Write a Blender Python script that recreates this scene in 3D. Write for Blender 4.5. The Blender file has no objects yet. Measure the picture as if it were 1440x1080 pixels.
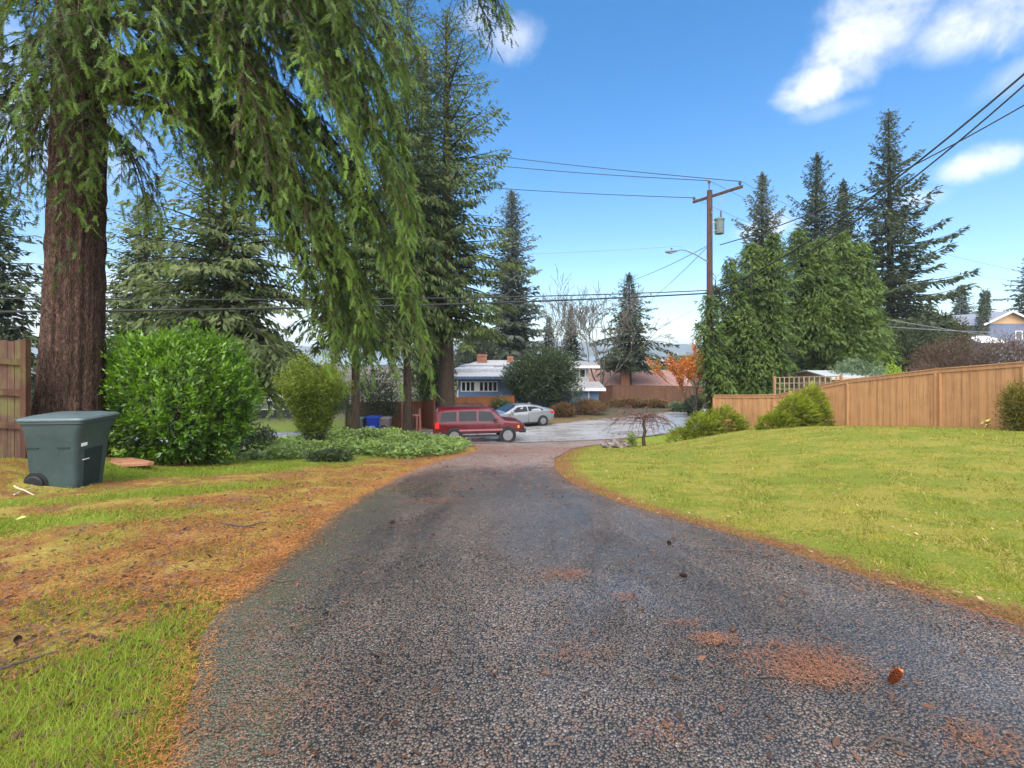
import bpy, bmesh, math, random
import numpy as np
from mathutils import Vector, Matrix

SC = bpy.context.scene
COL = SC.collection
rad = math.radians
HAZE = True

# ------------------------------------------------------------------ camera
F = 680.0            # focal length in photograph pixels (1440 wide)
HZ = 494.0           # horizon row in the photograph
EYE = 1.6
cd = bpy.data.cameras.new("camera")
cd.sensor_width = 36.0
cd.lens = 36.0 * F / 1440.0
cd.shift_y = (HZ - 540.0) / 1440.0
cd.clip_start = 0.05
cd.clip_end = 9000
cam = bpy.data.objects.new("camera", cd)
COL.objects.link(cam)
cam.location = (0, 0, EYE)
cam.rotation_euler = (rad(90), 0, 0)
SC.camera = cam

# ------------------------------------------------------------------ exposure, sun, sky
SC.view_settings.view_transform = 'Standard'
SC.view_settings.look = 'None'
SC.view_settings.gamma = 1
SC.view_settings.exposure = 1.42
SC.cycles.max_bounces = 6
SC.cycles.transparent_max_bounces = 8
SC.cycles.sample_clamp_indirect = 4.0

SUN_EL, SUN_AZ = 50.0, 198.0          # azimuth clockwise from +Y: behind the camera, to its left
sd = bpy.data.lights.new("sun", 'SUN')
sd.energy = 1.5
sd.angle = rad(38)
sd.color = (1.0, 0.95, 0.88)
sun = bpy.data.objects.new("sun", sd)
COL.objects.link(sun)
_d = Vector((math.sin(rad(SUN_AZ)) * math.cos(rad(SUN_EL)), math.cos(rad(SUN_AZ)) * math.cos(rad(SUN_EL)), math.sin(rad(SUN_EL))))
sun.rotation_euler = _d.to_track_quat('Z', 'Y').to_euler()
sun.location = (0, -20, 40)

world = bpy.data.worlds.new("World")
SC.world = world
world.use_nodes = True

class NT:
    """tiny node-tree helper"""
    def __init__(s, tree):
        s.t = tree
    def n(s, typ, props=None, **inp):
        nd = s.t.nodes.new(typ)
        for k, v in (props or {}).items():
            setattr(nd, k, v)
        for k, v in inp.items():
            key = int(k[1:]) if k[0] == '_' and k[1:].isdigit() else k.replace('_', ' ')
            s.put(nd.inputs[key], v)
        return nd
    def put(s, sock, v):
        if hasattr(v, 'bl_idname') and not hasattr(v, 'is_linked'):
            v = v.outputs[0]
        if hasattr(v, 'is_linked'):
            s.t.links.new(v, sock)
        else:
            sock.default_value = v
    def math(s, op, a, b=0.0, c=0.0, clamp=False):
        nd = s.t.nodes.new('ShaderNodeMath'); nd.operation = op; nd.use_clamp = clamp
        for i, v in enumerate((a, b, c)):
            s.put(nd.inputs[i], v)
        return nd.outputs[0]
    def mix(s, f, a, b, typ='MIX'):
        nd = s.t.nodes.new('ShaderNodeMix'); nd.data_type = 'RGBA'; nd.blend_type = typ
        s.put(nd.inputs[0], f); s.put(nd.inputs[6], rgba(a)); s.put(nd.inputs[7], rgba(b))
        return nd.outputs[2]
    def ramp(s, f, a, b, lo=0.0, hi=1.0):
        nd = s.t.nodes.new('ShaderNodeMapRange'); nd.interpolation_type = 'SMOOTHSTEP'
        for i, v in enumerate((f, a, b, lo, hi)):
            s.put(nd.inputs[i], v)
        return nd.outputs[0]

def rgba(c):
    if isinstance(c, (tuple, list)) and len(c) == 3:
        return (c[0], c[1], c[2], 1.0)
    return c

def px_dir(u, v):
    d = Vector(((u - 720) / F, 1.0, (HZ - v) / F))
    return d.normalized()

def build_world():
    w = NT(world.node_tree)
    world.node_tree.nodes.clear()
    out = w.n('ShaderNodeOutputWorld')
    sky = w.n('ShaderNodeTexSky', dict(sky_type='NISHITA', sun_disc=False, sun_elevation=rad(SUN_EL), sun_rotation=rad(SUN_AZ),
                                      altitude=100.0, air_density=1.0, dust_density=0.6, ozone_density=2.2))
    tc = w.n('ShaderNodeTexCoord')
    sep = w.n('ShaderNodeSeparateXYZ', _0=tc.outputs['Generated'])
    az = w.math('ARCTAN2', sep.outputs[0], sep.outputs[1])
    el = w.math('ARCSINE', sep.outputs[2])
    nz = w.n('ShaderNodeTexNoise', dict(noise_dimensions='3D'), Vector=tc.outputs['Generated'], Scale=7.0, Detail=7.0, Roughness=0.6, Distortion=0.5)
    nb = w.n('ShaderNodeTexNoise', dict(noise_dimensions='3D'), Vector=tc.outputs['Generated'], Scale=24.0, Detail=5.0, Roughness=0.6)
    nn = w.math('ADD', w.math('MULTIPLY', w.math('SUBTRACT', nz.outputs[0], 0.5), 2.6), w.math('MULTIPLY', w.math('SUBTRACT', nb.outputs[0], 0.5), 0.8))
    total = None
    # cloud banks by azimuth and elevation (deg), size (deg), tilt, strength
    banks = [(36.8, 27.3, 7.0, 3.6, 4, 1.0), (32.2, 25.0, 4.6, 2.3, 12, 1.0), (44.0, 26.0, 8.5, 3.4, -6, 1.0), (40.0, 30.5, 9.0, 3.0, 0, 0.9), (48.0, 22.0, 6.0, 1.6, 10, 0.4), (44.4, 15.6, 3.9, 1.5, 5, 1.0),
             (0.5, 33.0, 5.5, 2.6, 5, 0.6), (-4.0, 34.5, 4.0, 2.0, 0, 0.4), (33.0, 22.6, 4.0, 1.0, 0, 0.32), (28.0, 12.8, 4.2, 1.5, 5, 0.8), (39.5, 13.5, 3.0, 1.0, 5, 0.6),
             (-40, 4.0, 30, 5.0, 0, 0.8), (-14, 1.5, 16, 3.0, 0, 0.55), (-22, 10, 10, 5.0, 0, 0.5), (-44, 20, 9, 8.0, 0, 0.55),
             (-120, 30, 60, 24, 0, 0.8), (120, 25, 50, 20, 0, 0.8), (180, 40, 40, 25, 0, 0.85), (180, 70, 70, 22, 0, 0.8), (0, 84, 400, 28, 0, 0.9)]  # unseen banks behind and overhead; the zenith one added to light the ground neutrally
    for (a, e, sa, se, tilt, k) in banks:
        da = w.math('SUBTRACT', az, rad(a)); de = w.math('SUBTRACT', el, rad(e))
        ct, st = math.cos(rad(tilt)), math.sin(rad(tilt))
        p = w.math('ADD', w.math('MULTIPLY', da, ct), w.math('MULTIPLY', de, st))
        q = w.math('SUBTRACT', w.math('MULTIPLY', de, ct), w.math('MULTIPLY', da, st))
        p = w.math('DIVIDE', p, rad(sa)); q = w.math('DIVIDE', q, rad(se))
        d2 = w.math('ADD', w.math('MULTIPLY', p, p), w.math('MULTIPLY', q, q))
        f = w.math('SUBTRACT', w.math('ADD', 1.0, w.math('MULTIPLY', nn, 0.95)), w.math('POWER', d2, 0.75))
        m = w.math('MULTIPLY', w.ramp(f, 0.0, 1.5), k)
        total = m if total is None else w.math('MAXIMUM', total, m)
    # unseen cloud deck added overhead and behind the camera as soft neutral fill light
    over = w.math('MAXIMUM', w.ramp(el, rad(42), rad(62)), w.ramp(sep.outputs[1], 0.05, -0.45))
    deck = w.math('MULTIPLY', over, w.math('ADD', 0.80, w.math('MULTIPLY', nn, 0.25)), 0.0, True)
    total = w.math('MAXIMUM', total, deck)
    # the clear sky: a deeper blue high up, pale near the horizon, both from the sky model
    tint = w.n('ShaderNodeHueSaturation', Hue=0.5, Saturation=1.12, Value=1.0, Color=sky.outputs[0])
    elf = w.ramp(el, 0.0, 0.62)
    skyc = w.mix(1.0, tint.outputs[0], w.mix(elf, (0.88, 0.94, 1.0), (0.46, 0.96, 1.16)), 'MULTIPLY')
    cn = w.math('ADD', 0.86, w.math('MULTIPLY', nb.outputs[0], 0.3))
    cc = w.n('ShaderNodeVectorMath', dict(operation='SCALE')); w.put(cc.inputs[0], (5.6, 5.65, 5.8)); w.put(cc.inputs[3], cn)
    back = w.math('ADD', 1.0, w.math('MULTIPLY', over, 2.1))  # unseen deck made brighter than the visible clouds to light the ground
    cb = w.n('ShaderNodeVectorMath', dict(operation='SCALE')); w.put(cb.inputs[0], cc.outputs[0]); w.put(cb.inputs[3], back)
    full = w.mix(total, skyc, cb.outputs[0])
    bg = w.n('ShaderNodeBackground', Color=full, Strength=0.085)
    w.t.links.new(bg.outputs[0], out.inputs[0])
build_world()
world.cycles.sampling_method = 'MANUAL'
world.cycles.sample_map_resolution = 512

# ------------------------------------------------------------------ materials
def new_mat(name):
    m = bpy.data.materials.new(name); m.use_nodes = True
    m.node_tree.nodes.clear()
    return m, NT(m.node_tree)

def finish(w, col, rough=0.8, spec=0.3, metallic=0.0, normal=None, transl=None, tcol=None, **kw):
    out = w.n('ShaderNodeOutputMaterial')
    b = w.n('ShaderNodeBsdfPrincipled')
    w.put(b.inputs['Base Color'], rgba(col)); w.put(b.inputs['Roughness'], rough)
    w.put(b.inputs['Specular IOR Level'], spec); w.put(b.inputs['Metallic'], metallic)
    for k, v in kw.items():
        w.put(b.inputs[k.replace('_', ' ')], v)
    if normal is not None:
        w.t.links.new(normal, b.inputs['Normal'])
    if transl:
        t = w.n('ShaderNodeBsdfTranslucent', Color=rgba(tcol if tcol is not None else col))
        mx = w.n('ShaderNodeMixShader', Fac=transl)
        w.t.links.new(b.outputs[0], mx.inputs[1]); w.t.links.new(t.outputs[0], mx.inputs[2])
        w.t.links.new(mx.outputs[0], out.inputs[0])
    else:
        w.t.links.new(b.outputs[0], out.inputs[0])

def bump(w, hgt, strength, dist):
    b = w.n('ShaderNodeBump', Strength=strength, Distance=dist, Height=hgt)
    return b.outputs[0]

def noise(w, vec, scale, detail=4.0, rough=0.6, dist=0.0):
    return w.n('ShaderNodeTexNoise', Vector=vec, Scale=scale, Detail=detail, Roughness=rough, Distortion=dist).outputs[0]

def scaled(w, vec, s):
    return w.n('ShaderNodeMapping', Vector=vec, Scale=s).outputs[0]

_cache = {}
def plain(name, col, rough=0.75, var=0.22, scale=6.0, spec=0.3, metallic=0.0, bmp=0.0, bscale=60.0, stretch=(1, 1, 1), world_space=False, **kw):
    """ordinary surface: base colour broken up by two sizes of noise, slight bump"""
    if name in _cache: return _cache[name]
    m, w = new_mat(name)
    vec = w.n('ShaderNodeNewGeometry').outputs['Position'] if world_space else w.n('ShaderNodeTexCoord').outputs['Object']
    vec = scaled(w, vec, stretch)
    a = noise(w, vec, scale, 5.0); b = noise(w, vec, scale * 7, 3.0)
    f = w.math('ADD', w.math('MULTIPLY', a, 0.65), w.math('MULTIPLY', b, 0.35))
    f = w.ramp(f, 0.3, 0.7)
    lo = tuple(c * (1 - var) for c in col); hi = tuple(min(1, c * (1 + var)) for c in col)
    c = w.mix(f, lo, hi)
    nrm = bump(w, noise(w, vec, bscale, 3.0), bmp, 0.02) if bmp else None
    finish(w, c, w.math('ADD', rough - 0.06, w.math('MULTIPLY', b, 0.12)), spec, metallic, nrm, **kw)
    _cache[name] = m
    return m

def leafy(name, dark, light, rough=0.55, transl=0.3, spec=0.3, tip=None, patch=0.35, pscale=0.9):
    """foliage: every leaf its own tone ('rnd' attribute) over slow drifts of tone"""
    if name in _cache: return _cache[name]
    m, w = new_mat(name)
    at = w.n('ShaderNodeAttribute', dict(attribute_name='rnd'))
    pos = w.n('ShaderNodeNewGeometry').outputs['Position']
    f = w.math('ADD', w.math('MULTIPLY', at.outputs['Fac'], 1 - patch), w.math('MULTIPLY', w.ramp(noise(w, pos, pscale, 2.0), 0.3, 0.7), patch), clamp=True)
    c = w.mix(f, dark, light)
    if tip is not None:
        c = w.mix(w.ramp(at.outputs['Fac'], 0.93, 0.96), c, tip)
    tc = w.mix(1.0, c, (1.5, 1.5, 0.8), 'MULTIPLY')
    finish(w, c, rough, spec, 0.0, None, transl, tc)
    _cache[name] = m
    return m

# ------------------------------------------------------------------ object helpers
def tag(o, label=None, cat=None, group=None, kind=None):
    if label: o['label'] = label
    if cat: o['category'] = cat
    if group: o['group'] = group
    if kind: o['kind'] = kind
    return o

def thing(name, label, cat, loc=(0, 0, 0), rz=0.0, group=None):
    o = bpy.data.objects.new(name, None)
    o.empty_display_size = 0.2
    COL.objects.link(o)
    o.location = loc; o.rotation_euler = (0, 0, rz)
    return tag(o, label, cat, group)

def link(name, me, mat, parent=None):
    o = bpy.data.objects.new(name, me)
    COL.objects.link(o)
    if mat is not None:
        for m in (mat if isinstance(mat, (list, tuple)) else [mat]):
            me.materials.append(m)
    if parent is not None: o.parent = parent
    return o

def copy_tree(o, parent=None):
    c = o.copy(); COL.objects.link(c)
    if parent is not None: c.parent = parent
    for ch in list(o.children): copy_tree(ch, c)
    return c

class MB:
    """collects simple solids into one mesh"""
    def __init__(s):
        s.v = []; s.f = []; s.M = Matrix()
    def add(s, vs, fs):
        o = len(s.v)
        s.v += [tuple(s.M @ Vector(p)) for p in vs]
        s.f += [tuple(o + i for i in f) for f in fs]
        return s
    def box(s, x0, x1, y0, y1, z0, z1):
        return s.add([(x0, y0, z0), (x1, y0, z0), (x1, y1, z0), (x0, y1, z0), (x0, y0, z1), (x1, y0, z1), (x1, y1, z1), (x0, y1, z1)],
                     [(0, 3, 2, 1), (4, 5, 6, 7), (0, 1, 5, 4), (1, 2, 6, 5), (2, 3, 7, 6), (3, 0, 4, 7)])
    def hexa(s, b, t):
        """solid from 4 bottom and 4 top corners"""
        return s.add(list(b) + list(t), [(0, 3, 2, 1), (4, 5, 6, 7), (0, 1, 5, 4), (1, 2, 6, 5), (2, 3, 7, 6), (3, 0, 4, 7)])
    def beam(s, a, b, w, h):
        a, b = Vector(a), Vector(b); d = (b - a).normalized()
        up = Vector((0, 0, 1)) if abs(d.z) < 0.95 else Vector((1, 0, 0))
        sd_ = d.cross(up).normalized() * (w / 2); u = sd_.cross(d).normalized() * (h / 2)
        return s.hexa([a - sd_ - u, a + sd_ - u, a + sd_ + u, a - sd_ + u][:4], [b - sd_ - u, b + sd_ - u, b + sd_ + u, b - sd_ + u])
    def tube(s, pts, r, n=8, cap=True):
        pts = [Vector(p) for p in pts]; k = len(pts)
        rs = r if isinstance(r, (list, tuple)) else [r] * k
        prev = None; vs = []
        for i, p in enumerate(pts):
            d = (pts[min(i + 1, k - 1)] - pts[max(i - 1, 0)]).normalized()
            if prev is None:
                a = d.orthogonal().normalized()
            else:
                a = (prev - d * prev.dot(d)); a = a.normalized() if a.length > 1e-6 else d.orthogonal().normalized()
            prev = a; b = d.cross(a)
            for j in range(n):
                t = 2 * math.pi * j / n
                vs.append(p + (a * math.cos(t) + b * math.sin(t)) * rs[i])
        fs = []
        for i in range(k - 1):
            for j in range(n):
                j2 = (j + 1) % n
                fs.append((i * n + j, i * n + j2, (i + 1) * n + j2, (i + 1) * n + j))
        if cap:
            fs.append(tuple(range(n))[::-1]); fs.append(tuple((k - 1) * n + j for j in range(n)))
        return s.add(vs, fs)
    def disc(s, c, axis, r, h, n=20, r2=None):
        c = Vector(c); a = Vector(axis).normalized()
        return s.tube([c - a * h / 2, c + a * h / 2], [r, r if r2 is None else r2], n)
    def lathe(s, prof, n=16, c=(0, 0, 0)):
        vs = []; fs = []
        for (r, z) in prof:
            for j in range(n):
                t = 2 * math.pi * j / n
                vs.append((c[0] + r * math.cos(t), c[1] + r * math.sin(t), c[2] + z))
        for i in range(len(prof) - 1):
            for j in range(n):
                j2 = (j + 1) % n
                fs.append((i * n + j, i * n + j2, (i + 1) * n + j2, (i + 1) * n + j))
        fs.append(tuple(range(n))[::-1]); fs.append(tuple((len(prof) - 1) * n + j for j in range(n)))
        return s.add(vs, fs)
    def loft(s, rings, cap=True):
        n = len(rings[0]); vs = [p for r in rings for p in r]; fs = []
        for i in range(len(rings) - 1):
            for j in range(n):
                j2 = (j + 1) % n
                fs.append((i * n + j, i * n + j2, (i + 1) * n + j2, (i + 1) * n + j))
        if cap:
            fs.append(tuple(range(n))[::-1]); fs.append(tuple((len(rings) - 1) * n + j for j in range(n)))
        return s.add(vs, fs)
    def build(s, name, mat, parent=None, smooth=0.0, bevel=0.0):
        me = bpy.data.meshes.new(name)
        me.from_pydata([tuple(p) for p in s.v], [], s.f)
        bm = bmesh.new(); bm.from_mesh(me)
        bmesh.ops.recalc_face_normals(bm, faces=bm.faces)
        if bevel:
            es = [e for e in bm.edges if len(e.link_faces) == 2 and e.calc_face_angle(0) > 0.6]
            bmesh.ops.bevel(bm, geom=es, offset=bevel, segments=2, affect='EDGES', clamp_overlap=True)
        if smooth:
            for f in bm.faces: f.smooth = True
            for e in bm.edges:
                if len(e.link_faces) == 2 and e.calc_face_angle(0) > smooth: e.smooth = False
        bm.to_mesh(me); bm.free()
        return link(name, me, mat, parent)

def np_mesh(name, V, Q, mat, parent=None, rnd=None, smooth=False, attrs=None):
    """mesh from numpy vertices and faces of one size; rnd: one value per vertex"""
    V = np.asarray(V, np.float32); Q = np.asarray(Q, np.int32)
    me = bpy.data.meshes.new(name)
    k = Q.shape[1]
    me.vertices.add(len(V)); me.vertices.foreach_set('co', V.ravel())
    me.loops.add(Q.size); me.loops.foreach_set('vertex_index', Q.ravel())
    me.polygons.add(len(Q)); me.polygons.foreach_set('loop_start', np.arange(0, Q.size, k, dtype=np.int32))
    if smooth: me.polygons.foreach_set('use_smooth', np.ones(len(Q), bool))
    at = dict(attrs or {})
    if rnd is not None: at['rnd'] = rnd
    for nm, a in at.items():
        me.attributes.new(nm, 'FLOAT', 'POINT').data.foreach_set('value', np.asarray(a, np.float32))
    me.update(calc_edges=True)
    return link(name, me, mat, parent)

def unit(a):
    return a / np.maximum(np.linalg.norm(a, axis=-1, keepdims=True), 1e-9)

def rhombs(P, D, L, W, N, mid=0.45, bend=0.0):
    """leaf-shaped quads: start P, direction D, length L, width W, facing N"""
    L = np.asarray(L)[:, None]; W = np.asarray(W)[:, None]
    S = unit(np.cross(D, N)); U = unit(np.cross(S, D))
    m = P + D * L * mid + U * L * bend
    V = np.stack([P, m + S * W / 2, P + D * L, m - S * W / 2], 1).reshape(-1, 3)
    return V, np.arange(len(V)).reshape(-1, 4)

class Leaves:
    def __init__(s): s.V = []; s.R = []
    def add(s, V, r):
        s.V.append(V); s.R.append(np.repeat(r, 4))
    def build(s, name, mat, parent=None):
        V = np.concatenate(s.V); R = np.concatenate(s.R)
        return np_mesh(name, V, np.arange(len(V)).reshape(-1, 4), mat, parent, R)

def sst(t):
    t = np.clip(t, 0, 1); return t * t * (3 - 2 * t)

# ------------------------------------------------------------------ terrain
_yy = np.arange(-60, 3400, 0.25)
def _prof(pts):
    a = np.interp(_yy, [p[0] for p in pts], [p[1] for p in pts])
    k = np.ones(17) / 17
    b = np.convolve(np.pad(a, 8, 'edge'), k, 'valid')
    return np.convolve(np.pad(b, 8, 'edge'), k, 'valid')
_P = _prof([(-60, 1.0), (-5, 0.06), (0, 0.0), (3, -0.02), (6.8, -0.30), (12, -1.0), (18, -2.1), (24, -3.1), (27, -3.3), (46, -3.4), (60, -4.2), (150, -6.5), (400, -10), (520, -13.5), (3400, -16)])
_Q = _prof([(-60, 1.0), (0, 0.06), (6, -0.05), (13.3, -0.5), (18, -1.2), (22, -1.75), (26, -1.8), (40, -0.8), (70, 0.6), (150, 1.5), (260, -5), (520, -13.5), (3400, -16)])
def h(X, Y):
    X = np.asarray(X, float); Y = np.asarray(Y, float)
    p = np.interp(Y, _yy, _P); q = np.interp(Y, _yy, _Q)
    x0 = np.interp(Y, [0, 10, 18, 22, 26, 30, 40, 100], [2, 2, 3, 5, 9, 14, 20, 46])
    wd = np.interp(Y, [0, 20, 30, 60], [8, 8, 8, 20])
    z = p + (q - p) * sst((X - x0) / wd)
    z = z + 0.55 * np.exp(-((X + 5.6) / 2.1) ** 2 / 2 - ((Y - 19.2) / 2.2) ** 2 / 2)
    z = z + 0.32 * sst((-X - 6.3) / 1.6) * np.exp(-((Y - 7.5) / 3.0) ** 2)
    return z
def h1(x, y): return float(h(x, y))

def at(u, v, Y):
    return Vector(((u - 720) / F * Y, Y, EYE + (HZ - v) / F * Y))
def X_at(u, Y): return (u - 720) / F * Y
def G(u, v):
    """point of the ground met by a sight line"""
    a, b = (u - 720) / F, (HZ - v) / F
    ys = np.arange(0.8, 120, 0.02)
    d = EYE + b * ys - h(a * ys, ys)
    i = int(np.argmax(d < 0)) if (d < 0).any() else len(ys) - 1
    return (float(a * ys[i]), float(ys[i]))
def on(x, y, dz=0.0): return (x, y, h1(x, y) + dz)
# ------------------------------------------------------------------ ground sheets
def rng(seed): return np.random.default_rng(seed)

def smooth_line(pts, n, wob=0.0, seed=0):
    p = np.array(pts, float)
    d = np.concatenate([[0], np.cumsum(np.linalg.norm(np.diff(p, axis=0), axis=1))])
    t = np.linspace(0, d[-1], n)
    q = np.stack([np.interp(t, d, p[:, 0]), np.interp(t, d, p[:, 1])], 1)
    for _ in range(3):
        q[1:-1] = (q[:-2] + 2 * q[1:-1] + q[2:]) / 4
    if wob:
        r = rng(seed)
        for k in (3, 7, 15, 31):
            ph = r.uniform(0, 6.28, 2)
            q[:, 0] += wob / k ** 0.7 * np.sin(t * k * 0.35 + ph[0])
    return q

DL = [G(*p) for p in [(268, 980), (290, 895), (350, 832), (420, 772), (455, 738), (520, 692), (590, 660), (640, 644), (672, 635)]]
DL = [(-1.15, -3.5), (-1.15, 0.8), (-1.30, 1.75)] + DL + [(-1.6, 20.5), (-2.6, 23.6), (-3.2, 25.2)]
DR = [G(*p) for p in [(1440, 892), (1330, 852), (1200, 812), (1070, 767), (960, 737), (860, 706), (800, 683), (778, 662), (782, 645)]]
DR = [(4.9, -3.5), (4.4, -0.5), (3.7, 1.6)] + DR + [(1.7, 15.0), (2.3, 19.0), (3.4, 22.6), (5.0, 24.8), (6.4, 27.4)]
NS = 240
DLl = smooth_line(DL, NS, 0.05, 1); DRl = smooth_line(DR, NS, 0.04, 2)
def edge_x(line, y):
    o = np.argsort(line[:, 1]); return np.interp(y, line[o, 1], line[o, 0])

def strip(name, A, B, mat, off, nt=24, attrs=None):
    t = np.linspace(0, 1, nt)[None, :, None]
    P = A[:, None, :] * (1 - t) + B[:, None, :] * t
    n = len(A)
    X = P[..., 0].ravel(); Y = P[..., 1].ravel()
    V = np.stack([X, Y, h(X, Y) + off], 1)
    i, j = np.meshgrid(np.arange(n - 1), np.arange(nt - 1), indexing='ij')
    a = (i * nt + j).ravel()
    Q = np.stack([a, a + 1, a + nt + 1, a + nt], 1)
    return np_mesh(name, V, Q, mat, None, smooth=True, attrs=attrs(X, Y) if attrs else None)

def m_ground():
    m, w = new_mat('mossy needle litter')
    pos = w.n('ShaderNodeNewGeometry').outputs['Position']
    g = w.n('ShaderNodeAttribute', dict(attribute_name='green')).outputs['Fac']
    far = w.n('ShaderNodeAttribute', dict(attribute_name='far')).outputs['Fac']
    n1 = noise(w, pos, 1.7, 6.0, 0.65, 0.4); n2 = noise(w, pos, 9.0, 5.0, 0.7); n3 = noise(w, scaled(w, pos, (1, 2.2, 1)), 55.0, 4.0, 0.75)
    n4 = noise(w, pos, 4.0, 5.0, 0.6, 0.8)
    orange = w.mix(w.ramp(n2, 0.35, 0.7), (0.34, 0.13, 0.034), (0.56, 0.28, 0.07))
    orange = w.mix(w.ramp(n3, 0.35, 0.68), (0.10, 0.042, 0.018), orange)
    dirt = w.mix(w.ramp(n3, 0.3, 0.7), (0.08, 0.05, 0.036), (0.25, 0.16, 0.115))
    base = w.mix(w.ramp(n4, 0.52, 0.66), orange, dirt)
    olive = w.mix(w.ramp(n3, 0.3, 0.7), (0.20, 0.155, 0.025), (0.43, 0.32, 0.07))
    base = w.mix(w.ramp(n1, 0.45, 0.6), base, olive)
    gr = w.mix(w.ramp(n3, 0.3, 0.7), (0.09, 0.13, 0.010), (0.23, 0.29, 0.03))
    gm = w.ramp(w.math('ADD', g, w.math('MULTIPLY', w.math('SUBTRACT', n2, 0.5), 1.1)), 0.35, 0.65)
    c = w.mix(gm, base, gr)
    fc = w.mix(w.ramp(noise(w, pos, 0.05, 5.0), 0.35, 0.65), (0.05, 0.055, 0.03), (0.12, 0.09, 0.055))
    c = w.mix(far, c, fc)
    hh = w.math('ADD', w.math('MULTIPLY', n3, 0.5), n2)
    finish(w, c, 0.85, 0.2, 0.0, bump(w, hh, 0.8, 0.05))
    return m

def m_lawn():
    m, w = new_mat('lawn turf')
    pos = w.n('ShaderNodeNewGeometry').outputs['Position']
    e = w.n('ShaderNodeAttribute', dict(attribute_name='edge')).outputs['Fac']
    n1 = noise(w, pos, 0.9, 5.0, 0.6, 0.5); n2 = noise(w, pos, 7.0, 5.0, 0.7); n3 = noise(w, pos, 60.0, 4.0, 0.75)
    a = w.mix(w.ramp(n3, 0.3, 0.7), (0.085, 0.11, 0.009), (0.215, 0.235, 0.024))
    b = w.mix(w.ramp(n3, 0.3, 0.7), (0.15, 0.135, 0.018), (0.31, 0.265, 0.045))
    c = w.mix(w.ramp(w.math('ADD', n1, w.math('MULTIPLY', w.math('SUBTRACT', n2, 0.5), 0.5)), 0.45, 0.55), a, b)
    c = w.mix(w.ramp(noise(w, pos, 2.3, 5.0, 0.7, 0.6), 0.56, 0.70, 0.0, 0.8), c, w.mix(n3, (0.06, 0.10, 0.008), (0.16, 0.24, 0.02)))
    c = w.mix(w.ramp(noise(w, scaled(w, pos, (1.3, 1.0, 1)), 3.1, 5.0, 0.7, 0.6), 0.60, 0.72, 0.0, 0.75), c, w.mix(n3, (0.13, 0.085, 0.03), (0.30, 0.21, 0.08)))
    o = w.mix(w.ramp(n3, 0.35, 0.65), (0.09, 0.04, 0.018), (0.30, 0.135, 0.04))
    em = w.ramp(w.math('ADD', e, w.math('MULTIPLY', w.math('SUBTRACT', n2, 0.5), 1.3)), 0.4, 0.75)
    c = w.mix(em, c, o)
    finish(w, c, 0.85, 0.2, 0.0, bump(w, w.math('ADD', n3, n2), 0.7, 0.04))
    return m

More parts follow.
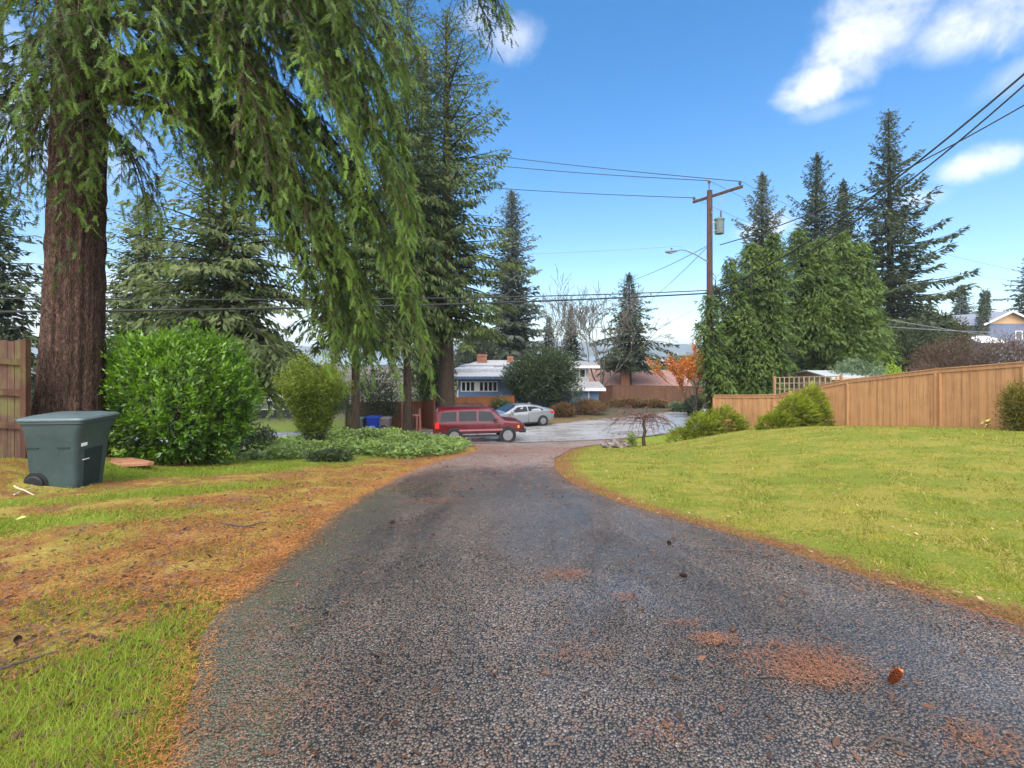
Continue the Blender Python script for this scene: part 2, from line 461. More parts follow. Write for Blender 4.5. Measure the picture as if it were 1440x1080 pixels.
def m_drive():
    m, w = new_mat('wet chip asphalt')
    pos = w.n('ShaderNodeNewGeometry').outputs['Position']
    wp = w.n('ShaderNodeVectorMath', dict(operation='MULTIPLY_ADD'))
    nzc = w.n('ShaderNodeTexNoise', Vector=pos, Scale=30.0, Detail=2.0)
    w.t.links.new(nzc.outputs['Color'], wp.inputs[0]); wp.inputs[1].default_value = (0.012,) * 3
    w.t.links.new(pos, wp.inputs[2])
    v1 = w.n('ShaderNodeTexVoronoi', dict(feature='F1'), Vector=wp.outputs[0], Scale=78.0)
    v2 = w.n('ShaderNodeTexVoronoi', dict(feature='F1'), Vector=wp.outputs[0], Scale=170.0)
    sep = w.n('ShaderNodeSeparateColor', Color=v1.outputs['Color']); sep2 = w.n('ShaderNodeSeparateColor', Color=v2.outputs['Color'])
    n1 = noise(w, pos, 0.8, 5.0, 0.6, 0.6); n2 = noise(w, pos, 5.0, 5.0, 0.65); n3 = noise(w, pos, 40.0, 3.0)
    stone = w.mix(sep.outputs[0], (0.031, 0.023, 0.017), (0.165, 0.122, 0.094))
    stone = w.mix(w.ramp(sep.outputs[1], 0.92, 0.95), stone, (0.21, 0.185, 0.165))
    stone = w.mix(w.ramp(sep.outputs[2], 0.88, 0.92), stone, (0.15, 0.085, 0.05))
    fine = w.mix(sep2.outputs[0], (0.025, 0.018, 0.013), (0.145, 0.106, 0.082))
    c = w.mix(w.ramp(n3, 0.45, 0.6, 0.0, 0.8), stone, fine)
    gap = w.ramp(v1.outputs['Distance'], 0.42, 0.68)
    c = w.mix(gap, c, (0.010, 0.008, 0.007))
    worn = w.ramp(noise(w, scaled(w, pos, (1.0, 0.45, 1)), 0.9, 5.0, 0.6, 0.8), 0.34, 0.66, 0.62, 1.45)
    sc_ = w.n('ShaderNodeVectorMath', dict(operation='SCALE')); w.put(sc_.inputs[0], c); w.put(sc_.inputs[3], worn); c = sc_.outputs[0]
    moss = w.n('ShaderNodeAttribute', dict(attribute_name='moss')).outputs['Fac']
    mm = w.ramp(w.math('ADD', moss, w.math('MULTIPLY', w.math('SUBTRACT', n2, 0.5), 1.2)), 0.35, 0.9, 0.0, 0.75)
    c = w.mix(mm, c, w.mix(n3, (0.030, 0.034, 0.016), (0.085, 0.085, 0.04)))
    dust = w.n('ShaderNodeAttribute', dict(attribute_name='dust')).outputs['Fac']
    dm = w.ramp(w.math('ADD', dust, w.math('MULTIPLY', w.math('SUBTRACT', n2, 0.5), 1.3)), 0.4, 1.0, 0.0, 0.7)
    c = w.mix(dm, c, w.mix(n3, (0.20, 0.135, 0.11), (0.50, 0.37, 0.32)))
    wet = w.ramp(w.math('ADD', n1, w.math('MULTIPLY', w.math('SUBTRACT', n2, 0.5), 0.4)), 0.42, 0.62)
    rgh = w.math('ADD', w.math('SUBTRACT', 0.44, w.math('MULTIPLY', wet, 0.26)), w.math('MULTIPLY', sep.outputs[0], 0.12))
    hgt = w.math('SUBTRACT', w.math('MULTIPLY', sep.outputs[1], 0.7), v1.outputs['Distance'])
    hgt = w.math('ADD', hgt, w.math('MULTIPLY', sep2.outputs[1], 0.35))
    nrm = bump(w, hgt, w.math('SUBTRACT', 0.85, w.math('MULTIPLY', wet, 0.38)), 0.016)
    film = w.math('MULTIPLY', w.ramp(w.math('ADD', noise(w, scaled(w, pos, (1.0, 0.5, 1)), 0.55, 4.0, 0.6, 0.6), w.math('MULTIPLY', w.math('SUBTRACT', n2, 0.5), 0.35)), 0.40, 0.62), 0.75)
    finish(w, c, rgh, 0.6, 0.0, nrm, Coat_Weight=film, Coat_Roughness=0.22, Coat_Normal=bump(w, hgt, 0.22, 0.010))
    return m

def m_road():
    m, w = new_mat('wet street asphalt')
    pos = w.n('ShaderNodeNewGeometry').outputs['Position']
    n1 = noise(w, scaled(w, pos, (0.6, 1.6, 1)), 0.7, 5.0, 0.6, 0.5); n2 = noise(w, pos, 8.0, 4.0); n3 = noise(w, pos, 70.0, 3.0)
    c = w.mix(w.math('ADD', w.math('MULTIPLY', n2, 0.5), w.math('MULTIPLY', n3, 0.5)), (0.20, 0.195, 0.195), (0.34, 0.33, 0.33))
    lit = w.n('ShaderNodeAttribute', dict(attribute_name='verge')).outputs['Fac']
    lm = w.ramp(w.math('ADD', lit, w.math('MULTIPLY', w.math('SUBTRACT', n2, 0.5), 1.2)), 0.45, 0.8)
    c = w.mix(lm, c, (0.17, 0.10, 0.07))
    wet = w.ramp(n1, 0.42, 0.6)
    finish(w, c, w.math('SUBTRACT', 0.42, w.math('MULTIPLY', wet, 0.3)), 0.7, 0.0, bump(w, n3, 0.06, 0.004))
    return m

# the ground: one sheet, fine near the camera, running out to the far shore
def build_ground():
    def axis(a, b, step, far_lo, far_hi):
        mid = np.arange(a, b + 1e-6, step)
        hi = [b]; s = step
        while hi[-1] < far_hi: s *= 1.22; hi.append(hi[-1] + s)
        lo = [a]; s = step
        while lo[-1] > far_lo: s *= 1.22; lo.append(lo[-1] - s)
        return np.clip(np.concatenate([lo[:0:-1], mid, hi[1:]]), far_lo, far_hi)
    xs = axis(-11, 6, 0.17, -2600, 2600); ys = axis(-3, 25, 0.17, -60, 3300)
    X, Y = np.meshgrid(xs, ys, indexing='ij'); nx, ny = X.shape
    X = X.ravel(); Y = Y.ravel()
    Z = h(X, Y)
    near = (Y < 26) & (X < 0) & (X > -12)
    Z = Z + near * 0.012 * (np.sin(X * 5.1 + Y * 2.3) + np.sin(X * 2.7 - Y * 6.1)) * sst((edge_x(DLl, Y) - X) / 0.5)
    ex = edge_x(DLl, np.clip(Y, -3, 23))
    d = ex - X                                   # distance left of the driveway edge
    g = np.zeros_like(X)
    def blob(cx, cy, sx, sy, a, ang=0.0):
        c, s = math.cos(ang), math.sin(ang)
        p = (X - cx) * c + (Y - cy) * s; q = -(X - cx) * s + (Y - cy) * c
        return a * np.exp(-(p / sx) ** 2 - (q / sy) ** 2)
    g += blob(*G(60, 735), 1.7, 0.36, 1.0, 0.35) + blob(*G(260, 690), 1.5, 0.36, 1.0, 0.5) + blob(*G(400, 655), 1.6, 0.8, 0.9, 0.7)
    g += blob(*G(170, 960), 0.75, 0.30, 1.0, 0.55) + blob(*G(80, 1040), 0.9, 0.4, 1.0, 0.5) + blob(*G(290, 880), 0.55, 0.22, 0.75, 0.6)
    g += blob(*G(470, 770), 0.5, 0.2, 0.25, 0.8) + blob(*G(250, 665), 1.6, 0.5, 0.75, 0.3)
    g += np.where((Y > 10) & (d > 1.6 + 0.12 * (Y - 10)), 0.8, 0.0)
    g += np.where((X < -6.0) & (Y < 12) & (Y > 5), 0.35, 0.0)
    g += np.where((X > 6) & (Y < 28), 0.8, 0)
    far = sst((Y - 27) / 12.0)
    i, j = np.meshgrid(np.arange(nx - 1), np.arange(ny - 1), indexing='ij')
    a = (i * ny + j).ravel()
    Q = np.stack([a, a + ny, a + ny + 1, a + 1], 1)
    o = np_mesh('ground', np.stack([X, Y, Z], 1), Q, m_ground(), None, smooth=True, attrs=dict(green=np.clip(g, 0, 1), far=far))
    tag(o, kind='structure')
build_ground()

def drive_attr(X, Y):
    dl = X - edge_x(DLl, np.clip(Y, -3, 23)); dr = edge_x(DRl, np.clip(Y, -3, 23)) - X
    moss = np.clip(1 - dl / 1.1, 0, 1) * (Y < 7) + np.clip(1 - dr / 0.6, 0, 1) * 0.6
    dust = sst((Y - 6.0) / 5) * 0.95 + np.clip(1 - dl / 0.4, 0, 1) * 0.5
    return dict(moss=np.clip(moss, 0, 1), dust=np.clip(dust, 0, 1))
tag(strip('driveway', DLl, DRl, m_drive(), 0.030, 40, drive_attr), kind='structure')

FENCE = [(9.45, 22.6), (10.1, 21.6), (11.15, 20.3), (12.45, 17.9), (13.5, 15.3), (14.1, 13.3), (15.2, 10.2), (16.2, 7.0)]
FTOP = [-0.46, -0.38, -0.24, 0.54, 1.03, 1.29, 1.5, 1.7]
LWN_R = [(17.5, -3.5), (17.2, 2.0), (16.3, 7.0), (15.3, 10.2), (14.2, 13.3), (13.6, 15.3), (12.5, 18.0), (11.2, 20.4), (10.2, 21.7), (9.3, 24.0), (7.6, 25.6)]
LW_L = smooth_line(DR[:-1] + [(4.0, 24.0), (6.0, 25.4)], NS, 0.05, 2); LW_L[:, 0] += 0.02
LW_R = smooth_line(LWN_R, NS)
def lawn_attr(X, Y):
    d = X - edge_x(LW_L, np.clip(Y, -3, 24))
    return dict(edge=np.clip(1.0 - d / np.interp(Y, [0, 4, 10], [0.6, 0.65, 0.9]), 0, 1))
tag(strip('lawn', LW_L, LW_R, m_lawn(), 0.018, 90, lawn_attr), kind='structure')

RN = smooth_line([(-60, 20.0), (-30, 21.6), (-12, 23.0), (-0.7, 24.3), (6.2, 26.4), (10.4, 29.4), (17, 34.0), (30, 41), (60, 54)], 160)
RF = smooth_line([(-60, 28), (-30, 28.6), (-12, 29.2), (0.9, 31.6), (7.4, 36.0), (15.5, 41.5), (24, 47), (40, 55), (64, 66)], 160)
def road_attr(X, Y):
    n = len(X) // 160; t = np.tile(np.linspace(0, 1, n), 160)
    return dict(verge=np.clip(np.maximum(1 - t / 0.10, 1 - (1 - t) / 0.16), 0, 1))
tag(strip('road', RN, RF, m_road(), 0.045, 30, road_attr), kind='structure')

# far water and the wooded ridge beyond it
def far_setting():
    m, w = new_mat('grey sound water')
    pos = w.n('ShaderNodeNewGeometry').outputs['Position']
    finish(w, (0.05, 0.07, 0.08), 0.15, 0.5, 0.0, bump(w, noise(w, pos, 0.2, 3.0), 0.15, 0.5))
    V = [(-2500, 470, -11.5), (2500, 470, -11.5), (2500, 1700, -11.5), (-2500, 1700, -11.5)]
    o = np_mesh('water', V, [(0, 1, 2, 3)], m); tag(o, kind='structure')
    r = rng(5); n = 900
    x = np.linspace(-2400, 2400, n)
    top = 27 + 7 * np.sin(x * 0.0042 + 1) + 4 * np.sin(x * 0.011) + r.normal(0, 1.1, n)
    rows = []
    for k, (yy, f) in enumerate([(1480, -0.0), (1500, 0.3), (1560, 0.62), (1640, 0.86), (1720, 1.0), (1900, 0.9), (2100, 0.0)]):
        rows.append(np.stack([x, np.full(n, yy) + r.normal(0, 6, n), -12.5 + (top + 12.5) * f + (r.normal(0, 1.5, n) if 0 < f else 0)], 1))
    V = np.concatenate(rows); R = len(rows)
    i, j = np.meshgrid(np.arange(R - 1), np.arange(n - 1), indexing='ij'); a = (i * n + j).ravel()
    o = np_mesh('hills', V, np.stack([a, a + 1, a + n + 1, a + n], 1), plain('far wooded hillside', (0.045, 0.06, 0.04), 0.9, 0.5, 0.02, world_space=True))
    tag(o, kind='structure')
far_setting()
# ------------------------------------------------------------------ vegetation builders
def np_tubes(lines, radii, n=4):
    """many tapering tubes as one set of quads"""
    VV = []; QQ = []; o = 0
    ang = np.arange(n) * 2 * math.pi / n
    for p, r in zip(lines, radii):
        p = np.asarray(p, float); k = len(p)
        r = np.broadcast_to(np.asarray(r, float), (k,)) if np.ndim(r) else np.full(k, r)
        t = unit(np.gradient(p, axis=0))
        ref = np.where(np.abs(t[:, 2:3]) > 0.9, np.array([[1.0, 0, 0]]), np.array([[0, 0, 1.0]]))
        a = unit(np.cross(t, ref)); b = np.cross(t, a)
        ring = p[:, None, :] + (a[:, None, :] * np.cos(ang)[None, :, None] + b[:, None, :] * np.sin(ang)[None, :, None]) * r[:, None, None]
        VV.append(ring.reshape(-1, 3))
        i, j = np.meshgrid(np.arange(k - 1), np.arange(n), indexing='ij')
        q = np.stack([i * n + j, i * n + (j + 1) % n, (i + 1) * n + (j + 1) % n, (i + 1) * n + j], -1).reshape(-1, 4)
        QQ.append(q + o); o += k * n
    return np.concatenate(VV), np.concatenate(QQ)

def m_bark(name, lo, hi, sc=1.0, moss=0.0):
    if name in _cache: return _cache[name]
    m, w = new_mat(name)
    tc = w.n('ShaderNodeTexCoord').outputs['Object']
    st = scaled(w, tc, (sc, sc, sc * 0.10))
    a = noise(w, st, 14.0, 6.0, 0.7, 0.8); b = noise(w, tc, 3.0 * sc, 4.0); f = noise(w, scaled(w, tc, (sc, sc, sc * 0.35)), 50.0, 4.0, 0.7)
    wv = w.n('ShaderNodeVectorMath', dict(operation='MULTIPLY_ADD')); nc = w.n('ShaderNodeTexNoise', Vector=tc, Scale=7.0 * sc, Detail=4.0); w.t.links.new(nc.outputs['Color'], wv.inputs[0]); wv.inputs[1].default_value = (0.22, 0.22, 0.10); w.t.links.new(st, wv.inputs[2])
    vz = w.n('ShaderNodeTexVoronoi', dict(feature='DISTANCE_TO_EDGE'), Vector=wv.outputs[0], Scale=15.0).outputs['Distance']
    t = w.math('ADD', w.math('MULTIPLY', w.ramp(a, 0.32, 0.68), 0.6), w.math('MULTIPLY', w.ramp(f, 0.3, 0.7), 0.4))
    c = w.mix(t, lo, hi)
    c = w.mix(w.ramp(w.math('SUBTRACT', f, w.math('MULTIPLY', b, 0.2)), 0.5, 0.58, 0.0, 0.5), c, tuple(min(1, x * 1.9 + 0.03) for x in hi))
    c = w.mix(w.ramp(vz, 0.0, 0.12, 0.55, 0.0), c, tuple(x * 0.45 for x in lo))
    if moss: c = w.mix(w.ramp(b, 0.52, 0.66, 0.0, moss), c, (0.07, 0.085, 0.03))
    hh = w.math('ADD', w.math('MULTIPLY', a, 0.7), w.math('ADD', w.math('MULTIPLY', f, 0.25), w.math('MULTIPLY', w.ramp(vz, 0.0, 0.2), 0.25)))
    finish(w, c, 0.9, 0.15, 0.0, bump(w, hh, 1.0, 0.11 / sc))
    _cache[name] = m
    return m

def trunk_mesh(name, H, r0, r1, mat, parent, n=14, seg=18, flare=0.35, wob=0.05, lean=(0, 0), seed=0, ridge=0.03, sink=0.4):
    r = rng(seed)
    t = np.linspace(0, 1, seg); z = -sink + t * (H + sink)
    rr = r1 + (r0 - r1) * (1 - t) ** 0.9 + r0 * flare * np.exp(-(z + 0.1).clip(0) / (r0 * 1.6))
    ang = np.linspace(0, 2 * math.pi, n, endpoint=False)
    lob = 1 + (0.09 * np.sin(ang * 5 + r.uniform(0, 6)) + 0.06 * np.sin(ang * 3 + r.uniform(0, 6)))[None, :] * np.exp(-(z.clip(0)) / (r0 * 3))[:, None]
    rg = 1 + ridge * r.normal(0, 1, (1, n)) + ridge * 0.6 * r.normal(0, 1, (seg, n))
    cx = lean[0] * t + wob * np.sin(t * 5 + r.uniform(0, 6)) * t; cy = lean[1] * t + wob * np.cos(t * 4 + r.uniform(0, 6)) * t
    R = rr[:, None] * lob * rg
    V = np.stack([cx[:, None] + R * np.cos(ang), cy[:, None] + R * np.sin(ang), np.repeat(z[:, None], n, 1)], -1).reshape(-1, 3)
    i, j = np.meshgrid(np.arange(seg - 1), np.arange(n), indexing='ij')
    Q = np.stack([i * n + j, i * n + (j + 1) % n, (i + 1) * n + (j + 1) % n, (i + 1) * n + j], -1).reshape(-1, 4)
    return np_mesh(name, V, Q, mat, parent, smooth=True)

def twigs(L, P, D, ln, k, nl, nw, r, rb, wfac=1.0):
    """feathery twigs: a stem leaf and k pairs of side leaves each"""
    n = len(P)
    S = unit(np.cross(D, r.normal(0, 0.35, (n, 3)) + np.array([0, 0, 1.0]) + 0.6 * r.normal(0, 1, (n, 3))))
    N = unit(np.cross(S, D))
    V, _ = rhombs(P, D, ln, np.full(n, nw * 1.4 * wfac), N); L.add(V, rb)
    for j in range(k):
        f = (j + 0.4) / k
        for sg in (-1, 1):
            d = unit(D * 0.8 + sg * S * 0.62 + r.normal(0, 0.16, (n, 3)))
            V, _ = rhombs(P + D * (ln * f)[:, None], d, nl * r.uniform(0.75, 1.25, n) * (1.15 - 0.5 * f), np.full(n, nw) * r.uniform(0.8, 1.2, n), N + r.normal(0, 0.3, (n, 3)))
            L.add(V, np.clip(rb + r.normal(0, 0.07, n), 0, 1))

def conifer(name, label, x, y, H, R, mat, bark, crown0=2.0, nb=120, tr=0.3, seed=1, droop=0.35, up=0.1, card=(0.42, 0.13), step=0.3, per=4, shape=0.85,
            group=None, hang=0.35, lean=(0, 0), irr=0.35, cat='tree', zb=None, tipup=0.0, azf=None, ex=(1.0, 1.0)):
    r = rng(seed)
    z0 = h1(x, y) if zb is None else zb
    bark = BARK_DARK if y > 41 else bark
    t = thing(name, label, cat, (x, y, z0), 0, group)
    trunk_mesh('trunk', H * 1.0, tr, tr * 0.12, bark, t, n=10, seg=12, seed=seed, lean=lean, wob=0.0)
    L = Leaves(); lines = []; radii = []
    for i in range(nb):
        f = (i + r.uniform(0, 1)) / nb
        f = f ** 1.12
        zb_ = crown0 + (H - crown0) * f
        rr = R * (1 - f) ** shape * (1 - irr + irr * 1.5 * r.uniform(0, 1)) + 0.25 * (1 - 0.6 * f)
        rr *= 1 - 0.35 * max(0, 1 - f / 0.12)
        rr *= 0.62 + 0.5 * abs(math.sin(i * 2.39996 * 1.5 + seed + zb_ * 2.1 / (1 + 0.05 * H))) * (1 + 0.3 * math.sin(zb_ * 1.7 + seed))
        a = i * 2.39996 + r.uniform(-0.5, 0.5)
        if azf is not None: rr *= azf(a)
        d = np.array([math.cos(a) * ex[0], math.sin(a) * ex[1], 0.0])
        q = np.array([-d[1], d[0], 0.0])
        u0 = up + 0.7 * f * f; dr = droop * (1 - 0.8 * f) * r.uniform(0.7, 1.3)
        n = max(4, int(rr / step))
        s = np.linspace(0.12, 1, n)
        c = np.array([lean[0] * zb_ / H, lean[1] * zb_ / H, zb_])
        P = c + d * (rr * s)[:, None]; P[:, 2] += rr * (u0 * s - dr * s ** 2 + tipup * s ** 4)
        P[:, :2] += q[:2] * (r.normal(0, 0.05) * rr * s ** 2)[:, None]
        lines.append(np.concatenate([[c], P])); radii.append(np.linspace(max(0.012, 0.014 * rr + 0.01), 0.006, n + 1))
        T = unit(np.gradient(P, axis=0))
        for j in range(per):
            sg = -1 if j % 2 else 1
            w_ = (0.35 + 0.95 * np.sin(np.pi * np.clip(s, 0, 1) ** 0.75) + 0.25) * 0.55
            off = r.uniform(0, 0.9, n) * w_ * rr * 0.28 * sg
            pp = P + q * off[:, None] + T * r.normal(0, step * 0.5, (n, 1)); pp[:, 2] -= np.abs(off) * 0.25 + r.uniform(0, hang * 0.4, n)
            D = unit(T * r.uniform(0.25, 1.0, (n, 1)) + q * sg * r.uniform(0.2, 1.0, (n, 1)) + np.array([0, 0, -1.0]) * r.uniform(0, hang * 2.2, (n, 1)) + r.normal(0, 0.2, (n, 3)))
            tp = 1 - 0.62 * f ** 2; ln = tp * card[0] * r.uniform(0.6, 1.4, n); wd = tp * card[1] * r.uniform(0.6, 1.4, n)
            V, _ = rhombs(pp, D, ln, wd, unit(r.normal(0, 0.6, (n, 3)) + np.array([0, -0.3, 0.8])))
            L.add(V, np.clip(0.25 + 0.35 * s + r.normal(0, 0.2, n), 0, 1))
    # short shoots close to the trunk
    n = int(nb * 13); zz = crown0 + (H - crown0) * r.uniform(0, 1, n) ** 1.1; f = (zz - crown0) / (H - crown0); a = r.uniform(0, 6.283, n); q = R * (1 - f) ** shape * r.uniform(0.03, 0.42, n) + 0.08
    P = np.stack([np.cos(a) * q + lean[0] * zz / H, np.sin(a) * q + lean[1] * zz / H, zz], 1)
    V, _ = rhombs(P, unit(np.stack([np.cos(a), np.sin(a), r.normal(-0.3, 0.5, n)], 1)), (1 - 0.7 * f ** 2) * card[0] * r.uniform(0.7, 1.5, n), (1 - 0.6 * f ** 2) * card[1] * r.uniform(0.8, 1.7, n), r.normal(0, 1, (n, 3)))
    L.add(V, np.clip(r.normal(0.22, 0.15, n), 0, 1))
    # leader
    n = 16; zz = np.linspace(H * 0.93, H + 0.2, n)
    P = np.stack([np.full(n, lean[0]) * zz / H, np.full(n, lean[1]) * zz / H, zz], 1)
    for k in range(3):
        V, _ = rhombs(P, unit(r.normal(0, 0.6, (n, 3)) + np.array([0, 0, 0.8])), np.linspace(card[0] * 1.1, card[0] * 0.35, n), np.full(n, card[1] * 0.7), r.normal(0, 1, (n, 3)))
        L.add(V, r.uniform(0.2, 0.7, n))
    V, Q = np_tubes(lines, radii, 3)
    np_mesh('limbs', V, Q, BARK_DARK, t)
    L.build('crown', mat, t)
    return t

def shrub(name, label, x, y, rx, ry, rz, mat, n=4000, leaf=(0.09, 0.04), seed=1, lobes=9, up=0.5, cat='bush', group=None, z0=None, base=0.0, stems=10, stem_mat=None,
          rough=0.18, shell=0.35, wispy=0.0, flat=0.0, tipshoot=0.0):
    """leafy shrub: leaves in the outer shell of several lobes, with woody stems inside; rz is half the height"""
    r = rng(seed)
    zz = h1(x, y) if z0 is None else z0
    t = thing(name, label, cat, (x, y, zz), 0, group)
    cz = base + rz
    C = [(0, 0, 0, 0.80)]
    for i in range(lobes):
        d = unit(r.normal(0, 1, 3)); k = r.uniform(0.35, 0.62)
        C.append((d[0] * 0.55, d[1] * 0.55, d[2] * 0.55, k))
    C = np.array(C); wgt = C[:, 3] ** 2; wgt /= wgt.sum()
    idx = r.choice(len(C), n, p=wgt)
    d = unit(r.normal(0, 1, (n, 3)))
    # clumpy shell: leaves gather into sprigs
    ns = max(12, n // 22); sd_ = unit(r.normal(0, 1, (ns, 3))); si = r.integers(0, ns, n); 
    d = unit(d * 0.55 + sd_[si] * 0.6)
    rad_ = (1 - shell * r.uniform(0, 1, n) ** 1.6) * (1 + rough * r.normal(0, 1, ns)[si]) + wispy * np.abs(r.normal(0, 1, n))
    P = (C[idx, :3] + d * C[idx, 3:4] * rad_[:, None]) * np.array([rx, ry, rz]) + np.array([0, 0, cz])
    ok = P[:, 2] > 0.02
    P = P[ok]; d = d[ok]; n = len(P)
    D = unit(d * 0.8 + np.array([0, 0, up]) + r.normal(0, 0.45, (n, 3)) * np.array([1, 1, 1 - flat]))
    L = Leaves()
    V, _ = rhombs(P, D, leaf[0] * r.uniform(0.65, 1.35, n), leaf[1] * r.uniform(0.7, 1.3, n), unit(r.normal(0, 0.55, (n, 3)) + np.array([0, -0.35, 0.8])), 0.5, 0.08)
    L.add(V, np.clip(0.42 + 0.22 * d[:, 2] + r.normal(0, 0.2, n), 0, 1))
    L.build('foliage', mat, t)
    if stems:
        ls = []; rs = []
        for i in range(stems):
            a = r.uniform(0, 6.28); e = unit(np.array([math.cos(a) * 0.8, math.sin(a) * 0.8, r.uniform(0.3, 1.0)])) * np.array([rx, ry, rz * 1.4]) * 0.75
            s = np.linspace(0, 1, 5)[:, None]
            p = np.array([math.cos(a), math.sin(a), 0]) * 0.12 * rx + e * s + np.array([0, 0, -0.1 + base * 0])
            p[1:-1] += r.normal(0, 0.04 * rx, (3, 3)); ls.append(p); rs.append(np.linspace(0.02, 0.008, 5) * (1 + rx * 0.4))
        V, Q = np_tubes(ls, rs, 5)
        np_mesh('stems', V, Q, stem_mat or BARK_GREY, t)
    return t

def bare_tree(name, label, x, y, H, spread, seed, mat, trunk_r=0.15, split=0.25, depth=5, cat='tree', group=None, weep=0.0, nfirst=4, leafmat=None, nleaf=0, leaf=(0.08, 0.05), z0=None, twig=0.006, first=None):
    r = rng(seed)
    zz = h1(x, y) if z0 is None else z0
    t = thing(name, label, cat, (x, y, zz), 0, group)
    lines = []; rads = []; tips = []
    def grow(p, d, ln, rr, lev):
        k = 6; pts = [p]
        dd = d
        for i in range(k):
            g = np.array([0, 0, (0.10 if not weep else -weep * (lev / depth) * 1.2)])
            dd = unit(dd + r.normal(0, 0.10 + 0.02 * lev, 3) + g * 0.6)
            pts.append(pts[-1] + dd * ln / k)
        r1 = rr * 0.62
        lines.append(np.array(pts)); rads.append(np.linspace(rr, max(r1, twig), k + 1))
        if lev >= depth: tips.extend(pts[1:]); return
        if lev >= depth - 2: tips.extend(pts[2:])
        nb = nfirst if lev == 0 else r.integers(2, 4)
        for b in range(nb):
            i = k if b == 0 and lev else r.integers(3, k + 1)
            if lev == 0: i = k if b < nb - 1 or nb < 3 else k - 1
            ax = unit(r.normal(0, 1, 3)); side = unit(np.cross(dd, ax))
            if lev == 0:
                aa = 6.283 * b / nb + r.uniform(-0.4, 0.4); side = np.array([math.cos(aa), math.sin(aa), 0])
            an = r.uniform(0.35, 0.8) * spread * (0.6 if lev else 1.0)
            nd = unit(dd * math.cos(an) + side * math.sin(an))
            grow(pts[i], nd, ln * r.uniform(0.62, 0.85) if lev else H * r.uniform(0.3, 0.42), max(r1 * r.uniform(0.6, 0.9), twig), lev + 1)
    grow(np.array([0, 0, -0.25]), unit(np.array(first if first else [0.03, 0, 1.0])), H * split + 0.25, trunk_r, 0)
    V, Q = np_tubes(lines[:1], rads[:1], 8); np_mesh('trunk', V, Q, mat, t, smooth=True)
    V, Q = np_tubes(lines[1:], rads[1:], 4); np_mesh('branches', V, Q, mat, t)
    if leafmat is not None and nleaf:
        tp = np.array(tips); i = r.integers(0, len(tp), nleaf)
        P = tp[i] + r.normal(0, 0.07 * H * 0.3, (nleaf, 3))
        L = Leaves(); V, _ = rhombs(P, unit(r.normal(0, 1, (nleaf, 3)) + np.array([0, 0, -0.5])), leaf[0] * r.uniform(0.6, 1.4, nleaf), leaf[1] * r.uniform(0.6, 1.3, nleaf), r.normal(0, 1, (nleaf, 3)))
        L.add(V, r.uniform(0, 1, nleaf)); L.build('foliage', leafmat, t)
    return t

BARK_FIR = m_bark('furrowed red brown bark', (0.034, 0.021, 0.016), (0.18, 0.105, 0.078), 1.0, 0.15)
BARK_TREE = m_bark('brown conifer bark', (0.05, 0.035, 0.026), (0.16, 0.11, 0.08), 1.4, 0.25)
BARK_DARK = m_bark('dark conifer bark', (0.022, 0.017, 0.014), (0.07, 0.055, 0.045), 1.4, 0.2)
BARK_GREY = m_bark('grey bark', (0.06, 0.055, 0.05), (0.2, 0.18, 0.16), 2.0, 0.2)
BARK_PALE = m_bark('pale bare bark', (0.10, 0.09, 0.075), (0.28, 0.25, 0.21), 2.0, 0.0)

FIR_NEAR = leafy('fresh fir needles', (0.009, 0.020, 0.007), (0.145, 0.240, 0.030), 0.55, 0.28, 0.25, None, 0.45, 0.8)
FIR_MID = leafy('fir needles', (0.020, 0.034, 0.013), (0.125, 0.165, 0.045), 0.6, 0.25, 0.2, None, 0.4, 0.5)
FIR_OLIVE = leafy('olive fir needles', (0.030, 0.044, 0.018), (0.16, 0.195, 0.07), 0.6, 0.28, 0.2, None, 0.4, 0.5)
FIR_DARK = leafy('dark fir needles', (0.018, 0.027, 0.016), (0.085, 0.105, 0.048), 0.65, 0.2, 0.2, None, 0.3, 0.4)
FIR_FAR = leafy('blue grey fir needles', (0.035, 0.045, 0.034), (0.135, 0.155, 0.11), 0.65, 0.2, 0.2, None, 0.3, 0.3)
CEDAR = leafy('cedar sprays', (0.009, 0.023, 0.008), (0.145, 0.215, 0.042), 0.55, 0.25, 0.25, None, 0.4, 0.7)

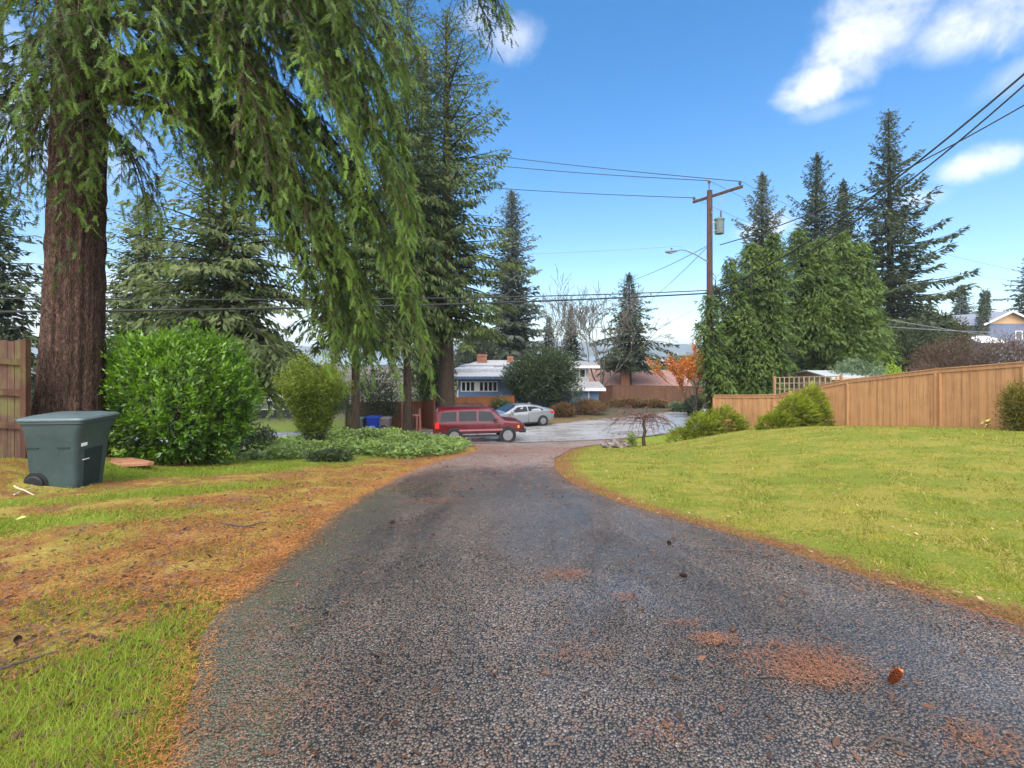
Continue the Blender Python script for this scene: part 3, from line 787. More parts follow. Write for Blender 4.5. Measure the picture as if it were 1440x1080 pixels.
# ------------------------------------------------------------------ the big fir at the left, whose boughs hang over the view
def big_fir():
    r = rng(11)
    X0, Y0 = -8.25, 9.0; z0 = h1(X0, Y0)
    t = thing('fir_tree', 'huge fir with furrowed red brown trunk behind the big bin, its boughs drooping overhead', 'tree', (X0, Y0, z0))
    trunk_mesh('trunk', 24, 0.455, 0.12, BARK_FIR, t, n=72, seg=150, flare=0.30, wob=0.12, lean=(0.55, 0.3), seed=3, ridge=0.034)
    B = np.array([X0, Y0, z0])
    limbs = []
    def trunk_pt(z): return np.array([X0 + 0.55 * z / 24, Y0 + 0.3 * z / 24, z0 + z])
    def limb_to(zs, u, v, Y, rise, secl, dens=1.0, light=0.0):
        a = trunk_pt(zs); e = np.array(at(u, v, Y))
        s = np.linspace(0, 1, 14)[:, None]
        m1 = a + (e - a) * np.array([0.40, 0.40, 0.06]) + np.array([0, 0, 0.25 + rise * 0.45])
        m2 = a + (e - a) * np.array([0.82, 0.82, 0.38]) + np.array([0, 0, 0.2 + rise * 0.35])
        p = (1 - s) ** 3 * a + 3 * s * (1 - s) ** 2 * m1 + 3 * s ** 2 * (1 - s) * m2 + s ** 3 * e
        limbs.append((p, secl, dens, light))
    # boughs read off the photograph: (height on trunk, tip u, v, depth, rise, side length)
    for args in [(9.0, 440, 330, 8.2, 0.9, 1.0, 1.2, .12), (10.5, 560, 300, 9.0, 1.0, 1.1, 1.0, 0), (7.2, 596, 500, 9.6, 1.0, 1.0, 1.3, .10), (7.4, 500, 430, 9.2, 0.9, 1.0, 1.3, .12),
                 (7.0, 550, 520, 10.5, 1.0, 0.9, 1.1, .06), (10, 560, 190, 9.5, .9, 1.1, 1.0, .06), (11.5, 556, 70, 9.3, 0.8, 1.1, 1.1, .08), (12.5, 705, 12, 8.6, 1.1, 0.8, 1.0, -.1),
                 (10, 470, 150, 7.6, 1.0, 1.0, 1.1, .10), (9.6, 380, 250, 7.4, 1.2, 0.9, 1.0, .10), (8.0, 300, 250, 8.4, 0.6, 0.8, 0.8, 0), (7.0, 330, 120, 8.0, 0.5, 0.9, 1.0, .12),
                 (7.3, 260, 215, 8.2, 0.4, 0.7, 0.7, .08), (6.2, 215, 150, 8.0, 0.3, 0.6, 0.8, 0), (8.4, 250, 40, 7.4, 0.4, 0.9, 1.0, .06), (9.2, 360, 30, 7.6, 0.6, 1.0, 1.1, .06), (10.2, 470, 20, 7.6, 0.7, 1.0, 1.1, .06),
                 (6.0, 205, 275, 8.6, 0.2, 0.6, 0.6, -.1), (6.8, 452, 470, 9.6, 1.0, 0.8, 1.2, .04), (7.2, 500, 500, 10.2, 1.2, 0.9, 1.1, .02), (6.6, 420, 330, 10.4, 0.8, 0.8, 0.7, -.08),
                 (9.4, 575, 120, 10.5, 1.0, 0.9, 0.9, -.04), (9.0, 585, 300, 10.5, 1.0, 0.9, 0.9, -.04), (8.2, 560, 400, 11, 1.2, 0.9, 0.9, -.04), (11.2, 520, 110, 8.6, 1.2, 1.0, 1.1, .04),
                 (6.5, 25, 290, 8.3, 0.7, 0.6, 1.0, -.12), (7.0, -30, 330, 8.8, 0.8, 0.7, 1.0, -.1), (7.5, 15, 160, 7.6, 0.5, 0.7, 1.0, 0), (8.3, 40, 60, 7.0, 0.5, 0.8, 1.0, 0), (8.8, -40, 200, 7.4, 0.6, 0.9, 1.0, 0), (6.2, 40, 235, 9.6, 0.5, 0.6, 0.8, -.1),
                 (9.5, 110, 20, 6.6, 0.6, 0.9, 1.0, .05), (7.4, 130, 140, 7.6, 0.2, 0.5, 1.0, .1), (6.3, 118, 225, 7.9, 0.2, 0.35, 0.9, .05), (9.0, 170, 70, 7.2, 0.5, 0.8, 1.0, .05), (5.2, 97, 285, 8.1, 0.25, 0.25, 0.7, .05)]:
        limb_to(*args)
    hero = list(limbs)
    for hi, (p, sl, dn, lt) in enumerate(hero):   # most boughs have a neighbour on the trunk
        if p[-1][0] < -7.5 and hi % 2: continue
        e = p[-1] + r.normal(0, 1, 3) * np.array([0.35, 0.6, 0.40]); a = p[0] + np.array([0, 0, r.uniform(-0.6, 0.6)])
        s = np.linspace(0, 1, 14)[:, None]
        limbs.append((p * 1.0 + (a - p[0]) * (1 - s) + (e - p[-1]) * s ** 1.5 + np.array([0, 0, r.uniform(-0.2, 0.7)]) * np.sin(np.pi * s), sl * r.uniform(0.8, 1.2), dn * 0.9, lt + r.normal(0, 0.05)))
    for i in range(34):                       # the rest of the crown, above and behind
        zs = 8 + i * 0.44 + r.uniform(0, 0.3); a = i * 2.4
        ln = 5.8 * (1 - (zs - 8) / 17.5) ** 0.7 * r.uniform(0.75, 1.05)
        s = np.linspace(0, 1, 12)[:, None]; d = np.array([math.cos(a), math.sin(a), 0])
        if zs < 11 and math.cos(a) < 0.9 and d[1] > 0.2 and d[0] > -0.5: continue
        p = trunk_pt(zs) + d * ln * s + np.array([0, 0, 1.0]) * (0.25 * ln * s - 0.55 * ln * s ** 2)
        limbs.append((p, 0.9, 0.6, -0.05))
    L = Leaves(); DL_ = Leaves(); ls = []; rs = []
    for (p, secl, dens, light) in limbs:
        brown = r.uniform(0.0, 0.25); light += r.choice([-0.16, -0.06, 0.0, 0.12])
        ln = float(np.linalg.norm(np.diff(p, axis=0), axis=1).sum())
        ls.append(p - B); rs.append(np.linspace(0.02 + 0.006 * ln, 0.008, len(p)))
        n2 = int(ln * 5.0 * dens ** 0.5)
        ss = np.linspace(0.22, 1.0, n2) ** 0.9
        tt = np.linspace(0, 1, len(p))
        for k, s in enumerate(ss):
            c = np.array([np.interp(s, tt, p[:, m]) for m in range(3)])
            i = min(int(s * (len(p) - 1)), len(p) - 2); T = unit(p[i + 1] - p[i]); Th = unit(T * np.array([1, 1, 0.25]))
            q = unit(np.cross(Th, [0, 0, 1.0])) * (1 if k % 2 else -1)
            l2 = 1.2 * secl * r.uniform(0.45, 1.2) * (0.35 + 0.85 * math.sin(math.pi * min(1, s) ** 0.8)) + 0.15
            d = unit(Th * r.uniform(0.35, 0.9) + q * r.uniform(0.3, 1.0))
            m = max(3, int(l2 / 0.10)); u = np.linspace(0.05, 1, m)
            sp = c + d * (l2 * u)[:, None]; sp[:, :2] = c[:2] + (sp[:, :2] - c[:2]) * (1 - 0.18 * u[:, None] ** 1.5); sp[:, 2] -= l2 * (0.06 * u + 0.85 * u ** 1.8) * r.uniform(0.35, 1.4)
            ls.append(np.vstack([c, sp])[:: max(1, m // 4)] - B if m > 4 else np.vstack([c, sp]) - B); rs.append(np.linspace(0.009, 0.004, len(ls[-1])))
            nt = 2
            for _ in range(nt):
                sgn = r.choice([-1, 1], m)
                dd = unit(unit(np.gradient(sp, axis=0)) * r.uniform(0.2, 0.9, (m, 1)) + np.array([0, 0, -1.0]) * r.uniform(0.1, 0.9, (m, 1)) + np.cross(d, [0, 0, 1.0]) * (sgn * r.uniform(0, 0.7, m))[:, None] + r.normal(0, 0.15, (m, 3)))
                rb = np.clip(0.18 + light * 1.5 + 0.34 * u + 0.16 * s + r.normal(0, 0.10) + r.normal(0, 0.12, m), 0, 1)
                twigs(DL_ if r.uniform() < brown * (1.2 - s) * 1.6 else L, sp + r.normal(0, 0.02, (m, 3)) - B, dd, r.uniform(0.10, 0.34, m), 7, 0.058, 0.0155, r, rb)
    V, Q = np_tubes(ls, rs, 4)
    np_mesh('limbs', V, Q, BARK_TREE, t)
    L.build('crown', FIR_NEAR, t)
    DL_.build('dry_twigs', leafy('dry brown twigs of fir', (0.022, 0.018, 0.009), (0.085, 0.062, 0.03), 0.7, 0.15, 0.2), t)
    return t
big_fir()

def cat_pos(u, Y): return X_at(u, Y), Y

# tall conifers across the street
x, y = cat_pos(628, 30.6)
conifer('conifer', 'tallest conifer, its bare lower trunk behind the red four wheel drive', x, y, 26.3, 4.6, FIR_MID, BARK_TREE, crown0=6.2, nb=170, tr=0.55, seed=21, droop=0.45, up=0.12, card=(0.42, 0.12), step=0.2, per=9, hang=0.6, shape=0.30, irr=0.55, tipup=0.15)
x, y = cat_pos(573, 28.3)
conifer('conifer', 'slim leaning fir trunk with hanging dark boughs, rising behind the blue and grey bins', x, y, 27, 3.5, FIR_MID, BARK_TREE, crown0=6.0, nb=190, tr=0.26, seed=22, droop=0.65, up=0.1, card=(0.42, 0.11), step=0.2, per=8, hang=0.8, shape=0.4, irr=0.45)
x, y = cat_pos(500, 25.5)
conifer('conifer', 'fresh green conifer whose low boughs sweep down above the yellow green shrub', x, h1(0, 0) * 0 + y, 17, 3.3, FIR_MID, BARK_TREE, crown0=5.4, nb=150, tr=0.25, seed=23, droop=0.55, up=0.12, card=(0.42, 0.11), step=0.2, per=8, hang=0.6, shape=0.7, irr=0.4)
x, y = cat_pos(597, 42)
conifer('conifer', 'slender dark conifer spire beside and behind the tallest conifer', x, y, 31.5, 3.4, FIR_DARK, BARK_TREE, crown0=6, nb=200, tr=0.35, seed=24, droop=0.35, card=(0.55, 0.15), step=0.3, per=6, hang=0.4)
x, y = cat_pos(316, 22)
conifer('conifer', 'broad dark conifer with visible trunk between the huge fir and the hanging boughs', x, y, 14, 4.6, FIR_OLIVE, BARK_TREE, crown0=2.9, nb=190, tr=0.3, seed=25, droop=0.5, up=0.14, card=(0.42, 0.135), step=0.2, per=7, hang=0.5, shape=0.5, irr=0.5)
x, y = cat_pos(205, 30)
conifer('conifer', 'pale olive conifer seen above the glossy laurel, left of the broad dark one', x, y, 14.5, 4.8, FIR_OLIVE, BARK_TREE, crown0=2.5, nb=190, tr=0.3, seed=26, droop=0.4, card=(0.48, 0.15), step=0.25, per=6, hang=0.4, shape=0.6, irr=0.4)
x, y = cat_pos(-12, 22)
conifer('conifer', 'dark conifer at the left edge, seen between the board fence and the huge fir', x, y, 13, 3.0, FIR_DARK, BARK_TREE, crown0=2.0, nb=140, tr=0.28, seed=27, droop=0.4, card=(0.42, 0.13), step=0.2, per=6, hang=0.4, shape=0.6)
x, y = cat_pos(720, 60)
conifer('conifer', 'grey green columnar conifer rising behind the blue house', x, y, 25.5, 4.6, FIR_FAR, BARK_TREE, crown0=2.0, nb=230, tr=0.5, seed=28, droop=0.3, up=0.35, card=(0.75, 0.22), step=0.35, per=8, hang=0.3, shape=0.55, irr=0.3)
x, y = cat_pos(885, 55)
conifer('conifer', 'dark layered conifer behind the brick chimney of the russet roofed house', x, y, 14.2, 4.2, FIR_DARK, BARK_TREE, crown0=3.6, nb=120, tr=0.3, seed=29, droop=0.25, up=0.05, card=(0.6, 0.16), step=0.3, per=7, hang=0.3, shape=0.7, irr=0.4)
x, y = cat_pos(803, 62)
conifer('conifer', 'small dark conifer between the grey columnar conifer and the bare tree', x, y, 11.6, 2.6, FIR_DARK, BARK_TREE, crown0=1.5, nb=90, tr=0.2, seed=30, droop=0.4, card=(0.6, 0.16), step=0.35, per=6, hang=0.4, shape=0.8)
x, y = cat_pos(772, 66)
conifer('conifer', 'pale thin conifer directly right of the grey columnar one', x, y, 10.5, 2.4, FIR_FAR, BARK_TREE, crown0=1.5, nb=80, tr=0.2, seed=31, droop=0.3, card=(0.6, 0.16), step=0.35, per=6, hang=0.3, shape=0.8)
# the conifers on the right beyond the cedars
for (u, Y, vt, Rr, sd_, lab, lean, mat_) in [
        (1072, 46, 246, 4.2, 41, 'narrow conifer just right of the utility pole top, leftmost of the row behind the cedars', (0, 0), FIR_FAR),
        (1143, 46, 219, 4.6, 42, 'ragged conifer with drooping top, second tallest behind the cedars', (0.4, 0), FIR_DARK),
        (1186, 50, 256, 3.4, 43, 'small conifer squeezed between the two tallest behind the cedars', (0, 0), FIR_DARK),
        (1254, 44, 158, 5.4, 44, 'tallest ragged conifer right of the cedars with outstretched upturned limbs', (-0.3, 0), FIR_DARK)]:
    x, y = cat_pos(u, Y); zt = EYE + (HZ - vt) / F * Y; zg = h1(x, y)
    conifer('conifer', lab, x, y, zt - zg, Rr, mat_, BARK_TREE, crown0=2.5, nb=165 if sd_ != 44 else 130, tr=0.4, seed=sd_, droop=0.35, up=0.12, card=(0.55, 0.19), step=0.24, per=11, hang=0.4, shape=0.68, irr=0.6, lean=lean, tipup=0.22, group='conifers behind the cedars')
for (u, Y, vt, Rr, sd_, lab) in [(1352, 92, 403, 5.0, 51, 'distant dark conifer standing above the small white gable'), (1385, 96, 412, 3.0, 52, 'distant lopsided conifer beside the leaning snag'),
                                 (1446, 92, 358, 6.0, 53, 'dark conifer cut by the right edge above the tan gable')]:
    x, y = cat_pos(u, Y); zt = EYE + (HZ - vt) / F * Y; zg = h1(x, y)
    conifer('conifer', lab, x, y, zt - zg, Rr, FIR_FAR if sd_ < 53 else FIR_DARK, BARK_TREE, crown0=1.0, nb=100, tr=0.3, seed=sd_, droop=0.25, up=0.05, card=(0.9, 0.25), step=0.45, per=7, hang=0.25, shape=0.95, irr=0.6)

# the bushy cedars behind the tan fence: several leaders, each with its own ragged crown
def cedar(label, x, y, heads, seed, dens, trunk_r):
    r = rng(seed); z0 = h1(x, y)
    t = thing('cedar_tree', label, 'tree', (x, y, z0), 0, 'cedars behind the tan fence')
    trunk_mesh('trunk', max(h_[2] for h_ in heads) * 0.85, trunk_r, 0.04, BARK_GREY, t, n=10, seg=10, seed=seed)
    L = Leaves(); ls = []; rs = []
    for (dx, dy, H, R, c0) in heads:
        n = int(dens * R * (H - c0))
        ls.append(np.array([[0, 0, 0.4], [dx * 0.7, dy * 0.7, c0 + 0.4 * (H - c0)], [dx, dy, H * 0.97]])); rs.append(np.array([0.09, 0.06, 0.015]))
        for i in range(n):
            f = ((i + r.uniform()) / n); z = c0 + (H - c0) * f
            prof = (1 - f ** 2.0) ** 0.75 * (0.72 + 0.28 * min(1, f / 0.2)) + 0.05; bl = r.normal(0, 0.13)
            a = i * 2.39996 + r.uniform(-0.5, 0.5)
            ln = R * prof * r.uniform(0.45, 1.25); dh = np.array([math.cos(a), math.sin(a), 0])
            m = max(3, int(ln / 0.15)); s = np.linspace(0.3, 1, m)
            P = np.array([dx * (0.6 + 0.4 * f), dy * (0.6 + 0.4 * f), z]) + dh * (ln * s)[:, None]; P[:, 2] += ln * (0.55 * s - 0.65 * s ** 2)
            ls.append(np.vstack([[dx * .9, dy * .9, z - 0.1], P])); rs.append(np.linspace(0.025, 0.006, m + 1))
            q = np.array([-dh[1], dh[0], 0])
            for j in range(5):
                off = r.normal(0, 0.12 + 0.08 * ln, m)
                pp = P + q * off[:, None] + r.normal(0, 0.06, (m, 3)); pp[:, 2] -= np.abs(off) * 0.4
                D = unit(dh * 0.75 + q * np.sign(off)[:, None] * 0.5 + np.array([0, 0, -0.75]) + r.normal(0, 0.4, (m, 3)))
                twigs(L, pp, D, r.uniform(0.14, 0.42, m), 3, 0.095, 0.034, r, np.clip(0.06 + bl + 0.5 * s + 0.12 * f + r.normal(0, 0.15, m), 0, 1))
    V, Q = np_tubes(ls, rs, 3); np_mesh('limbs', V, Q, BARK_DARK, t)
    L.build('crown', CEDAR, t)
    return t
def heads_at(x, Y, tops):
    z0 = h1(x, Y)
    return [(X_at(u, Y + dy) - x, dy, EYE + (HZ - v) / F * (Y + dy) - z0, R, c0) for (u, v, R, c0, dy) in tops]
x, y = cat_pos(1055, 27.4)
cedar('bushy cedar overhanging the low end of the tan fence beside the utility pole', x, y, heads_at(x, y, [(1004, 402, .95, .7, 0.2), (1026, 366, 1.25, .8, 0), (1056, 340, 1.5, 1.0, .3), (1088, 326, 1.55, 1.4, .1), (1012, 470, 1.1, .6, -.8), (1046, 430, 1.4, .6, -1.1), (1084, 410, 1.35, .8, -1.0), (1066, 480, 1.2, .6, -1.5), (994, 412, .75, 1.2, -2.3), (984, 452, .65, .8, -2.4), (1000, 490, .8, .5, -2.5)]), 61, 17, 0.2)
x, y = cat_pos(1168, 29.2)
cedar('tallest bushy cedar, standing behind the square lattice fence and shed', x, y, heads_at(x, y, [(1122, 322, 1.5, 3.8, 0), (1152, 334, 1.5, 3.0, -.5), (1184, 326, 1.7, 2.6, .1), (1212, 340, 1.45, 2.4, 0), (1230, 392, 1.15, 2.2, .2), (1142, 420, 1.2, 3.0, -1.0), (1190, 410, 1.4, 2.4, -1.2), (1222, 440, 1.2, 2.0, -.8)]), 62, 16, 0.2)
x, y = cat_pos(1210, 32.5)
cedar('smaller shaded cedar behind the grey shed roof, rightmost of the three', x, y, [(-1.4, 0, 6.0, 1.5, 0.8), (0, 0, 6.6, 1.6, 0.8), (1.2, 0.1, 5.6, 1.5, 0.8)], 63, 16, 0.2)
# ------------------------------------------------------------------ shrubs and smaller plants
LAUREL = leafy('glossy laurel leaves', (0.013, 0.042, 0.005), (0.20, 0.38, 0.02), 0.32, 0.3, 0.5, None, 0.25, 1.2)
FORS = leafy('yellow green leaves', (0.05, 0.075, 0.008), (0.27, 0.33, 0.035), 0.5, 0.35, 0.3, None, 0.25, 1.0)
IVY = leafy('ivy leaves', (0.04, 0.075, 0.012), (0.26, 0.36, 0.07), 0.4, 0.25, 0.4, (0.30, 0.32, 0.16), 0.3, 0.9)
DEEP = leafy('deep green leaves', (0.016, 0.030, 0.012), (0.075, 0.105, 0.035), 0.4, 0.2, 0.4, None, 0.35, 0.7)
JUN = leafy('juniper sprays', (0.035, 0.05, 0.006), (0.28, 0.33, 0.025), 0.6, 0.25, 0.2, None, 0.3, 1.2)
BRIGHT = leafy('lime leaves', (0.09, 0.15, 0.01), (0.28, 0.38, 0.03), 0.5, 0.35, 0.3)
RUST = leafy('russet heather', (0.06, 0.035, 0.018), (0.22, 0.13, 0.055), 0.7, 0.2, 0.2, None, 0.4, 0.8)
MAPLE = leafy('orange maple leaves', (0.30, 0.07, 0.012), (0.75, 0.30, 0.04), 0.6, 0.35, 0.2, None, 0.3, 1.0)
BROWNT = leafy('dry brown twigs', (0.05, 0.032, 0.024), (0.14, 0.09, 0.065), 0.8, 0.15, 0.1, None, 0.4, 0.5)
GREYG = leafy('grey green leaves', (0.04, 0.065, 0.035), (0.15, 0.21, 0.11), 0.5, 0.25, 0.3, None, 0.3, 0.8)

def laurel():
    r = rng(71); Y = 10.0; x = X_at(252, Y); z0 = h1(x, Y) - 0.05
    t = thing('laurel_bush', 'big rounded glossy bright green laurel right of the huge fir trunk', 'bush', (x, Y, z0))
    rx, ry, H = 1.52, 1.25, 2.72
    n = 2100
    d = unit(r.normal(0, 1, (n * 2, 3))); d = d[(d[:, 2] > -0.95)][:n]; n = len(d)
    bumpf = 1 + 0.10 * np.sin(d[:, 0] * 6 + 1) * np.cos(d[:, 2] * 5) + 0.08 * np.sin(d[:, 1] * 8 + d[:, 0] * 3)
    c = np.array([0, 0, H * 0.50])
    rad_ = r.uniform(0.62, 1.0, n) ** 0.55 * bumpf
    P = c + d * rad_[:, None] * np.array([rx, ry, H * 0.52])
    sh = unit(d * 0.85 + np.array([0, 0, 0.6]) + r.normal(0, 0.28, (n, 3)))       # shoot direction
    L = Leaves(); k = 9; ls = []; rs = []
    for j in range(k):
        f = j / k; a = j * 2.4 + r.uniform(0, 6.28, n)
        s1 = unit(np.cross(sh, r.normal(0, 1, (n, 3)))); s2 = np.cross(sh, s1)
        o = s1 * np.cos(a)[:, None] + s2 * np.sin(a)[:, None]
        D = unit(sh * (0.25 + 0.9 * f) + o * (1.0 - 0.45 * f) + r.normal(0, 0.12, (n, 3)))
        base = P + sh * (-0.16 + 0.30 * f)
        ln = r.uniform(0.10, 0.15, n) * (1.05 - 0.3 * f)
        V, _ = rhombs(base, D, ln, ln * 0.40, unit(sh + 0.25 * r.normal(0, 1, (n, 3))), 0.5, -0.10)
        ok = base[:, 2] > 0.03
        V = V.reshape(-1, 4, 3)[ok].reshape(-1, 3)
        L.add(V, np.clip(0.08 + 0.55 * f + 0.30 * d[:, 2] + r.normal(0, 0.12, n), 0, 1)[ok])  # paler toward the top: overhead light painted into the leaf tone
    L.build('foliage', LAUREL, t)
    for i in range(30):
        a = r.uniform(0, 6.28); e = np.array([math.cos(a) * rx * 0.8, math.sin(a) * ry * 0.8, H * r.uniform(0.4, 0.95)]); s = np.linspace(0, 1, 6)[:, None]
        ls.append(np.array([math.cos(a) * 0.3, math.sin(a) * 0.25, -0.1]) * (1 - s) + e * s + r.normal(0, 0.03, (6, 3))); rs.append(np.linspace(0.022, 0.008, 6))
    V, Q = np_tubes(ls, rs, 5); np_mesh('stems', V, Q, BARK_TREE, t)
laurel()
def S(name, label, u, v0, v1, u0, u1, Y, mat, n, leaf, seed, depth=0.8, dz=-0.1, **k):
    """shrub filling the box u0..u1, v0..v1 of the photograph at depth Y, standing on the ground there"""
    x = X_at((u0 + u1) / 2, Y); rx = (u1 - u0) / 2 / F * Y
    zb = h1(x, Y) + dz
    zt = EYE + (HZ - v0) / F * Y
    return shrub(name, label, x, Y, rx * 0.95, rx * depth, (zt - zb) / 2 * 0.97, mat, n, leaf, seed, z0=zb, **k)

# yellow green arching shrub: many thin stems rising from one foot
def arching():
    r = rng(72); Y = 16.0; x = X_at(442, Y); zb = h1(x, Y)
    t = thing('arching_shrub', 'yellow green shrub with many bare stems, between the laurel and the red fence', 'bush', (x, Y, zb))
    H = EYE + (HZ - 498) / F * Y - zb
    ls = []; rs = []; P = []; A = []
    for i in range(95):
        a = r.uniform(0, 6.28); sp = r.uniform(0.15, 1.0) ** 0.7
        e = np.array([math.cos(a) * 1.22 * sp, math.sin(a) * 1.1 * sp, H * (1.03 - 0.28 * sp ** 2) * r.uniform(0.72, 1.0)])
        s = np.linspace(0, 1, 16)[:, None]; p0 = np.array([math.cos(a) * 0.22, math.sin(a) * 0.2, -0.1])
        mid = p0 * 0.5 + e * 0.5 + np.array([-math.cos(a) * 0.22, -math.sin(a) * 0.2, 0.3])
        p = (1 - s) ** 2 * p0 + 2 * s * (1 - s) * mid + s ** 2 * e + r.normal(0, 0.012, (16, 3))
        ls.append(p); rs.append(np.linspace(0.014, 0.004, 16))
        for _ in range(26):
            P.append(p[4:]); A.append(np.linspace(0.2, 1, 12))
    V, Q = np_tubes(ls, rs, 4); np_mesh('stems', V, Q, BARK_GREY, t)
    P = np.concatenate(P); A = np.concatenate(A); n = len(P); P = P + r.normal(0, 0.10, (n, 3))
    L = Leaves(); V, _ = rhombs(P, unit(r.normal(0, 1, (n, 3)) + np.array([0, 0, 0.3])), r.uniform(0.06, 0.12, n), r.uniform(0.025, 0.045, n), r.normal(0, 1, (n, 3)) + np.array([0, -.4, 0.8]))
    L.add(V, np.clip(A * 0.55 + r.normal(0.1, 0.2, n), 0, 1)); L.build('foliage', FORS, t)
arching()
S('viburnum_bush', 'dark green bush with pale leaves at the foot of the laurel, right side', 340, 592, 640, 318, 392, 13.0, DEEP, 4200, (0.07, 0.035), 73, up=0.3)
S('dark_shrub', 'dark brownish shrub in front of the dull end of the red fence', 527, 518, 590, 486, 566, 29.6, DEEP, 5200, (0.16, 0.06), 74, up=0.3, wispy=0.05)
S('round_evergreen', 'large dark rounded evergreen shrub in front of the blue house, right of its windows', 760, 490, 580, 703, 818, 38.0, DEEP, 21000, (0.20, 0.09), 75, up=0.35, lobes=14, rough=0.10)
S('flowering_shrub', 'low shrub with pale blossoms against the red fence left of the silver car', 708, 559, 586, 682, 726, 35.2, leafy('blossoming leaves', (0.04, 0.06, 0.02), (0.13, 0.16, 0.05), 0.5, 0.25, 0.3, (0.62, 0.55, 0.38)), 3200, (0.13, 0.07), 76)
S('heather_shrub', 'bronze and green low shrub right beside the silver car', 790, 566, 590, 770, 812, 36.5, RUST, 3600, (0.15, 0.05), 77)
S('heather_shrub', 'rounded russet heather mound in front of the blue garage', 826, 560, 588, 796, 856, 38.0, RUST, 4600, (0.15, 0.05), 78)
S('heather_shrub', 'low reddish hedge in front of the long brown fence, left half', 877, 560, 577, 846, 908, 43.0, RUST, 3800, (0.2, 0.06), 79)
S('heather_shrub', 'low reddish hedge in front of the long brown fence, right half', 925, 561, 577, 896, 944, 43.0, RUST, 3200, (0.2, 0.06), 80)
S('leafy_shrub', 'small green shrub under the orange maple', 955, 566, 578, 938, 972, 40.0, GREYG, 2000, (0.2, 0.09), 81)
S('dark_shrub', 'dark rounded shrub at the right foot of the orange maple', 974, 553, 578, 958, 992, 37.0, DEEP, 2400, (0.16, 0.07), 82)
S('laurel_hedge', 'grey green broad leaved hedge behind the shed roof', 1210, 500, 530, 1158, 1250, 25.5, GREYG, 9000, (0.16, 0.07), 83, up=0.3)
S('lime_shrub', 'bright lime shrub peeping over the tan fence right of the shed', 1256, 502, 528, 1238, 1280, 22.0, BRIGHT, 3000, (0.10, 0.04), 84)
S('twiggy_hedge', 'grey brown twiggy bush over the tan fence, directly right of the lime shrub', 1296, 506, 528, 1268, 1324, 24.0, BROWNT, 4200, (0.18, 0.025), 85, wispy=0.08)
S('twiggy_hedge', 'tall reddish brown bare hedge in the middle of the skyline over the tan fence', 1330, 468, 525, 1284, 1392, 30.0, BROWNT, 11000, (0.26, 0.03), 86, wispy=0.10)
S('twiggy_hedge', 'brown bare hedge above the fence at the right edge', 1420, 470, 520, 1376, 1470, 27.0, BROWNT, 9000, (0.24, 0.03), 87, wispy=0.10)
S('olive_shrub', 'olive green tree crown left of the leaning snag', 1322, 436, 500, 1288, 1358, 46.0, leafy('olive leaves', (0.03, 0.035, 0.014), (0.10, 0.11, 0.04), 0.6, 0.25, 0.2), 9000, (0.3, 0.1), 88, cat='tree')
S('fern_bush', 'dark evergreen bush under the tallest ragged conifer', 1275, 455, 525, 1225, 1320, 38.0, FIR_DARK, 12000, (0.3, 0.09), 89)
S('conifer_bush', 'yellow tipped evergreen bush at the right edge in front of the tan fence', 1430, 540, 606, 1403, 1475, 12.6, leafy('yellow tipped needles', (0.05, 0.055, 0.01), (0.20, 0.17, 0.03), 0.6, 0.25, 0.2, (0.4, 0.3, 0.04)), 9000, (0.09, 0.02), 90)
S('garden_tree', 'leafy mid green tree behind the red fence at left of the tallest conifer trunk', 596, 470, 575, 560, 640, 36, leafy('soft leaves', (0.03, 0.05, 0.012), (0.13, 0.19, 0.05), 0.55, 0.3, 0.3), 9000, (0.25, 0.10), 91, cat='tree', wispy=0.08)
S('garden_tree', 'hazy green tree far behind the roof of the grey house', 372, 470, 560, 330, 430, 60, leafy('soft far leaves', (0.04, 0.06, 0.03), (0.13, 0.17, 0.08), 0.6, 0.3, 0.2), 6000, (0.5, 0.2), 92, cat='tree', wispy=0.08)
S('garden_tree', 'grey green tree behind the chimney of the blue house', 672, 470, 560, 636, 706, 55, FIR_FAR, 9000, (0.5, 0.17), 93, cat='tree', wispy=0.08)

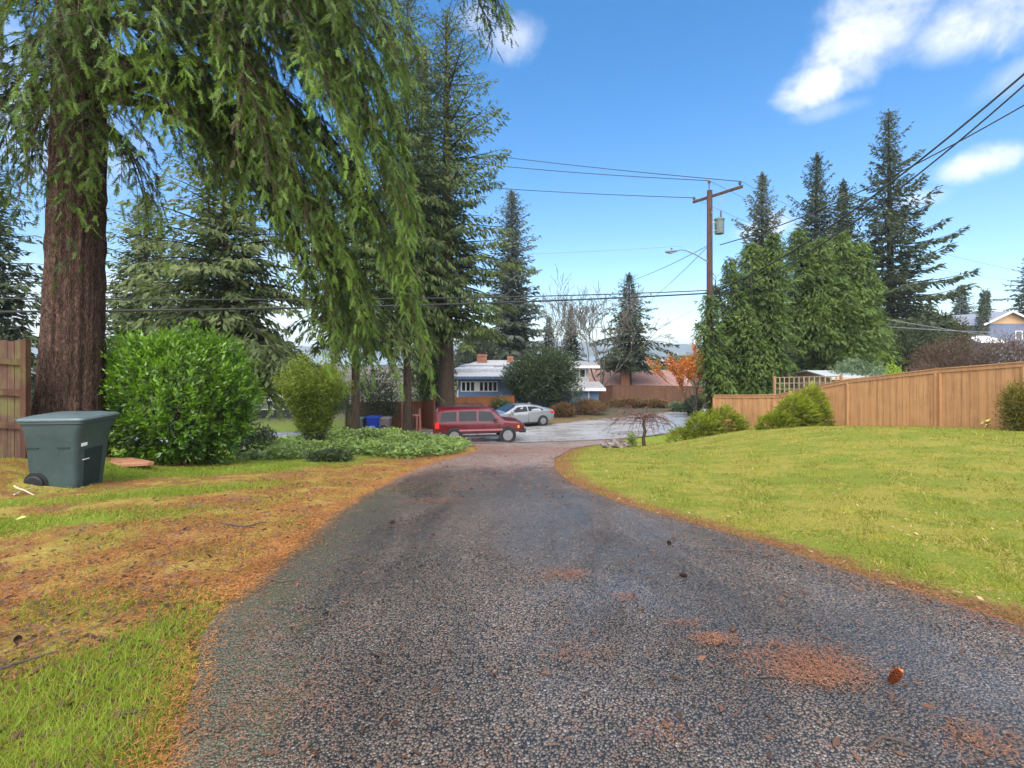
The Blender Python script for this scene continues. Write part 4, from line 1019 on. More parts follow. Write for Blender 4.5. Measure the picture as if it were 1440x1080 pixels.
# the spreading junipers in front of the tan fence
def juniper(label, boxes, seed, n, Y, cut=0.0):
    r = rng(seed)
    u0 = min(b[0] for b in boxes); u1 = max(b[1] for b in boxes)
    x = X_at((u0 + u1) / 2, Y); z0 = h1(x, Y)
    t = thing('juniper_bush', label, 'bush', (x, Y, z0), 0, 'spreading junipers along the tan fence')
    L = Leaves(); ls = []; rs = []
    for (a, b, v0, v1, dy) in boxes:
        yy = Y + dy; cx = X_at((a + b) / 2, yy); rx = (b - a) / 2 / F * yy
        zt = EYE + (HZ - v0) / F * yy; zb = EYE + (HZ - v1) / F * yy
        c = np.array([cx - x, dy, zb - z0]); 
        m = int(n * rx * (zt - zb)); d = unit(r.normal(0, 1, (m, 3))); d[:, 2] = np.abs(d[:, 2])
        k = r.uniform(0.35, 1.0, m) ** 0.4
        P = c + d * k[:, None] * np.array([rx, min(rx, 0.8), zt - zb]) + np.array([0, 0, 0.02])
        P[:, 2] += 0.05 * np.sin(P[:, 0] * 9) + r.normal(0, 0.03, m)
        lv = np.round(P[:, 2] / 0.16) * 0.16
        P[:, 2] = P[:, 2] * 0.5 + lv * 0.5                           # the flat tiers of the sprays
        D = unit(d * np.array([1, 1, 0.3]) + np.array([0.2, -0.3, 0.25]) + r.normal(0, 0.25, (m, 3)))
        twigs(L, P, D, r.uniform(0.12, 0.26, m), 3, 0.07, 0.022, r, np.clip(0.15 + 0.55 * (d[:, 2] * k) + r.normal(0.08, 0.15, m), 0, 1))
        for i in range(9):
            e = c + unit(np.array([r.normal(), r.normal() * .5, 0.8])) * np.array([rx, 0.5, zt - zb]) * 0.8
            s = np.linspace(0, 1, 4)[:, None]; ls.append((c + np.array([0, 0, -0.25])) * (1 - s) + e * s); rs.append(np.linspace(0.025, 0.008, 4))
    V, Q = np_tubes(ls, rs, 5); np_mesh('stems', V, Q, BARK_TREE, t)
    L.build('foliage', JUN, t)
juniper('low spreading juniper at the left end of the tan fence, beneath the utility pole', [(985, 1050, 574, 612, 0), (962, 1018, 583, 618, -0.3), (938, 985, 604, 621, -0.3)], 101, 1500, 20.3)
juniper('slanting wind shaped juniper halfway along the lower tan fence', [(1118, 1164, 544, 606, 0.3), (1092, 1150, 556, 606, 0), (1068, 1120, 580, 609, -0.2)], 102, 1600, 17.6)

# orange maple, bare trees, weeping maple on the lawn
x, y = cat_pos(980, 35); bare_tree('maple_tree', 'orange leaved maple left of the utility pole', x, y, 4.3, 0.62, 111, BARK_GREY, 0.09, 0.12, 5, nfirst=6, leafmat=MAPLE, nleaf=5200, leaf=(0.15, 0.09), twig=0.012)
x, y = cat_pos(846, 49); bare_tree('bare_tree', 'large leafless pale branched tree left of the russet roofed house', x, y, 10.2, 0.72, 112, BARK_PALE, 0.2, 0.13, 6, nfirst=5, twig=0.022)
x, y = cat_pos(778, 58); bare_tree('bare_tree', 'thin leafless tree behind the round evergreen shrub', x, y, 10.0, 0.5, 113, BARK_PALE, 0.13, 0.2, 6, nfirst=4, twig=0.022)
def weeping():
    r = rng(114); Y = 21.0; x = X_at(906, Y); z0 = h1(x, Y)
    t = thing('weeping_maple', 'small leafless weeping maple with crooked stem on the lawn edge', 'tree', (x, Y, z0), 0)
    ls = []; rs = []
    tr_ = np.array([(0, 0, -0.1), (-0.04, 0, 0.35), (0.05, 0.02, 0.65), (-0.05, 0, 0.95), (0.02, 0, 1.15), (0.03, 0, 1.38)])
    V, Q = np_tubes([tr_], [np.linspace(0.085, 0.04, 6)], 8)
    np_mesh('trunk', V, Q, BARK_TREE, t, smooth=True)
    for i in range(26):
        a = i * 2.4; f = r.uniform(0.35, 1.0)
        R = r.uniform(0.7, 1.75); hh = r.uniform(0.05, 0.35); s = np.linspace(0, 1, 10)
        st = np.array([0.0, 0, 0.95 + 0.4 * f])
        p = st + np.stack([math.cos(a) * R * s, math.sin(a) * R * 0.8 * s, hh * np.sin(np.pi * s * 0.8) * 1.1 - (0.62 * r.uniform(0.3, 1.3)) * s ** 3], 1)
        p[1:] += np.cumsum(r.normal(0, 0.025, (9, 3)), 0); ls.append(p); rs.append(np.linspace(0.024, 0.006, 10))
        for k in range(7):
            j = r.integers(2, 10); e = p[j]; m = 5; q = e + np.cumsum(np.concatenate([[[0, 0, 0]], np.array([math.cos(a), math.sin(a), -0.5]) * 0.06 + r.normal(0, 0.055, (m, 3))]), 0)
            ls.append(q); rs.append(np.linspace(0.010, 0.005, m + 1))
    V, Q = np_tubes(ls, rs, 4); np_mesh('branches', V, Q, plain('dark purple twigs', (0.11, 0.062, 0.055), 0.8), t)
    P = np.concatenate(ls[::2]); n = 420; i = r.integers(0, len(P), n)
    L = Leaves(); V, _ = rhombs(P[i], unit(r.normal(0, 1, (n, 3)) - np.array([0, 0, 1])), r.uniform(0.04, 0.08, n), r.uniform(0.02, 0.04, n), r.normal(0, 1, (n, 3)))
    L.add(V, r.uniform(0, 1, n)); L.build('foliage', leafy('dried maroon leaves', (0.10, 0.04, 0.03), (0.28, 0.12, 0.08)), t)
weeping()

# leaning ivy clad snag on the right
def snag():
    Y = 66; a = at(1376, 500, Y); b = at(1386, 411, Y); r = rng(115)
    z0 = h1(a.x, Y)
    t = thing('ivy_snag', 'leaning bare snag wrapped in ivy left of the tan gabled house', 'tree', (a.x, Y, z0))
    s = np.linspace(0, 1, 9)[:, None]; p = np.array([0, 0, -0.3]) * (1 - s) + (np.array(b) - np.array([a.x, Y, z0])) * s
    V, Q = np_tubes([p], [np.linspace(0.55, 0.22, 9)], 8); np_mesh('trunk', V, Q, BARK_GREY, t, smooth=True)
    n = 1800; f = r.uniform(0, 1, n); c = np.stack([np.interp(f, s[:, 0], p[:, k]) for k in range(3)], 1); d = unit(r.normal(0, 1, (n, 3)))
    L = Leaves(); V, _ = rhombs(c + d * (0.85 - 0.45 * f)[:, None] * r.uniform(0.6, 1.1, (n, 1)), unit(d + r.normal(0, .5, (n, 3))), np.full(n, 0.34), np.full(n, 0.17), d)
    L.add(V, r.uniform(0, 0.8, n)); L.build('ivy', DEEP, t)
snag()

# ivy carpet between driveway and street
def ivy():
    r = rng(120)
    poly = np.array([G(336, 648), (-8.0, 15.5), (-9.5, 18.5), (-9.0, 21.2), (-5.5, 21.8), (-2.7, 22.9), (-2.0, 22.0), (-1.9, 20.5), G(640, 640), G(575, 647), G(500, 640), G(420, 646)])
    def inside(x, y):
        c = np.zeros(len(x), bool); n = len(poly)
        for i in range(n):
            (x1, y1), (x2, y2) = poly[i], poly[(i + 1) % n]
            k = ((y1 > y) != (y2 > y)) & (x < (x2 - x1) * (y - y1) / (y2 - y1 + 1e-9) + x1); c ^= k
        return c
    n = 60000; x = r.uniform(-10.5, -1, n); y = r.uniform(8, 23.5, n)
    ok = inside(x + r.normal(0, 0.12, n), y + r.normal(0, 0.12, n)); x, y = x[ok], y[ok]; n = len(x)
    hgt = 0.10 + 0.13 * (np.sin(x * 3.1 + y) * np.sin(y * 2.3 - x) + 1) * sst((y - 9.5) / 3)
    z = h(x, y) + hgt * r.uniform(0.15, 1.1, n)
    L = Leaves(); ln = r.uniform(0.07, 0.13, n)
    V, _ = rhombs(np.stack([x, y, z], 1), unit(r.normal(0, 1, (n, 3)) * np.array([1, 1, 0.4]) + np.array([0, -0.2, 0.25])), ln, ln * 0.8, unit(r.normal(0, 0.4, (n, 3)) + np.array([0, -0.3, 1])), 0.4)
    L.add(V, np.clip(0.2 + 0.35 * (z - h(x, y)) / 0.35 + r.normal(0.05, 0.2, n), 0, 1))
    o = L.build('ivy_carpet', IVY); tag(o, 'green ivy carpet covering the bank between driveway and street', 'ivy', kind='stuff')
ivy()
S('creeping_shrub', 'low dark green creeping mound on the orange needle litter in front of the ivy', 463, 632, 655, 431, 497, 10.6, DEEP, 2600, (0.075, 0.03), 121, depth=0.6, up=0.25, dz=-0.05, stems=4)
# ------------------------------------------------------------------ fences
def m_wood(name, lo, hi, rough=0.75, streak=1.0, moss=0.0, mosscol=(0.10, 0.11, 0.03), top=0.0):
    if name in _cache: return _cache[name]
    m, w = new_mat(name)
    pos = w.n('ShaderNodeNewGeometry').outputs['Position']
    st = scaled(w, pos, (1, 1, 0.07))
    a = noise(w, st, 22.0, 5.0, 0.7); b = noise(w, pos, 2.2, 4.0); c_ = noise(w, scaled(w, pos, (1, 1, 0.02)), 7.3, 2.0)
    f = w.math('ADD', w.math('MULTIPLY', a, 0.45 * streak), w.math('ADD', w.math('MULTIPLY', b, 0.26), w.math('MULTIPLY', c_, 0.42)))
    c = w.mix(w.ramp(f, 0.34, 0.70), lo, hi)
    if moss:
        c = w.mix(w.ramp(w.math('ADD', b, w.math('MULTIPLY', a, 0.4)), 0.62, 0.85, 0.0, moss), c, mosscol)
    finish(w, c, rough, 0.25, 0.0, bump(w, a, 0.35, 0.012))
    _cache[name] = m
    return m
TAN = m_wood('tan stained cedar boards', (0.225, 0.108, 0.045), (0.41, 0.215, 0.095), 0.7)
TAN_D = m_wood('tan stained cedar trim', (0.25, 0.12, 0.055), (0.37, 0.195, 0.09), 0.7)
OLDW = m_wood('weathered reddish boards', (0.030, 0.016, 0.011), (0.095, 0.05, 0.034), 0.85, 1.2, 0.6)
OLDR = m_wood('weathered red rails', (0.04, 0.017, 0.011), (0.08, 0.033, 0.021), 0.85, 1.0, 0.4)
REDW = m_wood('red brown stained boards', (0.095, 0.028, 0.014), (0.18, 0.060, 0.028), 0.75)
ORW = m_wood('new orange cedar boards', (0.22, 0.075, 0.028), (0.34, 0.135, 0.05), 0.75)
BRW = m_wood('brown stained boards', (0.075, 0.035, 0.02), (0.15, 0.075, 0.045), 0.8)

def tan_fence():
    x0, y0 = FENCE[0]; z0 = h1(x0, y0)
    t = thing('board_fence', 'long tan stained board fence stepping up along the far edge of the lawn', 'fence', (x0, y0, z0))
    o = Vector((x0, y0, z0)); r = random.Random(3)
    for i in range(len(FENCE) - 1):
        a, b = FENCE[i], FENCE[i + 1]; za, zb = FTOP[i], FTOP[i + 1]
        L_ = math.hypot(b[0] - a[0], b[1] - a[1]); n = max(3, int(L_ / 0.195))
        d = Vector(((b[0] - a[0]) / L_, (b[1] - a[1]) / L_, 0)); nr = Vector((-d.y, d.x, 0))
        if nr.dot(Vector((-a[0], -a[1], 0))) < 0: nr = -nr
        m = MB()
        for k in range(n):
            s0, s1 = k / n, (k + 1) / n - 0.010 / L_ * 1.0
            off = nr * r.uniform(-0.004, 0.004)
            def P(s, z, w): 
                p = Vector((a[0], a[1], 0)) + d * (L_ * s) + off + nr * w
                return (p.x - x0, p.y - y0, z - z0)
            zt = lambda s: za + (zb - za) * s - 0.02
            bt = lambda s: h1(a[0] + d.x * L_ * s, a[1] + d.y * L_ * s) - 0.05
            bot = [P(s0, bt(s0), -.01), P(s1, bt(s1), -.01), P(s1, bt(s1), .012), P(s0, bt(s0), .012)]
            top = [P(s0, zt(s0), -.01), P(s1, zt(s1), -.01), P(s1, zt(s1), .012), P(s0, zt(s0), .012)]
            m.hexa(bot, top)
        m.build('panel', TAN, t)
        c = MB(); A = Vector((a[0], a[1], za)) - o; B = Vector((b[0], b[1], zb)) - o
        c.beam(A + Vector((0, 0, .018)), B + Vector((0, 0, .018)), 0.13, 0.034)
        c.build('cap_rail', TAN_D, t)
        c = MB(); c.beam(A + nr * .028 - Vector((0, 0, .062)), B + nr * .028 - Vector((0, 0, .062)), 0.026, 0.10)
        c.build('trim_board', TAN_D, t)
    for (u_i) in (0, 3, 4, 5, 6):
        a = FENCE[u_i]; nxt = FENCE[u_i + 1]; dd = Vector((nxt[0] - a[0], nxt[1] - a[1], 0)).normalized(); nr = Vector((-dd.y, dd.x, 0))
        if nr.dot(Vector((-a[0], -a[1], 0))) < 0: nr = -nr
        m = MB(); zt = FTOP[u_i] - 0.115
        for side in ((-0.07, 0.07) if u_i == 4 else (0,)):
            p = Vector((a[0] - x0, a[1] - y0, 0)) + nr * 0.032 + dd * side
            m.beam(p + Vector((0, 0, h1(*a) - z0 - 0.1)), p + Vector((0, 0, zt - z0)), 0.04, 0.10)
        m.build('post', TAN_D, t)
tan_fence()

def board_fence(name, label, pts, top, mat, railmat=None, back_rails=False, bw=0.14, gap=0.012, seed=1, cap=False, ragged=0.0, posts=True, group=None, bot=None, postmat=None):
    x0, y0 = pts[0]; z0 = h1(x0, y0); r = random.Random(seed)
    t = thing(name, label, 'fence', (x0, y0, z0), 0, group)
    railmat = railmat or mat
    for i in range(len(pts) - 1):
        a, b = Vector((*pts[i], 0)), Vector((*pts[i + 1], 0)); L_ = (b - a).length; d = (b - a) / L_; nr = Vector((-d.y, d.x, 0))
        if nr.dot(-a) < 0: nr = -nr
        za, zb = top[i], top[i + 1]; n = max(2, int(L_ / bw)); m = MB(); O = Vector((x0, y0, z0))
        for k in range(n):
            s0 = k * L_ / n; s1 = (k + 1) * L_ / n - gap
            q0 = a + d * s0; q1 = a + d * s1; e = nr * r.uniform(-0.006, 0.006)
            jz = r.uniform(-ragged, ragged); z_0 = za + (zb - za) * s0 / L_ + jz; z_1 = za + (zb - za) * s1 / L_ + jz + r.uniform(-ragged, ragged) * .4
            b0 = (h1(q0.x, q0.y) if bot is None else bot) - 0.04 + abs(jz)
            pr = lambda q, z, w: q + nr * w + e + Vector((0, 0, z)) - O
            m.hexa([pr(q0, b0, -.01), pr(q1, b0, -.01), pr(q1, b0, .01), pr(q0, b0, .01)], [pr(q0, z_0, -.01), pr(q1, z_1, -.01), pr(q1, z_1, .01), pr(q0, z_0, .01)])
        m.build('panel', mat, t)
        if back_rails:
            for f in back_rails:
                rl = MB(); hA = za - f; hB = zb - f
                rl.beam(a + nr * .04 + Vector((0, 0, hA)) - O, b + nr * .04 + Vector((0, 0, hB)) - O, 0.05, 0.10)
                rl.build('rail', railmat, t)
        if cap:
            rl = MB(); rl.beam(a + Vector((0, 0, za + .02)) - O, b + Vector((0, 0, zb + .02)) - O, 0.12, 0.04); rl.build('cap_rail', railmat, t)
        if posts:
            npst = max(1, int(round(L_ / 2.4)))
            for k in range(npst + (1 if i == len(pts) - 2 else 0)):
                q = a + d * (L_ * k / npst); zz = za + (zb - za) * k / npst
                p = MB(); base = q - O + nr * .045; p.beam(base + Vector((0, 0, h1(q.x, q.y) - .1)), base + Vector((0, 0, zz + 0.04)), 0.09, 0.09)
                p.build('post', postmat or railmat, t)
    return t
# old fence at the left, its rails and end post towards us
zt = EYE + (HZ - 480) / F * 7.9
board_fence('board_fence', 'old weathered board fence with rails, between left edge and the huge fir trunk', [(X_at(-160, 8.2), 8.25), (X_at(36, 7.9), 7.95)], [zt + 0.1, zt - 0.01], OLDW, OLDR, back_rails=(0.33, 0.84, 1.38), bw=0.125, gap=0.008, seed=5, ragged=0.022, postmat=OLDR)
# across the street
Yf = 31.2
board_fence('board_fence', 'red brown board fence behind the bins, left of the tallest conifer trunk', [(X_at(497, 31.0), 31.0), (X_at(594, 31.4), 31.4), (X_at(612, 29.9), 29.9)], [EYE - 72 / F * 31, EYE - 71 / F * 31.4, EYE - 66 / F * 29.9], REDW, seed=6, cap=True)
board_fence('board_fence', 'newer orange cedar fence in front of the blue house, behind the cars', [(X_at(618, 32.4), 32.4), (X_at(722, 36.4), 36.4), (X_at(724, 39.5), 39.5)], [EYE - 66 / F * 32.4, EYE - 63 / F * 36.4, EYE - 60 / F * 39.5], ORW, seed=7, cap=True)
board_fence('board_fence', 'long brown board fence in front of the russet roofed house', [(X_at(838, 41.5), 41.5), (X_at(862, 46), 46.0), (X_at(936, 45.5), 45.5), (X_at(990, 45), 45.0)], [EYE - 50 / F * 41.5, EYE - 48 / F * 46, EYE - 49 / F * 45.5, EYE - 50 / F * 45], BRW, seed=8, cap=True)
board_fence('fence_gate_panel', 'short olive grey board panel at the left end of the red fence', [(X_at(486, 30.0), 30.0), (X_at(500, 30.2), 30.2)], [EYE - 74 / F * 30, EYE - 74 / F * 30.2], m_wood('mossy grey boards', (0.08, 0.075, 0.04), (0.17, 0.15, 0.08), 0.85), seed=9)

# lattice fence and garden shed beyond the tan fence
def lattice():
    Y = 22.4; a = at(1086, 553, 21.6); b = at(1178, 534, 19.0)
    a = Vector((a.x + .4, a.y + .5, 0)); b = Vector((b.x + .45, b.y + .4, 0)); z0 = h1(a.x, a.y)
    t = thing('lattice_fence', 'open square lattice fence showing above the tan fence beside the cedar', 'fence', (a.x, a.y, z0))
    O = Vector((a.x, a.y, z0)); za = EYE - 37 / F * a.y - 0.0; zb = EYE - 35 / F * b.y
    d = (b - a); n = 13; m = MB()
    for k in range(n + 1):
        p = a + d * (k / n); zt = za + (zb - za) * k / n; m.beam(p - O + Vector((0, 0, h1(p.x, p.y) + .3)), p - O + Vector((0, 0, zt)), .035, .035)
    for j in range(4):
        m.beam(a - O + Vector((0, .03, za - j * .26)), b - O + Vector((0, .03, zb - j * .26)), .03, .035)
    m.build('lattice', plain('aged lattice wood', (0.30, 0.21, 0.15), 0.8), t)
    for k in (0, 1):
        p = a + d * k; q = MB(); q.beam(p - O + Vector((0, 0.06, h1(p.x, p.y) - .2)), p - O + Vector((0, 0.06, (za, zb)[k] + .05)), .09, .09); q.build('post', TAN_D, t)
lattice()

def gable_house(name, label, x0, x1, y0, y1, zb, zeave, zridge, wallm, roofm, trimm, axis='x', over=0.4, cat='house', wins=(), chim=(), roof_t=0.16, doors=(), gablem=None, glass=None, fas=True):
    """rectangular building with a gabled roof; ridge along axis; wins: (face, pos, width, z0, z1, panes)"""
    cx, cy = (x0 + x1) / 2, y0
    t = thing(name, label, cat, (cx, cy, zb)); O = Vector((cx, cy, zb))
    m = MB()
    m.box(x0 - cx, x1 - cx, 0, y1 - y0, -0.3, zeave - zb); m.build('wall', wallm, t)
    g = MB(); ze, zr = zeave - zb, zridge - zb
    if axis == 'x':
        ym = (y1 - y0) / 2
        for X in (x0 - cx + .001, x1 - cx - .001):
            sgn = 0.02 if X > 0 else -0.02
            g.add([(X - sgn * 4, 0, ze), (X, 0, ze), (X, y1 - y0, ze), (X - sgn * 4, y1 - y0, ze), (X - sgn * 4, ym, zr), (X, ym, zr)], [(0, 1, 5, 4), (1, 2, 5), (3, 0, 4), (2, 3, 4, 5), (0, 3, 2, 1)])
        g.build('gable', gablem or wallm, t)
        for k, (ya, yb) in enumerate(((-over, ym), (y1 - y0 + over, ym))):
            sl = (zr - ze) / ym; za = ze - over * sl
            q = MB(); X0, X1 = x0 - cx - over, x1 - cx + over
            q.hexa([(X0, ya, za), (X1, ya, za), (X1, yb, zr), (X0, yb, zr)], [(X0, ya, za + roof_t), (X1, ya, za + roof_t), (X1, yb, zr + roof_t), (X0, yb, zr + roof_t)])
            q.build('roof', roofm, t)
            if fas and k == 0:
                f = MB(); f.box(X0, X1, ya - 0.05, ya - 0.004, za - 0.06, za + roof_t + 0.01); f.build('gutter', trimm, t)
    else:
        xm = 0.0
        for Yv in (0.001, y1 - y0 - .001):
            s = 0.08 if Yv < 1 else -0.08
            g.add([(x0 - cx, Yv, ze), (x1 - cx, Yv, ze), (x1 - cx, Yv + s, ze), (x0 - cx, Yv + s, ze), (xm, Yv, zr), (xm, Yv + s, zr)], [(0, 1, 4), (3, 5, 2), (1, 2, 5, 4), (0, 4, 5, 3), (0, 3, 2, 1)])
        g.build('gable', gablem or wallm, t)
        for sg in (-1, 1):
            hw = (x1 - x0) / 2; sl = (zr - ze) / hw; xa = sg * (hw + over); za = ze - over * sl
            q = MB(); q.hexa([(xa, -over, za), (0, -over, zr), (0, y1 - y0 + over, zr), (xa, y1 - y0 + over, za)], [(xa, -over, za + roof_t), (0, -over, zr + roof_t), (0, y1 - y0 + over, zr + roof_t), (xa, y1 - y0 + over, za + roof_t)])
            q.build('roof', roofm, t)
            f = MB(); f.beam((xa, -over - .025, za + roof_t / 2), (0, -over - .025, zr + roof_t / 2), .045, roof_t + .08); f.build('barge_board', trimm, t)
    glass = glass or GLASS
    for (xa, xb, za, zb_, panes) in wins:
        f = MB(); w_ = xb - xa; X0 = xa - cx; X1 = xb - cx; Z0 = za - zb; Z1 = zb_ - zb; fr = 0.07
        f.box(X0 - fr, X1 + fr, -0.06, -0.003, Z0 - fr, Z0); f.box(X0 - fr, X1 + fr, -0.06, -0.003, Z1, Z1 + fr)
        for k in range(panes + 1):
            c = X0 + w_ * k / panes; f.box(c - fr * .7, c + fr * .7, -0.058, -0.003, Z0, Z1)
        fo = f.build('window', trimm, t)
        for k in range(panes):
            p = MB(); p.box(X0 + w_ * k / panes + .05, X0 + w_ * (k + 1) / panes - .05, -0.03, -0.005, Z0, Z1); p.build('pane', glass, fo)
    for (xa, xb, za, zb_, col) in doors:
        d = MB(); d.box(xa - cx, xb - cx, -0.05, -0.003, za - zb, zb_ - zb)
        nrow = 4
        do = d.build('garage_door', col, t)
        fr = MB(); fr.box(xa - cx - .1, xa - cx, -.06, -.003, za - zb, zb_ - zb + .1); fr.box(xb - cx, xb - cx + .1, -.06, -.003, za - zb, zb_ - zb + .1); fr.box(xa - cx, xb - cx, -.06, -.003, zb_ - zb, zb_ - zb + .1)
        fr.build('frame', trimm, do)
    for (xc, yc, w_, za, zt_) in chim:
        c = MB(); c.box(xc - cx - w_ / 2, xc - cx + w_ / 2, yc - cy - w_ * .35, yc - cy + w_ * .35, za - zb, zt_ - zb); c.box(xc - cx - w_ * .56, xc - cx + w_ * .56, yc - cy - w_ * .42, yc - cy + w_ * .42, zt_ - zb - .18, zt_ - zb - .04)
        c.build('chimney', BRICK, t)
    return t

def m_brick(name, a, b, mortar, sc=9.0):
    m, w = new_mat(name)
    tc = w.n('ShaderNodeTexCoord').outputs['Object']
    sp = w.n('ShaderNodeSeparateXYZ', _0=tc); cb = w.n('ShaderNodeCombineXYZ', _0=w.math('ADD', sp.outputs[0], sp.outputs[1]), _1=sp.outputs[2])
    bt = w.n('ShaderNodeTexBrick', Vector=cb.outputs[0], Color1=rgba(a), Color2=rgba(b), Mortar=rgba(mortar), Scale=sc / 2, Mortar_Size=0.02)
    finish(w, bt.outputs[0], 0.85, 0.2, 0.0)
    return m
def m_siding(name, col, pitch=0.2, vertical=False):
    m, w = new_mat(name)
    tc = w.n('ShaderNodeTexCoord').outputs['Object']; sp = w.n('ShaderNodeSeparateXYZ', _0=tc)
    v = w.math('ADD', sp.outputs[0], sp.outputs[1]) if vertical else sp.outputs[2]
    fr = w.math('FRACT', w.math('DIVIDE', v, pitch)); ln = w.ramp(fr, 0.0, 0.12, 0.0, 1.0)
    nzv = noise(w, tc, 3.0, 4.0)
    c = w.mix(w.math('MULTIPLY', nzv, 0.6), tuple(x * 1.08 for x in col), tuple(x * 0.75 for x in col))
    finish(w, c, 0.6, 0.3, 0.0, bump(w, w.math('ADD', ln, w.math('MULTIPLY', fr, -0.3)), 0.7, 0.03))
    return m
def m_shingle(name, lo, hi):
    m, w = new_mat(name)
    tc = w.n('ShaderNodeTexCoord').outputs['Object']
    v = w.n('ShaderNodeTexVoronoi', dict(feature='F1'), Vector=scaled(w, tc, (3, 6, 6)), Scale=1.0); n = noise(w, tc, 1.2, 5.0)
    sp = w.n('ShaderNodeSeparateColor', Color=v.outputs['Color'])
    c = w.mix(w.math('ADD', w.math('MULTIPLY', sp.outputs[0], 0.5), w.math('MULTIPLY', n, 0.5)), lo, hi)
    finish(w, c, 0.8, 0.25, 0.0, bump(w, v.outputs['Distance'], 0.3, 0.02))
    return m
GLASS = plain('dark window glass', (0.02, 0.024, 0.03), 0.12, 0.2, 2.0, spec=0.8)
BRICK = m_brick('red chimney brick', (0.26, 0.075, 0.04), (0.34, 0.12, 0.065), (0.3, 0.25, 0.2))
BLUE = m_siding('blue board siding', (0.125, 0.20, 0.34), 0.3, True)
BLUE_D = plain('dark blue gutter paint', (0.08, 0.12, 0.2), 0.6)  # gutter colour, darker than the siding
WHITE = plain('white paint', (0.72, 0.72, 0.72), 0.5, 0.06)
LROOF = m_shingle('pale grey roofing', (0.27, 0.265, 0.265), (0.42, 0.41, 0.40))
GROOF = m_shingle('grey roofing', (0.16, 0.155, 0.16), (0.30, 0.29, 0.29))
RROOF = m_shingle('faded russet shingles', (0.23, 0.12, 0.10), (0.37, 0.22, 0.185))

